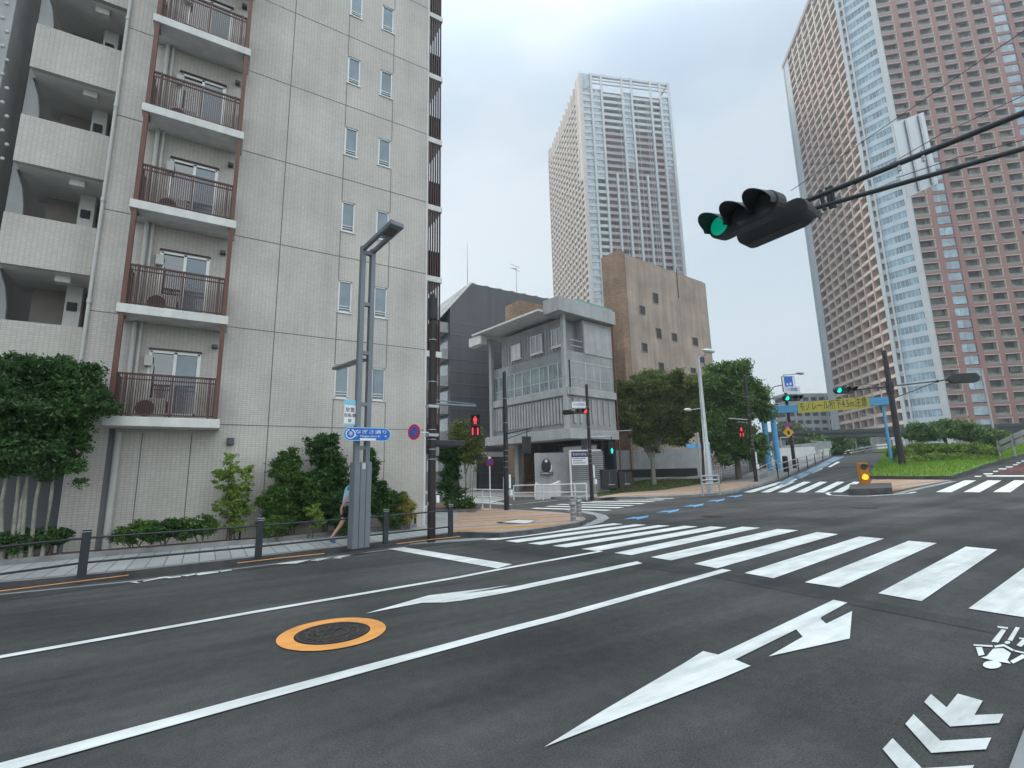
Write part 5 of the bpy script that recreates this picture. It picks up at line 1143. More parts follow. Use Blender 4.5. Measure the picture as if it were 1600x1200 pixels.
# ------------------------------------------------------------------ double lamp post with the blue street sign
lb = gg(560, 856, .15); D = float(np.array([lb.x, lb.y]) @ FW2); sX = azd(44); aX = azd(134); px2m = D/FP
e = empty('street_lamp', lb, 'grey street lamp made of two square posts tied together, arm leaning over the road', 'street lamp')
hT = hz(lb, 388); hP = hz(lb, 722)
MB().cbox((lb.x, lb.y, (lb.z+hP)/2), .455, .26, hP-lb.z, math.atan2(sX.y, sX.x)).build('base', M['grey_paint'], e, bevel=.012)
mb = MB().obox(lb+aX*.131-sX*.085+Vector((0,0,.02)), sX*.010, aX*.004, Z_*(hP-lb.z-.04)); mb.obox(lb+aX*.131+sX*.075+Vector((0,0,.02)), sX*.010, aX*.004, Z_*(hP-lb.z-.04)); mb.build('base_seam', M['steel_dark'], e)
tops = []
for s_ in (-.14, .14):
    p0 = lb+sX*s_; MB().cbox((p0.x, p0.y, (hP+hT)/2), .12, .13, hT-hP, math.atan2(sX.y, sX.x)).build('post', M['grey_paint'], e, bevel=.006); tops.append(Vector((p0.x, p0.y, hT)))
for ty in (396, 476, 552, 632, 700):
    z = hz(lb, ty); MB().cbox((lb.x, lb.y, z), .165, .11, .09, math.atan2(sX.y, sX.x)).build('crossbar', M['grey_paint'], e)
Ltip = along(Vector((lb.x, lb.y, hT)), aX, 628); up = .10
# arm length from the tip pixel
def arm_len(P0, d, tx): return along(P0, d, tx)
AL = arm_len(Vector((lb.x, lb.y, hT)), aX, 620)
aT = (aX+Z_*.17).normalized()
for s_ in (-.14, .14):
    p0 = lb+sX*s_; p0.z = hT; MB().obox(p0-sX*.045-Z_*.13-aT*.06, sX*.09, aT*(AL-.55+.06), Z_*.11).build('arm', M['grey_paint'], e, bevel=.006)
p0 = lb.copy(); p0.z = hT
hd_ = MB().obox(p0-sX*.19-Z_*.14+aT*(AL-.55), sX*.38, aT*.60, Z_*.12).build('lamp_head', M['grey_paint'], e, bevel=.015)
MB().obox(p0-sX*.12-Z_*.148+aT*(AL-.44), sX*.24, aT*.34, Z_*.007).build('lens', M['lens_off'], hd_)
zL = hz(lb, 560); p0 = lb.copy(); p0.z = zL; al2 = along(p0, -aX, 526)
MB().obox(p0-sX*.10-aX*.08-Z_*.05, sX*.2, -aX*(al2-.0), Z_*.07).build('side_lamp', M['grey_paint'], e, bevel=.01); MB().obox(p0-sX*.06-aX*(al2*.55)-Z_*.058, sX*.12, -aX*(al2*.35), Z_*.007).build('lens', M['lens_off'], e)
MB().obox(lb+aX*.132-sX*.045+Z_*(hz(lb, 733)-lb.z), sX*.09, aX*.01, Z_*.14).build('label_plate', M['signback'], e)
# blue street-name sign: rounded plate parallel to the kerb
sy = lb.y-.30
c1 = onY(574, 678.5, sy); wL_ = onY(536.5, 678, sy).x; wR_ = onY(610.5, 679, sy).x; zt_, zb_ = onY(574, 668, sy).z, onY(574, 689, sy).z; hh = (zt_-zb_)/2; zc_ = (zt_+zb_)/2
sg = empty('street_name_sign', (c1.x, sy, zc_), 'rounded blue street name plate with white letters and arrows, fixed to the double lamp post', 'sign')
def stadium(x0, x1, zc, r, y, n=10):
    return [(x1-r+r*math.sin(math.pi*k/n), y, zc+r*math.cos(math.pi*k/n)) for k in range(n+1)]+[(x0+r-r*math.sin(math.pi*k/n), y, zc-r*math.cos(math.pi*k/n)) for k in range(n+1)]
MB().prism(stadium(wL_, wR_, zc_, hh, sy), (0, .02, 0)).build('border', M['sign_cyan'], sg)
MB().prism(stadium(wL_+.02, wR_-.02, zc_, hh-.02, sy-.003), (0, .0025, 0)).build('plate', M['sign_blue'], sg)
X1 = Vector((1, 0, 0)); Ws = wR_-wL_
text('なぎさ通り', hh*.62, (wL_+Ws*.58, sy-.006, zc_+hh*.32), X1, Z_, M['sign_white'], sg, depth=.001, maxw=Ws*.66)
text('Nagisa-dori St', hh*.40, (wL_+Ws*.56, sy-.006, zc_-hh*.30), X1, Z_, M['sign_white'], sg, depth=.001, maxw=Ws*.42)
text('←', hh*.6, (wL_+Ws*.26, sy-.006, zc_-hh*.28), X1, Z_, M['sign_white'], sg, depth=.001); text('→', hh*.6, (wL_+Ws*.88, sy-.006, zc_-hh*.28), X1, Z_, M['sign_white'], sg, depth=.001)
pl_ = MB().box((wL_+Ws*.34, sy-.006, zc_-hh*.92), (wL_+Ws*.68, sy-.0035, zc_-hh*.60)).build('small_plate', M['sign_white'], sg)
rg_ = MB(); rc = Vector((wL_+hh*1.02, sy-.0045, zc_))
for k in range(24):
    if k in (5, 6): continue
    a, b = 2*math.pi*k/24, 2*math.pi*(k+1)/24; rg_.quad(*[rc+Vector((q*math.cos(t), 0, q*math.sin(t))) for q, t in ((hh*.72, a), (hh*.58, a), (hh*.58, b), (hh*.72, b))])
rg_.build('emblem_ring', M['sign_white'], sg); text('港', hh*.66, (rc.x, sy-.006, zc_), X1, Z_, M['sign_white'], sg, 'emblem', .001)
MB().box((wL_+Ws*.40, sy+.02, zc_+hh*.2), (wL_+Ws*.55, lb.y-.1, zc_+hh*.35)).build('bracket', M['galv'], sg)
# small public notice on the post, edge-on to the camera
ns0 = lb-sX*.20-aX*.0; q0 = onF(537.5, 645, ns0, azd(-62)); 
nv = azd(-50); P0 = lb-sX*.205; za1 = hz(P0, 626); za0 = hz(P0, 665); wn = .42
sg2 = empty('notice_sign', P0-nv*.0+Z_*((za0+za1)/2-lb.z), 'narrow white and pale blue notice board strapped to the left side of the lamp post', 'sign')
o1 = Vector((P0.x, P0.y, za0)); wn = along(Vector((P0.x, P0.y, (za0+za1)/2)), -sX, 537.5); dN = (-sX*1.0+aX*.0).normalized()
MB().obox(o1, dN*wn, aX*.015, Z_*(za1-za0)).build('plate', M['sign_white'], sg2)
hN = za1-za0; MB().obox(o1+aX*.0152+Z_*(hN*.80), dN*wn, aX*.002, Z_*(hN*.2)).build('header', M['sign_cyan'], sg2); MB().obox(o1+aX*.0152, dN*wn, aX*.002, Z_*(hN*.07)).build('footer', M['sign_cyan'], sg2)
text('放置', wn*.42, o1+dN*wn*.5+aX*.019+Z_*hN*.60, -dN, Z_, M['ink'], sg2, depth=.001); text('自転車', wn*.36, o1+dN*wn*.5+aX*.019+Z_*hN*.38, -dN, Z_, M['ink'], sg2, depth=.001); text('禁', wn*.32, o1+dN*wn*.5+aX*.019+Z_*hN*.17, -dN, Z_, M['ink'], sg2, depth=.001)

# ------------------------------------------------------------------ poles and signals
def pole(px, py, ty, wpx, m, label, dz=.15, base_w=None, tilt_top=None, name='signal_pole', cat='signal pole', label_box=True, cap=True):
    b = gg(px, py, dz); D = float(np.array([b.x, b.y]) @ FW2); h = hz(b, ty); r = wpx*D/FP/2
    e = empty(name, b, label, cat); MB().tube([b-Z_*.2, Vector((b.x, b.y, b.z+h*.0+1.6)), Vector((b.x, b.y, h))], [r*1.1, r*1.05, r*.8], 14).build('shaft', m, e, True)
    if cap: MB().tube([Vector((b.x, b.y, h)), Vector((b.x, b.y, h+.08))], [r*.85, r*.4], 12).build('cap', m, e, True)
    for f_ in (.30, .34, .38, .42, .62, .80): z = b.z+(h-b.z)*f_; MB().tube([(b.x, b.y, z), (b.x, b.y, z+.02)], r*1.14, 14).build('strap', M['galv'], e, True)
    return e, b, h, r, D
def boxp(c, d, w_, dep, h_, n_): # oriented box: d along width, n_ depth
    return MB().obox(Vector(c)-d*w_/2-n_*dep/2-Z_*h_/2, d*w_, n_*dep, Z_*h_)
def ped_signal(c, facing, lit, label, mparent=None, scale=1.0):
    f = Vector(facing).normalized(); d = Vector((-f.y, f.x, 0)); c = Vector(c)
    e = empty('pedestrian_signal', c, label, 'pedestrian signal')
    s_ = scale
    boxp(c, d, .34*s_, .16*s_, .78*s_, f).build('housing', M['steel_black'], e, bevel=.015)
    for k, zc in enumerate((.19, -.19)):
        hb2 = MB().obox(c+f*.08*s_-d*.16*s_+Z_*(zc+.165)*s_, d*.32*s_, f*.14*s_, Z_*.015); hb2.obox(c+f*.08*s_-d*.16*s_+Z_*(zc-.12)*s_, d*.012, f*.10*s_, Z_*.285*s_); hb2.obox(c+f*.08*s_+d*.148*s_+Z_*(zc-.12)*s_, d*.012, f*.10*s_, Z_*.285*s_)
        hb2.build('hood', M['steel_black'], e)
    P = c+f*.082*s_
    def fig(zc, m, walk):
        b = MB(); pts = [(-.045, .02), (.045, .02), (.05, .07), (-.05, .07)]
        out2 = ell(0, .105, .028, .032, 10)
        b.poly([P+d*x*s_+Z_*(zc+y)*s_ for x, y in out2]); b.poly([P+d*x*s_+Z_*(zc+y)*s_ for x, y in [(-.055, .07), (.055, .07), (.062, -.03), (.035, -.03), (.04, -.13), (-.04, -.13), (-.035, -.03), (-.062, -.03)]])
        return b.build('lit_figure', m, e)
    if lit == 'red':
        fig(.19, M['red_lamp'], 0); b = MB()
        for x in (-.11, .07): b.poly([P+d*(x+a)*s_+Z_*(-.19+y)*s_ for a, y in ((0, -.12), (.04, -.12), (.04, .12), (0, .12))])
        b.build('countdown_bars', M['red_lamp'], e)
    elif lit == 'green': fig(-.19, M['green_lamp'], 1)
    return e
def traffic_signal(c, axis, facing, lit, label, scale=1.0, slim=False):
    """horizontal three-lamp head centred at c; axis runs from green to red"""
    a = Vector(axis).normalized(); f = Vector(facing).normalized(); c = Vector(c); e = empty('traffic_signal', c, label, 'traffic signal'); s_ = scale
    L_, hh_ = 1.18*s_, .40*s_
    pts = []
    n = 10
    for k in range(n+1): t = math.pi*k/n; pts.append((L_/2-hh_/2+hh_/2*math.sin(t), hh_/2*math.cos(t)))
    for k in range(n+1): t = math.pi*k/n; pts.append((-L_/2+hh_/2-hh_/2*math.sin(t), -hh_/2*math.cos(t)))
    dp = (.10 if slim else .24)*s_
    MB().prism([c+a*x+Z_*y-f*dp/2 for x, y in pts], f*dp).build('housing', M['steel_black'], e, bevel=.015)
    for k, xk in enumerate((-.385, 0, .385)):
        cc_ = c+a*xk*s_+f*(dp/2+.002); r = .155*s_; on = (lit == 'green' and k == 0) or (lit == 'red' and k == 2)
        up_ = Vector((0, 0, 1)); b = MB(); b.poly([cc_+f*.01+(a*math.cos(t)+up_*math.sin(t))*r for t in [2*math.pi*j/24 for j in range(24)]])
        mm_ = M['lens_off']
        if on: mm_ = M['green_dim'] if lit == 'green' and not slim and scale == 1.0 and 'near' in label else (M['green_lamp'] if lit == 'green' else M['red_lamp'])
        b.build('lamp', mm_, e)
        if not slim:
            hd2 = MB(); n2 = 20; i0 = len(hd2.v); r1 = r*1.14
            for j in range(n2+1):
                t = math.pi*(-.12)+math.pi*1.24*j/n2; q = cc_+(a*math.cos(t)+up_*math.sin(t))*r1; ln = (.14+.24*max(0, math.sin(t)))*s_*1.15
                q2 = cc_+(a*math.cos(t)+up_*math.sin(t))*(r1+.008); hd2.v += [q-f*.01, q+f*ln-Z_*ln*.12, q2+f*ln-Z_*ln*.12, q2-f*.01]
            for j in range(n2):
                for m2 in range(4): hd2.f.append((i0+j*4+m2, i0+j*4+(m2+1) % 4, i0+(j+1)*4+(m2+1) % 4, i0+(j+1)*4+m2))
            hd2.build('hood', M['steel_black'], e, True)
    return e
def bar(e, pts, r, m='steel_dark', name='arm'): return MB().tube(pts, r, 8).build(name, M[m], e, True)

# pole by the corner (674,838)
e, b, h, r, D = pole(674, 838, 462, 11.5, M['pole_brown'], 'dark brown signal pole rising at the corner of the tiled apartment wall')
MB().tube([(b.x, b.y, h-.75), (b.x, b.y, h-.1)], r*1.35, 12).build('top_drum', M['steel_black'], e, True)
X = Vector((1, 0, 0)); za = hz(b, 631); la = along(Vector((b.x, b.y, za)), X, 743)
bar(e, [(b.x, b.y, za), (b.x+la, b.y, za)], .035, 'grey_paint'); bar(e, [(b.x, b.y, za+.12), (b.x+la, b.y, za+.05)], .018, 'grey_paint')
MB().box((b.x-.16, b.y-.12, za-.12), (b.x+.16, b.y+.12, za-.04)).build('bracket', M['galv'], e)
hp = Vector((b.x+la-.02, b.y, 0)); hp.z = (hz(hp, 648)+hz(hp, 683))/2; sc_h = (hz(hp, 648)-hz(hp, 683))/.78
ps1 = ped_signal(hp, azd(173), 'red', 'pedestrian light showing a red figure and two red bars, left of the dark grey block', scale=sc_h)
bar(ps1, [hp+Z_*(.38*sc_h), (hp.x, hp.y, za)], .03, 'steel_dark', 'hanger')
MB().box((b.x+r, b.y-.02, hz(b, 712)), (b.x+r+.10, b.y+.06, hz(b, 698))).build('small_box', M['grey_paint'], e); MB().cbox((b.x+r+.04, b.y-.06, hz(b, 780)), .09, .10, .20).build('push_button_box', M['sign_white'], e, bevel=.01)
MB().tube([(b.x-r, b.y, 1.0), (b.x-r, b.y, 1.1)], .03).build('clamp', M['galv'], e)
# no-parking sign on a bracket
def disc_sign(c, nrm_, rad, label, e=None, name='no_parking_sign'):
    n_ = Vector(nrm_).normalized(); d = Vector((-n_.y, n_.x, 0)); c = Vector(c); e = e or empty(name, c, label, 'sign')
    cir = lambda r_, off: [c+n_*off+(d*math.cos(t)+Z_*math.sin(t))*r_ for t in [2*math.pi*k/28 for k in range(28)]]
    MB().prism(cir(rad, -.01), n_*.02).build('plate', M['sign_red'], e); MB().prism(cir(rad*.72, .0105), n_*.002).build('centre', M['sign_blue'], e)
    q = (-d+Z_).normalized(); q2 = (-d-Z_).normalized(); 
    MB().obox(c+n_*.013-q*rad*.76-q2*rad*.09, q*rad*1.52, q2*rad*.18, n_*.002).build('bar', M['sign_red'], e); return e
zc_ = hz(b, 676); lx = along(Vector((b.x, b.y, zc_)), -X, 646)
ds_ = disc_sign((b.x-lx, b.y-.05, zc_), azd(-150), .215, 'round red and blue no parking sign on a bracket left of the brown pole'); bar(ds_, [(b.x-lx, b.y, zc_-.0), (b.x-.08, b.y, zc_)], .018, 'whitesteel', 'bracket')
MB().cbox((b.x, b.y, hz(b, 680)), .30, .26, .08).build('bracket', M['galv'], ds_)

# pole 792
e, b, h, r, D = pole(792, 797, 582, 7.5, M['steel_dark'], 'dark pole at the far edge of the corner paving with a sideways signal box')
ad = azd(160); za = hz(b, 678); la = 1.4*1.0
tip = atD(830, 671, D-1.5)
bar(e, [(b.x, b.y, za), (tip.x, tip.y, za+.12)], .035); bar(e, [(b.x, b.y, za-.25), (tip.x, tip.y, za+.02)], .02)
cS = atD(823.5, 695, D-1.3); fS = azd(100); tb = empty('pedestrian_signal', cS, 'dark pedestrian light seen from the side, hanging from the far corner pole', 'pedestrian signal')
boxp(cS, azd(172), .24, .34, .72, azd(82)).build('housing', M['steel_black'], tb, bevel=.015); boxp(cS+azd(-98)*.18, azd(172), .26, .06, .74, azd(82)).build('hood', M['steel_dark'], tb)
bar(tb, [cS+Z_*.36, (cS.x, cS.y, za+.08)], .025, 'steel_dark', 'hanger')
MB().cbox((b.x+.13, b.y-.08, b.z+1.28), .12, .05, .62, .3).build('label_plate', M['sign_white'], e); MB().cbox((b.x+.14, b.y-.12, b.z+.78), .16, .14, .26, .3).build('push_button_box', M['sign_white'], e, bevel=.01)
# pole 925
e, b, h, r, D = pole(925, 778, 602, 5.6, M['pole_brown'], 'thin reddish brown signal pole in front of the museum sign board')
zs_ = hz(b, 642)
c = atD(905, 642.5, D-.6); sA = empty('traffic_signal', c, 'traffic light showing red on the pole in front of the concrete building', 'traffic signal'); bpy.data.objects.remove(sA)
ts = traffic_signal(c, azd(88)*1.0, azd(150), 'red', 'traffic light showing red on the thin pole before the concrete building', .78)
bar(ts, [c, (b.x, b.y, c.z)], .03, 'steel_dark', 'bracket')
c2 = atD(889, 644, D-.4); ts2 = traffic_signal(c2, azd(-60), azd(30), 'off', 'back of a dark traffic light left of the one showing red', .72, slim=False); bar(ts2, [c2, (b.x, b.y, c2.z)], .025, 'steel_dark', 'bracket')
c3 = atD(904.5, 632.5, D-.7); pl3 = empty('name_plate', c3, 'small white plate with blue characters above the traffic light showing red', 'sign')
boxp(c3, azd(85), .84, .03, .36, azd(-5)).build('plate', M['sign_white'], pl3); text('下水処理場前', .2, c3-azd(-5)*.02, azd(85), Z_, M['sign_blue'], pl3, depth=.001, maxw=.72)
za = hz(b, 683); la = along(Vector((b.x, b.y, za)), azd(95), 955); aa = azd(95)
bar(e, [(b.x, b.y, za), Vector((b.x, b.y, za))+aa*la], .05, 'galv'); bar(e, [(b.x, b.y, za+.25), Vector((b.x, b.y, za+.35))+aa*(la*1.95)], .02, 'galv')
hp = Vector((b.x, b.y, 0))+aa*la; hp.z = (hz(hp, 687)+hz(hp, 710))/2
ps2 = ped_signal(hp, azd(190), 'green', 'pedestrian light showing green beside the pole in front of the sign board', scale=1.15); bar(ps2, [hp+Z_*.4, (hp.x, hp.y, za)], .03, 'steel_dark', 'hanger')
MB().cbox((b.x+.16, b.y-.1, b.z+1.55), .12, .05, .75, .3).build('label_plate', M['sign_white'], e); MB().cbox((b.x+.2, b.y-.14, b.z+.95), .18, .14, .30, .3).build('push_button_box', M['sign_white'], e, bevel=.01)
# black signal pole left of the gate
e, b, h, r, D = pole(1181.5, 752, 588, 5.0, M['pole_brown'], 'black signal pole between the tall dark tree and the blue gate')
za = hz(b, 656); bar(e, [(b.x, b.y, za), Vector((b.x, b.y, za+.15))-azd(95)*1.4], .035, 'galv'); bar(e, [(b.x, b.y, za-.22), Vector((b.x, b.y, za-.1))-azd(95)*.8], .02, 'galv')
hp = Vector((b.x, b.y, 0))-azd(95)*.62; hp.z = hz(hp, 675)
ps3 = ped_signal(hp, azd(205), 'red', 'pedestrian light showing red on the black pole left of the blue gate', scale=1.0); bar(ps3, [hp+Z_*.39, (hp.x, hp.y, za)], .03, 'steel_dark', 'hanger')
MB().cbox((b.x-.03, b.y-.22, b.z+1.6), .16, .05, .8, .3).build('label_plate', M['sign_white'], e); MB().cbox((b.x, b.y-.24, b.z+1.0), .2, .14, .30, .3).build('push_button_box', M['sign_white'], e, bevel=.01)
# small no-parking sign on a white post
b = gg(766, 795, .15); D = float(np.array([b.x, b.y]) @ FW2); zc_ = hz(b, 722.5); e = disc_sign((b.x, b.y, zc_), azd(-160), .20, 'small no parking sign on a thin white post behind the corner planter')
MB().tube([b, (b.x, b.y, zc_-.18)], .035, 8).build('post', M['whitesteel'], e, True); MB().cbox((b.x, b.y, zc_+.22), .14, .02, .12).build('top_plate', M['sign_white'], e)

# tapered street lamp (1108,770)
b = gg(1110, 769.5, .15); D = float(np.array([b.x, b.y]) @ FW2); h = hz(b, 557)
e = empty('street_lamp', b, 'tall pale tapered street lamp standing before the round crowned tree', 'street lamp')
rr = lambda wpx: wpx*D/FP/2
MB().tube([b-Z_*.1, (b.x, b.y, b.z+2.4), (b.x, b.y, b.z+2.45), (b.x, b.y, h)], [rr(11), rr(9.5), rr(8), rr(5)], 12).build('shaft', M['galv'], e, True)
ah = azd(100); T = Vector((b.x, b.y, h)); bar(e, [T-Z_*.1, T+Z_*.12+ah*.5], .04, 'galv'); la = along(T, ah, 1116)
m_ = MB(); m_.sphere(T+Z_*.30+ah*(la*.68), .55, .22, .14, 12, 8); lh_ = m_.build('lamp_head', M['alu'], e, True)
zz_ = hz(b, 638); bar(e, [(b.x, b.y, zz_), Vector((b.x, b.y, zz_-.05))-ah*.6], .03, 'galv'); MB().sphere(Vector((b.x, b.y, zz_-.05))-ah*.85, .32, .16, .10).build('side_lamp', M['alu'], e, True)
bx_ = gg(1097, 762, .15); pst = empty('sign_post', bx_, 'pale post with a blue finger sign beside the tapered street lamp', 'sign')
hS = hz(bx_, 676); MB().tube([bx_, (bx_.x, bx_.y, hS)], .06, 8).build('post', M['galv'], pst, True); s1_ = atD(1073, 697, float(np.array([bx_.x, bx_.y]) @ FW2)); MB().obox(Vector((s1_.x, s1_.y, s1_.z-.14)), Vector((bx_.x-s1_.x+.3, bx_.y-s1_.y, 0)), Vector((0, .04, 0)), Z_*.28).build('plate', M['blue_steel'], pst)
bx_ = gg(1112, 757, .15); bp_ = empty('blue_post', bx_, 'light blue tube post right of the tapered street lamp', 'post'); MB().tube([bx_, (bx_.x, bx_.y, hz(bx_, 693))], .13, 10).build('shaft', M['blue_steel'], bp_, True); MB().sphere((bx_.x, bx_.y, hz(bx_, 693)), .13).build('cap', M['whitesteel'], bp_, True)
# guard barriers
def barrier(pts, hgt, rails, m, label, r=.03, posts=None, name='guard_rail', group=None, dz=.15):
    P = [gg(x, y, dz) for x, y in pts]; e = empty(name, P[0], label, 'guard rail', group)
    for q in (P if posts is None else [gg(x, y, dz) for x, y in posts]): MB().tube([q-Z_*.1, q+Z_*hgt], r*1.15, 8).build('post', m, e, True)
    for rh in rails:
        b_ = MB()
        for i in range(len(P)-1): b_.tube([P[i]+Z_*rh, P[i+1]+Z_*rh], r, 7)
        b_.build('rail', m, e, True)
    return e
barrier([(728, 792), (754, 794), (789, 797)], .92, (.25, .55, .9), M['whitesteel'], 'white pipe barrier between the planter and the far corner pole', dz=.15)
barrier([(803, 779), (849, 779), (899, 779), (917, 779)], .88, (.38, .86), M['whitesteel'], 'long white pipe barrier in front of the museum steps', dz=.14, r=.035)
barrier([(1098, 772), (1125, 770.5)], 1.0, (.55, .75, .98), M['galv'], 'short galvanised barrier around the foot of the tapered street lamp', dz=.15, r=.045)
for (x, y, t), lab in zip(((896, 814, 782), (905, 807.5, 778)), ('stone post with fluted sides at the tip of the striped corner, nearer one', 'stone post with fluted sides at the tip of the striped corner, farther one')):
    b = gg(x, y, .15); h = hz(b, t); e = empty('bollard', b, lab, 'bollard'); MB().tube([b, (b.x, b.y, h-.12)], .085, 8).build('post', M['kerb'], e); MB().tube([(b.x, b.y, h-.12), (b.x, b.y, h-.04), (b.x, b.y, h)], [.12, .12, .05], 10).build('cap', M['galv'], e, True)
    bb_ = MB()
    for k in range(5): bb_.tube([(b.x, b.y, b.z+.12+k*.13), (b.x, b.y, b.z+.16+k*.13)], .10, 8)
    bb_.build('band', M['galv'], e, True)

# ------------------------------------------------------------------ blue height gate with the yellow banner
DL, DRt = 42.0, 37.2
gl_ = atD(1210, 737, DL); gr_ = atD(1403, 733.5, DRt); tL = hz(gl_, 641); tR = tL
e = empty('height_gate', gl_, 'light blue steel height limit gate carrying a yellow banner across the ramp road', 'gate')
gd = Vector((gr_.x-gl_.x, gr_.y-gl_.y, 0)).normalized(); gn = Vector((-gd.y, gd.x, 0))
for off in (-.35, .35): MB().tube([gl_+gd*off-Z_*1, Vector((gl_.x, gl_.y, tL))+gd*off], [.24, .22], 14).build('leg', M['blue_steel'], e, True)
for off in (-.30, .42): MB().tube([gr_+gd*off-Z_*1, Vector((gr_.x, gr_.y, tR))+gd*off], .10, 12).build('leg', M['blue_steel'], e, True)
Lg = Vector((gr_.x-gl_.x, gr_.y-gl_.y, 0)).length
MB().obox(Vector((gl_.x, gl_.y, tL-.35))-gd*.6-gn*.2, gd*(Lg+1.0), gn*.4, Z_*.62).build('beam', M['blue_steel'], e, bevel=.02)
fn = gn if gn.dot(Vector((gl_.x, gl_.y, 0))) < 0 else -gn
def tpx(px): return along(Vector((gl_.x, gl_.y, tL)), gd, px)
t0, t1 = tpx(1247), tpx(1358); bc = Vector((gl_.x, gl_.y, tL-.04))+fn*.21
MB().obox(bc+gd*t0-Z_*.45, gd*(t1-t0), fn*.04, Z_*.90).build('banner', M['sign_yellow'], e)
text('モノレール桁下4.5m注意', .8, bc+gd*(t0+t1)/2+fn*.045, gd, Z_, M['ink'], e, depth=.003, maxw=(t1-t0)*.94)
# vertical name board left of the gate
b = atD(1190, 735, 43); sv = empty('name_board', (b.x, b.y, 6), 'tall narrow white board with blue characters above the left gate leg', 'sign'); q = atD(1192, 625, 43)
boxp(q, azd(80), .58, .06, 1.42, azd(-10)).build('plate', M['sign_white'], sv)
for i, ch in enumerate('八潮橋'): text(ch, .38, q-azd(-10)*.04+Z_*(.42-.42*i), azd(80), Z_, M['sign_blue'], sv, depth=.002)
MB().tube([(q.x, q.y, -.5), (q.x, q.y, q.z-.5)], .09, 8).build('post', M['pole_brown'], sv, True)
# brown pole with the blue square sign, lamp and signal (1243,735)
b = atD(1242.5, 735, 43.5); h = hz(b, 590)
e = empty('signal_pole', b, 'brown pole behind the left part of the gate carrying the square blue sign', 'signal pole'); MB().tube([b-Z_, (b.x, b.y, h)], [.16, .11], 10).build('shaft', M['pole_brown'], e, True)
q = atD(1232, 600, 43); sb_ = empty('square_sign', q, 'square blue pictogram sign with pale side bands above the left part of the gate', 'sign')
boxp(q, azd(88), 1.15, .08, 1.38, azd(-2)).build('frame', M['steel_dark'], sb_); boxp(q-azd(-2)*.045, azd(88), 1.07, .01, 1.32, azd(-2)).build('border', M['sign_white'], sb_); boxp(q-azd(-2)*.055, azd(88), .78, .01, 1.32, azd(-2)).build('plate', M['sign_blue'], sb_)
m_ = MB(); fq = q-azd(-2)*.066; dd = azd(88)
m_.poly([fq+dd*x+Z_*z for x, z in ((-.25, -.35), (-.02, -.2), (.02, -.2), (.28, -.33), (.03, -.55), (-.03, -.55))]); m_.poly([fq+dd*x+Z_*z for x, z in ((-.2, -.12), (-.08, -.12), (-.08, .05), (-.2, .05))]); m_.poly([fq+dd*x+Z_*z for x, z in ((.08, -.12), (.22, -.12), (.22, .12), (.08, .12))]); m_.build('pictogram', M['sign_white'], sb_)
bar(sb_, [q, (b.x, b.y, q.z)], .04, 'pole_brown', 'bracket')
q = atD(1237, 609, 42.8); nb3 = empty('name_plate', q, 'pale grey name plate directly under the square blue sign', 'sign'); boxp(q, azd(88), 1.45, .05, .55, azd(-2)).build('plate', M['signback'], nb3); text('八潮橋', .34, q-azd(-2)*.035, azd(88), Z_, M['sign_blue'], nb3, depth=.002); bar(nb3, [q, (b.x, b.y, q.z)], .03, 'pole_brown', 'bracket')
c = atD(1236.5, 622, 42.4); ts3 = traffic_signal(c, azd(84), azd(175), 'green', 'traffic light showing green under the square blue sign', 1.35); bar(ts3, [atD(1200, 622, 43), c], .03, 'steel_dark', 'arm')
lt = atD(1222, 603, 43); bar(e, [atD(1203, 612, 43), atD(1210, 604, 43), atD(1222, 602, 43)], .04, 'steel_dark')
lmp = empty('street_lamp', (b.x+.6, b.y, b.z), 'slim street lamp head reaching right above the square blue sign', 'street lamp'); q0, q1 = atD(1224, 586, 44), atD(1256, 583, 44); bar(lmp, [q0, q1], .05, 'galv'); MB().sphere(atD(1250, 583.5, 44), .55, .2, .12).build('lamp_head', M['galv'], lmp, True); MB().tube([(q0.x, q0.y, 0), q0], .06, 8).build('shaft', M['galv'], lmp, True)
q = atD(1231, 664, 43.1); disc_sign(q, azd(185), .28, 'small round blue and red sign above the yellow diamond sign')
q = atD(1232, 675.5, 43.0); dsn = empty('warning_sign', q, 'yellow diamond warning sign on the brown pole behind the gate', 'sign'); dd = azd(88); m_ = MB(); m_.prism([q+dd*.48, q+Z_*.48, q-dd*.48, q-Z_*.48], azd(-2)*.03); M['amber_sign'] = mat('amber_sign', (.75, .38, .02), .45, var=.05); m_.build('plate', M['amber_sign'], dsn)
MB().poly([q-azd(-2)*.004+dd*x+Z_*z for x, z in ((-.1, -.2), (.12, -.2), (.12, .02), (.02, .2), (-.12, .05))]).build('pictogram', M['ink'], dsn)

# right pole with two signals
b = atD(1411, 733, 34.5); h = hz(b, 548)
e = empty('signal_pole', b, 'thick black signal pole standing in the island grass', 'signal pole'); MB().tube([b-Z_*.6, (b.x, b.y, b.z+2), (b.x, b.y, h)], [.22, .20, .15], 14).build('shaft', M['pole_brown'], e, True)
za = hz(b, 604)
c = atD(1318.5, 609.5, 33.8); ts4 = traffic_signal(c, azd(86), azd(178), 'green', 'traffic light showing green on a long arm left of the black pole', 1.22)
A0 = Vector((b.x, b.y, za)); bar(e, [A0, c+azd(86)*.6], .045); bar(e, [A0-Z_*.35, A0+(c-A0)*.3+Z_*.05, c+azd(86)*.6-Z_*.02], .03)
bar(e, [A0+Z_*.1, A0+(c-A0)*.75+Z_*.35], .012)
MB().tube([A0-Z_*.5, A0+Z_*.3], .24, 12).build('collar', M['steel_black'], e, True)
c5 = atD(1505, 591, 30.0); ts5 = traffic_signal(c5, azd(98), azd(20), 'off', 'dark traffic light seen from behind on the arm right of the black pole', 1.45, slim=False)
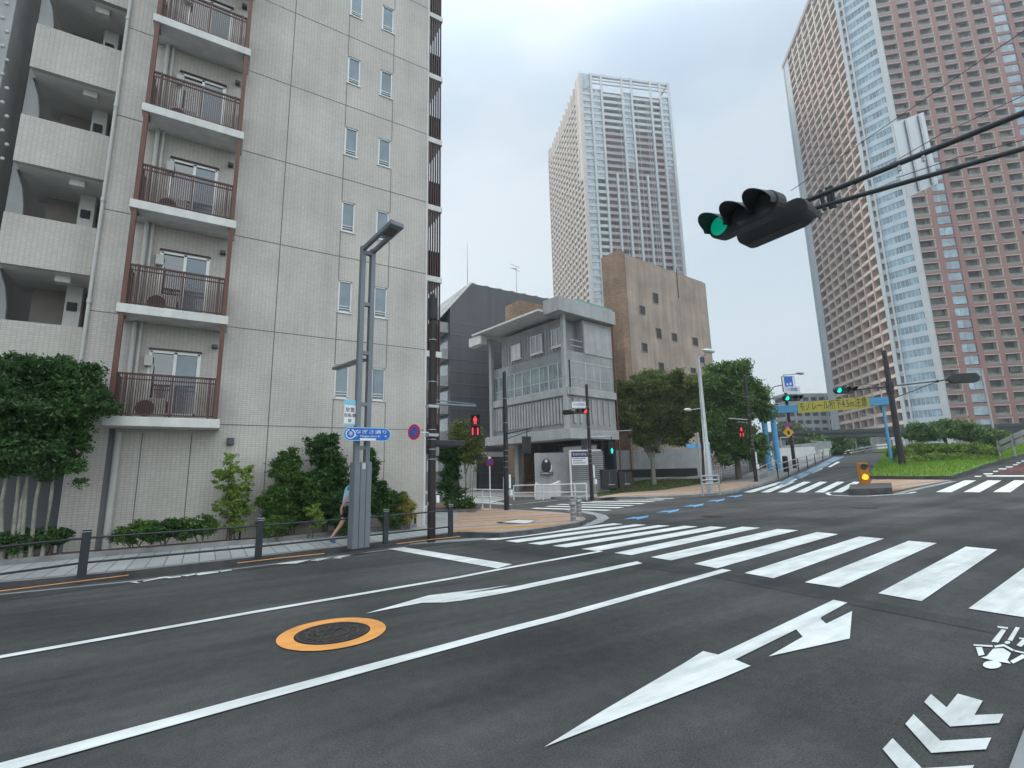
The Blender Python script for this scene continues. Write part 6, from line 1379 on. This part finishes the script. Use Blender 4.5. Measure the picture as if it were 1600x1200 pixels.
J = A0+(c5-A0)*.68; bar(e, [A0+Z_*.02, J, c5-azd(98)*.7], .045); bar(e, [A0-Z_*.9, J-Z_*.02], .03); MB().sphere(J, .1).build('joint', M['steel_black'], e, True)

# yellow flashing beacon
pb0 = gg(1353, 765, .0); b = Vector((pb0.x, pb0.y, zg(pb0.x, pb0.y)+.30)); ztop_ = hz(b, 723); zb0 = hz(b, 757)
bcn = empty('flashing_beacon', b, 'yellow box beacon with one lit amber lamp on the dark kerb block', 'beacon'); f = azd(200); d = Vector((-f.y, f.x, 0)); cB = Vector((b.x, b.y, (ztop_+zb0)/2))
hB = ztop_-zb0; boxp(cB, d, .42, .36, hB, f).build('housing', M['yellow_box'], bcn, bevel=.03); MB().tube([b, (b.x, b.y, zb0)], .09, 10).build('post', M['pvc'], bcn, True); MB().tube([(b.x, b.y, zb0-.12), (b.x, b.y, zb0)], [.12, .2], 10).build('collar', M['steel_dark'], bcn, True)
for zo, m__ in ((hB*.30, 'lens_off'), (-hB*.15, 'amber_lamp')):
    P = cB+f*.185+Z_*zo; MB().poly([P+(d*math.cos(t)+Z_*math.sin(t))*.15 for t in [2*math.pi*k/20 for k in range(20)]]).build('lamp', M[m__], bcn)
    hd2 = MB(); 
    for j in range(13):
        t = math.pi*j/12; q = P+(d*math.cos(t)+Z_*math.sin(t))*.165; hd2.v += [q, q+f*.16]
    for j in range(12): hd2.f.append((2*j, 2*j+1, 2*j+3, 2*j+2))
    hd2.build('hood', M['yellow_box'] if zo < 0 else M['dark_brown'], bcn, True)

# ------------------------------------------------------------------ overhead signals on the near arm
Dn = 7.5
g0 = atD(1125, 358, Dn); ax = Vector((0, -1, 0))
e1, e2 = Vector((0, 0, 0)), None
cN = g0+ax*.46
sN = traffic_signal(cN+Z_*0, ax, (-1, .0, -.08), 'green', 'near overhead traffic light with dark hoods and a green lamp, top right', 1.0)
cN2 = cN+Vector((.60, -.10, -.02))
sN2 = traffic_signal(cN2, -ax, (1, 0, -.08), 'off', 'near overhead traffic light seen from behind, back to back with the green one', 1.0)
arm = empty('overhead_tubes', cN+Vector((.25, -3, 0)), 'two dark steel tubes reaching in from the right edge to the overhead traffic lights', 'overhead tubes')
A = (cN+cN2)/2
r1 = atD(1600, 176, Dn-1.6); r2 = atD(1600, 232, Dn-1.6)
p1 = atD(1230, 326, Dn-.0); p2 = atD(1236, 336, Dn-.0)
d1 = (r1-p1).normalized(); d2 = (r2-p2).normalized()
MB().tube([p1-d1*.5, r1+d1*4], .042, 10).build('tube', M['steel_dark'], arm, True); MB().tube([p2-d2*.5, p2+(r2-p2)*.2, r2+d2*4], .036, 10).build('tube', M['steel_dark'], arm, True)
for f_ in (.17, .20, .22): 
    q = p1+(r1-p1)*f_; q2_ = p2+(r2-p2)*f_; MB().tube([q+Z_*.08, q2_-Z_*.08], .03, 6).build('clamp', M['steel_black'], arm)
MB().tube([p1-d1*.9, p1+d1*.1], .03, 8).build('hanger', M['galv'], arm, True); MB().tube([p2-d2*.8-Z_*.05, p2+d2*.1], .03, 8).build('hanger', M['steel_dark'], arm, True)
# rear of a sign plate
cs = [atD(1395, 193, Dn-.5), atD(1443, 175, Dn-.6), atD(1466, 286, Dn-.6), atD(1418, 309, Dn-.5)]
w_s = (cs[1]-cs[0]); n_s = (cs[1]-cs[0]).cross(cs[3]-cs[0]).normalized()
if n_s.dot(Vector((cs[0].x, cs[0].y, 0))) < 0: n_s = -n_s
bs_ = empty('sign_board', cs[3], 'back of a pale aluminium sign plate clamped to the overhead arm tubes', 'sign'); MB().prism(cs, n_s*.012).build('plate', M['signback'], bs_)
for f_ in (.35, .78): a_ = cs[0].lerp(cs[1], f_); b_ = cs[3].lerp(cs[2], f_); MB().obox(a_-n_s*.03+(b_-a_)*.02, (cs[1]-cs[0]).normalized()*.03, (b_-a_)*.96, n_s*.028).build('channel', M['galv'], bs_)
for f_, t_ in ((.35, .33), (.78, .38)): 
    q = p1+(r1-p1)*(.52 if f_ < .5 else .62); MB().tube([q+Z_*.06, q-Z_*.12], .025, 6).build('clamp', M['galv'], bs_)
cab = empty('cable', atD(1232, 300, Dn), 'thin black cable rising from the overhead traffic lights to the upper right corner', 'cable'); MB().tube([atD(1236, 298, Dn), atD(1420, 172, Dn-.8), atD(1640, 20, Dn-1.8)], .006, 5).build('wire', M['steel_black'], cab)
cab = empty('cable', atD(1360, 290, Dn), 'thin black cable running just above the upper arm tube', 'cable'); MB().tube([atD(1330, 292, Dn-.5), atD(1470, 210, Dn-1.1), atD(1640, 130, Dn-1.8)], .006, 5).build('wire', M['steel_black'], cab)
MB().tube([atD(1400, 278, Dn-.6), atD(1500, 245, Dn-1.1), atD(1640, 208, Dn-1.8)], .006, 5).build('wire', M['steel_black'], cab)

# ------------------------------------------------------------------ monorail
M['mono'] = mat('weathered_girder', (.055, .06, .062), .8, 0, .2, .3)
mono = empty('monorail_beam', atD(1300, 700, 75), 'dark horizontal monorail girder crossing behind the gate and the island trees', 'monorail beam')
a = atD(1190, 675.5, 75); b = atD(1660, 659, 75); dm = (b-a); dmh = Vector((dm.x, dm.y, 0)).normalized(); nm = Vector((-dmh.y, dmh.x, 0)); hgt = 12*75/FP
for off in (0, 4.5):
    pa2 = a+nm*off
    MB().obox(Vector((pa2.x, pa2.y, a.z-hgt)), dm, nm*.9, Z_*hgt).build('girder', M['mono'], mono); MB().obox(Vector((pa2.x, pa2.y, a.z-hgt*.45))-nm*.18, dm, nm*.179, Z_*.16).build('power_rail', M['steel_dark'], mono)
for k in (.08, .42, .78):
    q = a+dm*k; MB().cbox((q.x+nm.x*2.5, q.y+nm.y*2.5, (q.z-hgt)/2-1), 1.5, 1.5, q.z-hgt+1.9).build('column', M['grey_conc'], mono)
# low white podium and small far buildings under the girder
pod = empty('far_building', atD(1385, 700, 105), 'white low podium building under the girder left of the black pole', 'building'); q = atD(1362, 690, 105)
MB().obox(Vector((q.x, q.y, -1)), azd(88)*9, azd(-2)*4, Z_*(atD(1362, 676, 105).z+1)).build('wall', M['glass_dark'], pod); MB().obox(Vector((q.x, q.y, atD(1362, 688, 105).z))-azd(-2)*.3, azd(88)*9.4, azd(-2)*4.6, Z_*1.4).build('roof', M['palewhite'], pod)
for k in range(5): MB().obox(Vector((q.x, q.y, -1))+azd(88)*(k*2.2)-azd(-2)*.2, azd(88)*.5, azd(-2)*.5, Z_*(atD(1362, 688, 105).z+1)).build('column', M['palewhite'], pod)
pod = empty('far_building', atD(1325, 700, 100), 'small pinkish stepped building beyond the crest of the ramp road', 'building'); q = atD(1316, 700, 100)
for s_, t_, hh_ in ((0, 5, 684), (2, 6, 694), (4.5, 8, 702)): MB().obox(Vector((q.x, q.y, -1))+azd(88)*s_-azd(-2)*s_*.3, azd(88)*(t_-s_), azd(-2)*4, Z_*(atD(1316, hh_, 100).z+1)).build('wall', M['pink'] if s_ else M['palewhite'], pod)
# distant lamp posts
for px_, yt, yb, D, lab in ((1341, 660, 715, 80, 'thin distant lamp post under the girder left of the podium'), (1374, 648, 706, 76, 'thin distant lamp post seen behind the right part of the gate'), (1288, 690, 716, 66, 'thin distant lamp post among the trees under the girder'), (1556, 577, 690, 52, 'tall thin grey lamp post at the far right before the red tower'), (1222, 684, 706, 60, 'short distant lamp beside the left gate leg')):
    q = atD(px_, yb, D); tq = hz(q, yt); e = empty('street_lamp', q, lab, 'street lamp', 'distant lamp posts'); MB().tube([q-Z_*2, (q.x, q.y, tq)], [.11, .07], 8).build('shaft', M['galv'], e, True); MB().tube([(q.x, q.y, tq), Vector((q.x, q.y, tq+.1))+azd(-92 if px_ != 1222 else 90)*1.6], .05, 6).build('arm', M['galv'], e, True)

# ------------------------------------------------------------------ ramp: parapets, fences
def wallrun(px_list, D_list, z_px, m, label, name, h_m, thick=.25, parts=None, cat='wall'):
    P = [atD(x, y, D) for (x, y), D in zip(px_list, D_list)]; e = empty(name, P[0], label, cat); b_ = MB()
    for i in range(len(P)-1):
        d = P[i+1]-P[i]; n_ = Vector((-d.y, d.x, 0)).normalized(); b_.prism([P[i], P[i+1], P[i+1]+Z_*h_m, P[i]+Z_*h_m], n_*thick)
    b_.build('panel', m, e); return e, P
wallrun([(1216, 722), (1298, 711)], [47, 72], None, M['white_conc'], 'pale concrete parapet on the left side of the ramp beyond the gate', 'parapet_wall', 1.3)
wallrun([(1219, 709), (1300, 700)], [60, 64], None, M['gutter'], 'pale concrete wall behind the ramp parapet', 'concrete_wall', .9)
# kerb railing along the ramp pavement
rp = [(1216, 746), (1232, 741), (1248, 735), (1262, 729), (1274, 724), (1286, 719), (1297, 714)]
P = [gg(x, y, .15) for x, y in rp]; e = empty('railing', P[0], 'brown post railing climbing along the left kerb of the ramp', 'railing')
for q in P: MB().tube([q-Z_*.1, q+Z_*.95], .045, 6).build('post', M['pole_brown'], e, True)
for hh_ in (.92, .5): MB().tube([q+Z_*hh_ for q in P], .035, 6).build('rail', M['galv'], e, True)
rp = [(1110, 752), (1128, 751), (1150, 746), (1170, 739), (1190, 733), (1204, 729)]; P = [gg(x, y, .15) for x, y in rp]
e = empty('mesh_fence', P[0], 'grey wire mesh fence along the pavement left of the gate', 'fence'); M['mesh'] = mat('wire_mesh', (.09, .10, .10), .6, .3, .2, 20)
for q in P: MB().tube([q, q+Z_*1.5], .04, 6).build('post', M['galv'], e, True)
b_ = MB(); b2 = MB()
for i in range(len(P)-1):
    n = max(4, int((P[i+1]-P[i]).length/.16))
    for k in range(n): a = P[i].lerp(P[i+1], k/n); b_.obox(a, Vector((.02, 0, 0)), Vector((0, .02, 0)), Z_*1.45)
    for k in range(8): b2.tube([P[i]+Z_*(.1+k*.19), P[i+1]+Z_*(.1+k*.19)], .012, 4)
b_.f += [tuple(len(b_.v)+j for j in f_) for f_ in b2.f]; b_.v += b2.v; b_.build('mesh', M['mesh'], e); MB().tube([q+Z_*1.5 for q in P], .035, 6).build('rail', M['galv'], e, True)
rp = [(1186, 752), (1200, 744), (1216, 737)]; P = [gg(x, y, .15) for x, y in rp]; e = empty('railing', P[0], 'short grey double railing beside the foot of the gate', 'railing')
for q in P: MB().tube([q, q+Z_*.9], .04, 6).build('post', M['galv'], e, True)
for hh_ in (.88, .45): MB().tube([q+Z_*hh_ for q in P], .035, 6).build('rail', M['galv'], e, True)
b = gg(1229, 737, .15); e = empty('black_bollard', b, 'short thick black post inside the ramp railing', 'bollard'); MB().tube([b, b+Z_*1.15], .2, 12).build('post', M['steel_black'], e, True); MB().tube([b+Z_*1.151, b+Z_*1.22], [.2, .12], 12).build('cap', M['steel_dark'], e, True)
# white crash barriers at the crest and on the right
def crash(pts, m, label, hgt=.75, wd=.3):
    P = pts; e = empty('crash_barrier', P[0], label, 'guard rail')
    for q in P: MB().tube([q-Z_*.3, q+Z_*hgt], .05, 6).build('post', M['galv'], e, True)
    for z0 in (hgt-wd, hgt-wd-.42): 
        b_ = MB()
        for i in range(len(P)-1): d = P[i+1]-P[i]; n_ = Vector((-d.y, d.x, 0)).normalized()*.06; b_.prism([P[i]+Z_*z0+n_, P[i+1]+Z_*z0+n_, P[i+1]+Z_*(z0+wd)+n_, P[i]+Z_*(z0+wd)+n_], n_)
        b_.build('beam', m, e)
crash([atD(x, y, D) for x, y, D in ((1318, 714, 82), (1335, 711, 79), (1352, 708, 76), (1369, 705.5, 73), (1388, 704, 70))], M['whitesteel'], 'white crash barrier curving over the crest of the ramp', 1.0, .22)
crash([atD(x, y, D) for x, y, D in ((1563, 714, 33), (1585, 705, 31), (1612, 695, 29), (1650, 688, 27))], M['galv'], 'galvanised crash barrier at the right edge beyond the island', 1.05, .3)

# ------------------------------------------------------------------ museum forecourt
def on_g(px, py, D): q = atD(px, py, D); return q
q = atD(837, 777, 34.5); Uq = azd(88)
mon = empty('stone_block', q, 'pale stone block with a swept top in front of the grey emblem wall', 'stone block'); q2_ = atD(877, 777, 34.5); wdm = (q2_-q).length; top = hz(q, 752)-q.z
MB().prism([q-Z_*.2, q+Uq*wdm-Z_*.2, q+Uq*wdm+Z_*top, q+Uq*wdm*.7+Z_*(top*.80), q+Uq*wdm*.3+Z_*(top*.72), q+Uq*.1+Z_*(top*.92), q+Z_*(top*.6)], azd(-2)*.9).build('block', M['white_conc'], mon, bevel=.03)
M['white_plaster'] = M['grey_conc2']
q = atD(837, 762, 37); q1_ = atD(897, 762, 37); zt = hz(q, 708); ew = empty('emblem_wall', q, 'grey wall panel with a black oval emblem and a black name plate', 'wall')
MB().obox(Vector((q.x, q.y, 0)), Uq*(q1_-q).length, azd(-2)*.35, Z_*zt).build('panel', M['grey_conc2'], ew, bevel=.02)
qc = atD(853.5, 728, 36.9); MB().prism([qc+Uq*.34*math.cos(t)+Z_*.50*math.sin(t)*1.05 for t in [2*math.pi*k/28 for k in range(28)]], -azd(-2)*.03).build('emblem', M['ink'], ew)
m_ = MB(); 
for k in range(12):
    t0_, t1_ = -1.1+k*.1, -1.1+(k+1)*.1; m_.quad(*[qc-azd(-2)*.02+Uq*r_*.34*math.cos(t)+Z_*r_*.525*math.sin(t) for r_, t in ((1.05, t0_), (1.28, t0_), (1.28, t1_), (1.05, t1_))])
m_.build('emblem_arc', M['sign_white'], ew)
MB().prism([qc-azd(-2)*.035+Uq*.11*math.cos(t)+Z_*(.36+.11*math.sin(t)) for t in [2*math.pi*k/16 for k in range(16)]], -azd(-2)*.01).build('emblem_dot', M['sign_white'], ew)
qp = atD(854.5, 740, 36.8); boxp(qp, Uq, .95, .03, .22, azd(-2)).build('name_plate', M['ink'], ew); text('物流博物館入口', .15, qp-azd(-2)*.02, Uq, Z_, M['sign_white'], ew, depth=.001, maxw=.82)
# sign board on posts
q = atD(893, 768, 34.2); zt = hz(q, 704); bd = empty('sign_board', q, 'white framed information board with a navy heading and pale text panel by the thin pole', 'sign')
MB().tube([q-Z_*.3, (q.x, q.y, zt)], .07, 8).build('post', M['whitesteel'], bd, True); q1_ = atD(943, 768, 34.2); wB = (q1_-q).length; zt1 = zt-.1
MB().tube([(q.x, q.y, zt-.03), Vector((q.x, q.y, zt-.03))+Uq*wB], .045, 8).build('top_rail', M['whitesteel'], bd, True)
wP = (atD(921, 715, 34.2)-atD(896, 715, 34.2)).length; o1 = Vector((q.x, q.y, 0))+Uq*.12
z0_, z1_, z2_ = hz(q, 727), hz(q, 714.5), hz(q, 706.5)
MB().obox(o1+Z_*z0_, Uq*wP, azd(-2)*.05, Z_*(z2_-z0_)).build('plate', M['sign_white'], bd); MB().obox(o1+Z_*z1_-azd(-2)*.006, Uq*wP, azd(-2)*.005, Z_*(z2_-z1_)).build('heading', M['sign_blue_dark'] if 'sign_blue_dark' in M else M.setdefault('sign_blue_dark', mat('navy', (.015, .015, .09), .5, var=0)), bd)
text('東京海洋文化資料館', .2, o1+Uq*wP/2+Z_*(z1_+z2_)/2-azd(-2)*.008, Uq, Z_, M['sign_white'], bd, depth=.001, maxw=wP*.86)
m_ = MB()
for k in range(3): m_.obox(o1+Uq*.08+Z_*(z0_+.12+k*.15)-azd(-2)*.006, Uq*wP*(.8-.2*(k % 2)), azd(-2)*.005, Z_*.05)
m_.build('text_lines', M['grey_paint'], bd)
# slatted screen behind the board
q = atD(895, 765, 36.2); q1_ = atD(945, 765, 36.2); wS = (q1_-q).length; zt = hz(q, 706); sc_ = empty('slat_screen', q, 'dark grey horizontal slat screen behind the information board', 'fence')
for k in range(22): MB().obox(Vector((q.x, q.y, zt-.12-k*.145)), Uq*wS, azd(-2)*.05, Z_*.10).build('slat', M['grey_conc'], sc_)
MB().obox(Vector((q.x, q.y, -.1))+azd(-2)*.06, Uq*wS, azd(-2)*.06, Z_*zt).build('backing', M['steel_dark'], sc_); MB().obox(Vector((q.x, q.y, -.1))-azd(-2)*.2, Uq*(wS+.3), azd(-2)*.19, Z_*(hz(q, 753)+.1)).build('low_wall', M['grey_conc2'], sc_)
# ribbed metal fence
q = atD(940, 755, 46.5); q1_ = atD(1098, 748, 48.5); zt = hz(q, 704); wv = q1_-q; wv.z = 0; wS = wv.length; wd_ = wv.normalized(); nn = Vector((-wd_.y, wd_.x, 0)); rf_ = empty('ribbed_fence', q, 'pale grey ribbed metal fence behind the trees and the lawn', 'fence')
MB().obox(Vector((q.x, q.y, -.3)), wd_*wS, nn*.12, Z_*(zt+.3)).build('panel', M['dark_grey'], rf_); b_ = MB(); n = 62  # panel coloured dark to stand for shade between the ribs
for k in range(n): b_.obox(Vector((q.x, q.y, .4))+wd_*(wS*k/n)-nn*.22, wd_*.16, nn*.219, Z_*(zt-.42))
b_.build('rib', M['grey_conc2'], rf_)
q = atD(968, 752, 45.2); m_ = MB().obox(Vector((q.x, q.y, hz(q, 747))), Uq*7.2, azd(-2)*.5, Z_*(hz(q, 734)-hz(q, 747))); o = m_.build('low_box_wall', M['steel_black'], None, origin=q); tag(o, 'long low black box under the ribbed fence behind the tree trunk', 'box')
for (x0, x1, yt, yb), lab in (((941, 966, 734, 762), 'taller black utility cabinet beside the thin signal pole'), ((968, 989, 738, 760), 'shorter black utility cabinet right of the taller one')):
    q = atD(x0, yb, 35.0); wS = (atD(x1, yb, 35)-q).length; h_ = hz(q, yt)-q.z; cbn = empty('utility_cabinet', q, lab, 'cabinet'); MB().obox(q-Z_*.1, Uq*wS, azd(-2)*.6, Z_*(h_+.1)).build('body', M['steel_black'], cbn, bevel=.02); MB().obox(q+Uq*(wS*.5-.008)+Z_*.1-azd(-2)*.006, Uq*.016, azd(-2)*.005, Z_*(h_-.2)).build('door_seam', M['grey_conc'], cbn); MB().obox(q+Uq*wS*.4+Z_*(h_*.14)-azd(-2)*.02, Uq*wS*.4, azd(-2)*.015, Z_*.05).build('handle', M['galv'], cbn)
q = gg(952, 764, .15); sp_ = empty('thin_post', q, 'thin pale post with a top loop between the cabinets and the fence', 'post'); MB().tube([q, q+Z_*2.3], .03, 6).build('shaft', M['galv'], sp_, True); MB().cbox(q+Z_*2.35, .12, .05, .1).build('cap', M['galv'], sp_)

# ------------------------------------------------------------------ person walking behind the double lamp post
def skinned(name, verts, edges, radii, m, parent, root=0, sub=1):
    me_ = bpy.data.meshes.new(name); o0 = Vector(parent['_o']); me_.from_pydata([tuple(Vector(v)) for v in verts], edges, []); me_.materials.append(m)
    o_ = bpy.data.objects.new(name, me_); COL.objects.link(o_); o_.parent = parent; sk = o_.modifiers.new('skin', 'SKIN'); sk.use_smooth_shade = True
    if not me_.skin_vertices: me_.attributes.new('skin', 'FLOAT', 'POINT')
    for i, r_ in enumerate(radii):
        q_ = me_.skin_vertices[0].data[i]; q_.radius = r_ if isinstance(r_, tuple) else (r_, r_); q_.use_root = (i == root)
    sb_ = o_.modifiers.new('sub', 'SUBSURF'); sb_.levels = sub; sb_.render_levels = sub; return o_
M['skin'] = mat('skin', (.45, .27, .20), .6, var=.05); M['shirt'] = mat('pale_blue_shirt', (.28, .48, .72), .85, var=.08, scale=8); M['shorts'] = mat('navy_shorts', (.02, .022, .035), .8, var=.1); M['cap_white'] = mat('white_cap', (.75, .75, .74), .7, var=.03); M['shoe'] = mat('blue_shoe', (.05, .16, .28), .6, var=.1); M['hair'] = mat('dark_hair', (.02, .016, .014), .7, var=.1)
F0 = gg(533, 849, .156); Lz = Vector((F0.x+.13, F0.y, F0.z)); pe_ = empty('person', Lz, 'person in pale blue shirt, black shorts and white cap striding right behind the lamp post', 'person')
V_ = [(0,0,.93),(.02,0,1.10),(.05,0,1.28),(.07,0,1.41),(.085,0,1.49),(.10,0,1.57),(.105,0,1.66),
      (-.02,.09,.88),(-.10,.10,.50),(-.36,.10,.15),(-.27,.10,.05),      # trailing leg
      (.02,-.09,.88),(.20,-.10,.50),(.24,-.10,.10),(.38,-.10,.035),     # leading leg
      (.05,.17,1.37),(.16,.22,1.12),(.33,.19,1.03),(.40,.18,1.03),      # arm swinging forward
      (.05,-.17,1.37),(-.10,-.22,1.12),(-.20,-.21,.90),(-.21,-.21,.83)] # arm swinging back
E_ = [(0,1),(1,2),(2,3),(3,4),(4,5),(5,6),(0,7),(7,8),(8,9),(9,10),(0,11),(11,12),(12,13),(13,14),(3,15),(15,16),(16,17),(17,18),(3,19),(19,20),(20,21),(21,22)]
Rr = [(.11,.14),(.10,.12),(.11,.15),(.07,.08),(.05,.05),(.075,.08),(.06,.065),.085,.055,.036,.03,.085,.055,.036,.03,.05,.038,.027,.028,.05,.038,.027,.028]
for base_, dr in ((18, (1, 0, .1)), (22, (.15, 0, -1))):
    d_ = Vector(dr).normalized(); sd = Vector((0, 0, 1)) if base_ == 18 else Vector((1, 0, 0))
    for k in range(4):
        i0 = len(V_); a_ = Vector(V_[base_])+d_*.035+sd*(.021-.014*k); V_ += [tuple(a_), tuple(a_+d_*(.035+.006*(k in (1, 2)))+Vector((0, .008, 0))), tuple(a_+d_*(.062+.008*(k in (1, 2)))+Vector((0, .025, 0)))]
        E_ += [(base_, i0), (i0, i0+1), (i0+1, i0+2)]; Rr += [.0085, .008, .0065]
    i0 = len(V_); a_ = Vector(V_[base_])+sd*.028; V_ += [tuple(a_+d_*.01+Vector((0, .015, 0))), tuple(a_+d_*.04+sd*.012+Vector((0, .025, 0)))]; E_ += [(base_, i0), (i0, i0+1)]; Rr += [.010, .0075]
skinned('body', V_, E_, Rr, M['skin'], pe_)
skinned('shirt', [(-.01,0,.90),(.02,0,1.08),(.05,0,1.28),(.06,0,1.41),(.05,.18,1.365),(.12,.215,1.21),(.05,-.18,1.365),(-.04,-.215,1.21)], [(0,1),(1,2),(2,3),(3,4),(4,5),(3,6),(6,7)], [(.15,.185),(.125,.155),(.135,.175),(.09,.10),.068,.062,.068,.062], M['shirt'], pe_)
skinned('shorts', [(0,0,.92),(-.02,.09,.84),(-.075,.10,.60),(.02,-.09,.84),(.145,-.10,.60)], [(0,1),(1,2),(0,3),(3,4)], [(.125,.15),.105,.088,.105,.088], M['shorts'], pe_)
skinned('belt', [(-.005,-.001,1.0),(-.004,0,1.03)], [(0,1)], [(.155,.19),(.15,.185)], M['shorts'], pe_)
for (a_, b_) in (((-.40,.10,.13), (-.245,.10,.035)), ((.19,-.10,.05), (.42,-.10,.04))):
    skinned('shoe', [a_, tuple((Vector(a_)+Vector(b_))/2), b_], [(0,1),(1,2)], [.058,.06,.045], M['shoe'], pe_)
cp_ = MB(); cp_.sphere((.105, 0, 1.625), .098, .088, .075, 14, 8); cp_.obox(Vector((.17, -.06, 1.60)), Vector((.11, 0, -.01)), Vector((0, .12, 0)), Vector((0, 0, .012)))
c_o = cp_.build('cap', M['cap_white'], None, True); c_o.parent = pe_
hr_ = MB().sphere((.075, 0, 1.575), .082, .083, .075, 14, 8).build('hair', M['hair'], None, True); hr_.parent = pe_
fc = MB(); fc.sphere((.19, 0, 1.555), .018, .012, .022, 8, 6); fc.build('nose', M['skin'], None, True).parent = pe_
for s_ in (-.032, .032): q_ = MB().sphere((.172, s_, 1.585), .011, .013, .009, 8, 6).build('eye', M['ink'], None, True); q_.parent = pe_
q_ = MB().sphere((.172, 0, 1.515), .012, .026, .006, 8, 6).build('mouth', M['sign_red'], None, True); q_.parent = pe_
for s_ in (-.082, .082): q_ = MB().sphere((.10, s_, 1.565), .018, .010, .028, 8, 6).build('ear', M['skin'], None, True); q_.parent = pe_

# ------------------------------------------------------------------ air
hm = bpy.data.materials.new('haze'); hm.use_nodes = True; t = hm.node_tree; t.nodes.remove(t.nodes['Principled BSDF']); pv = t.nodes.new('ShaderNodeVolumePrincipled')
pv.inputs['Color'].default_value = (.80, .90, 1, 1); pv.inputs['Density'].default_value = .0008; pv.inputs['Anisotropy'].default_value = .3; t.links.new(pv.outputs[0], t.nodes['Material Output'].inputs['Volume'])
hz_o = MB().box((-660, -660, -4), (810, 810, 225)).build('haze', hm, None); tag(hz_o, kind='stuff')
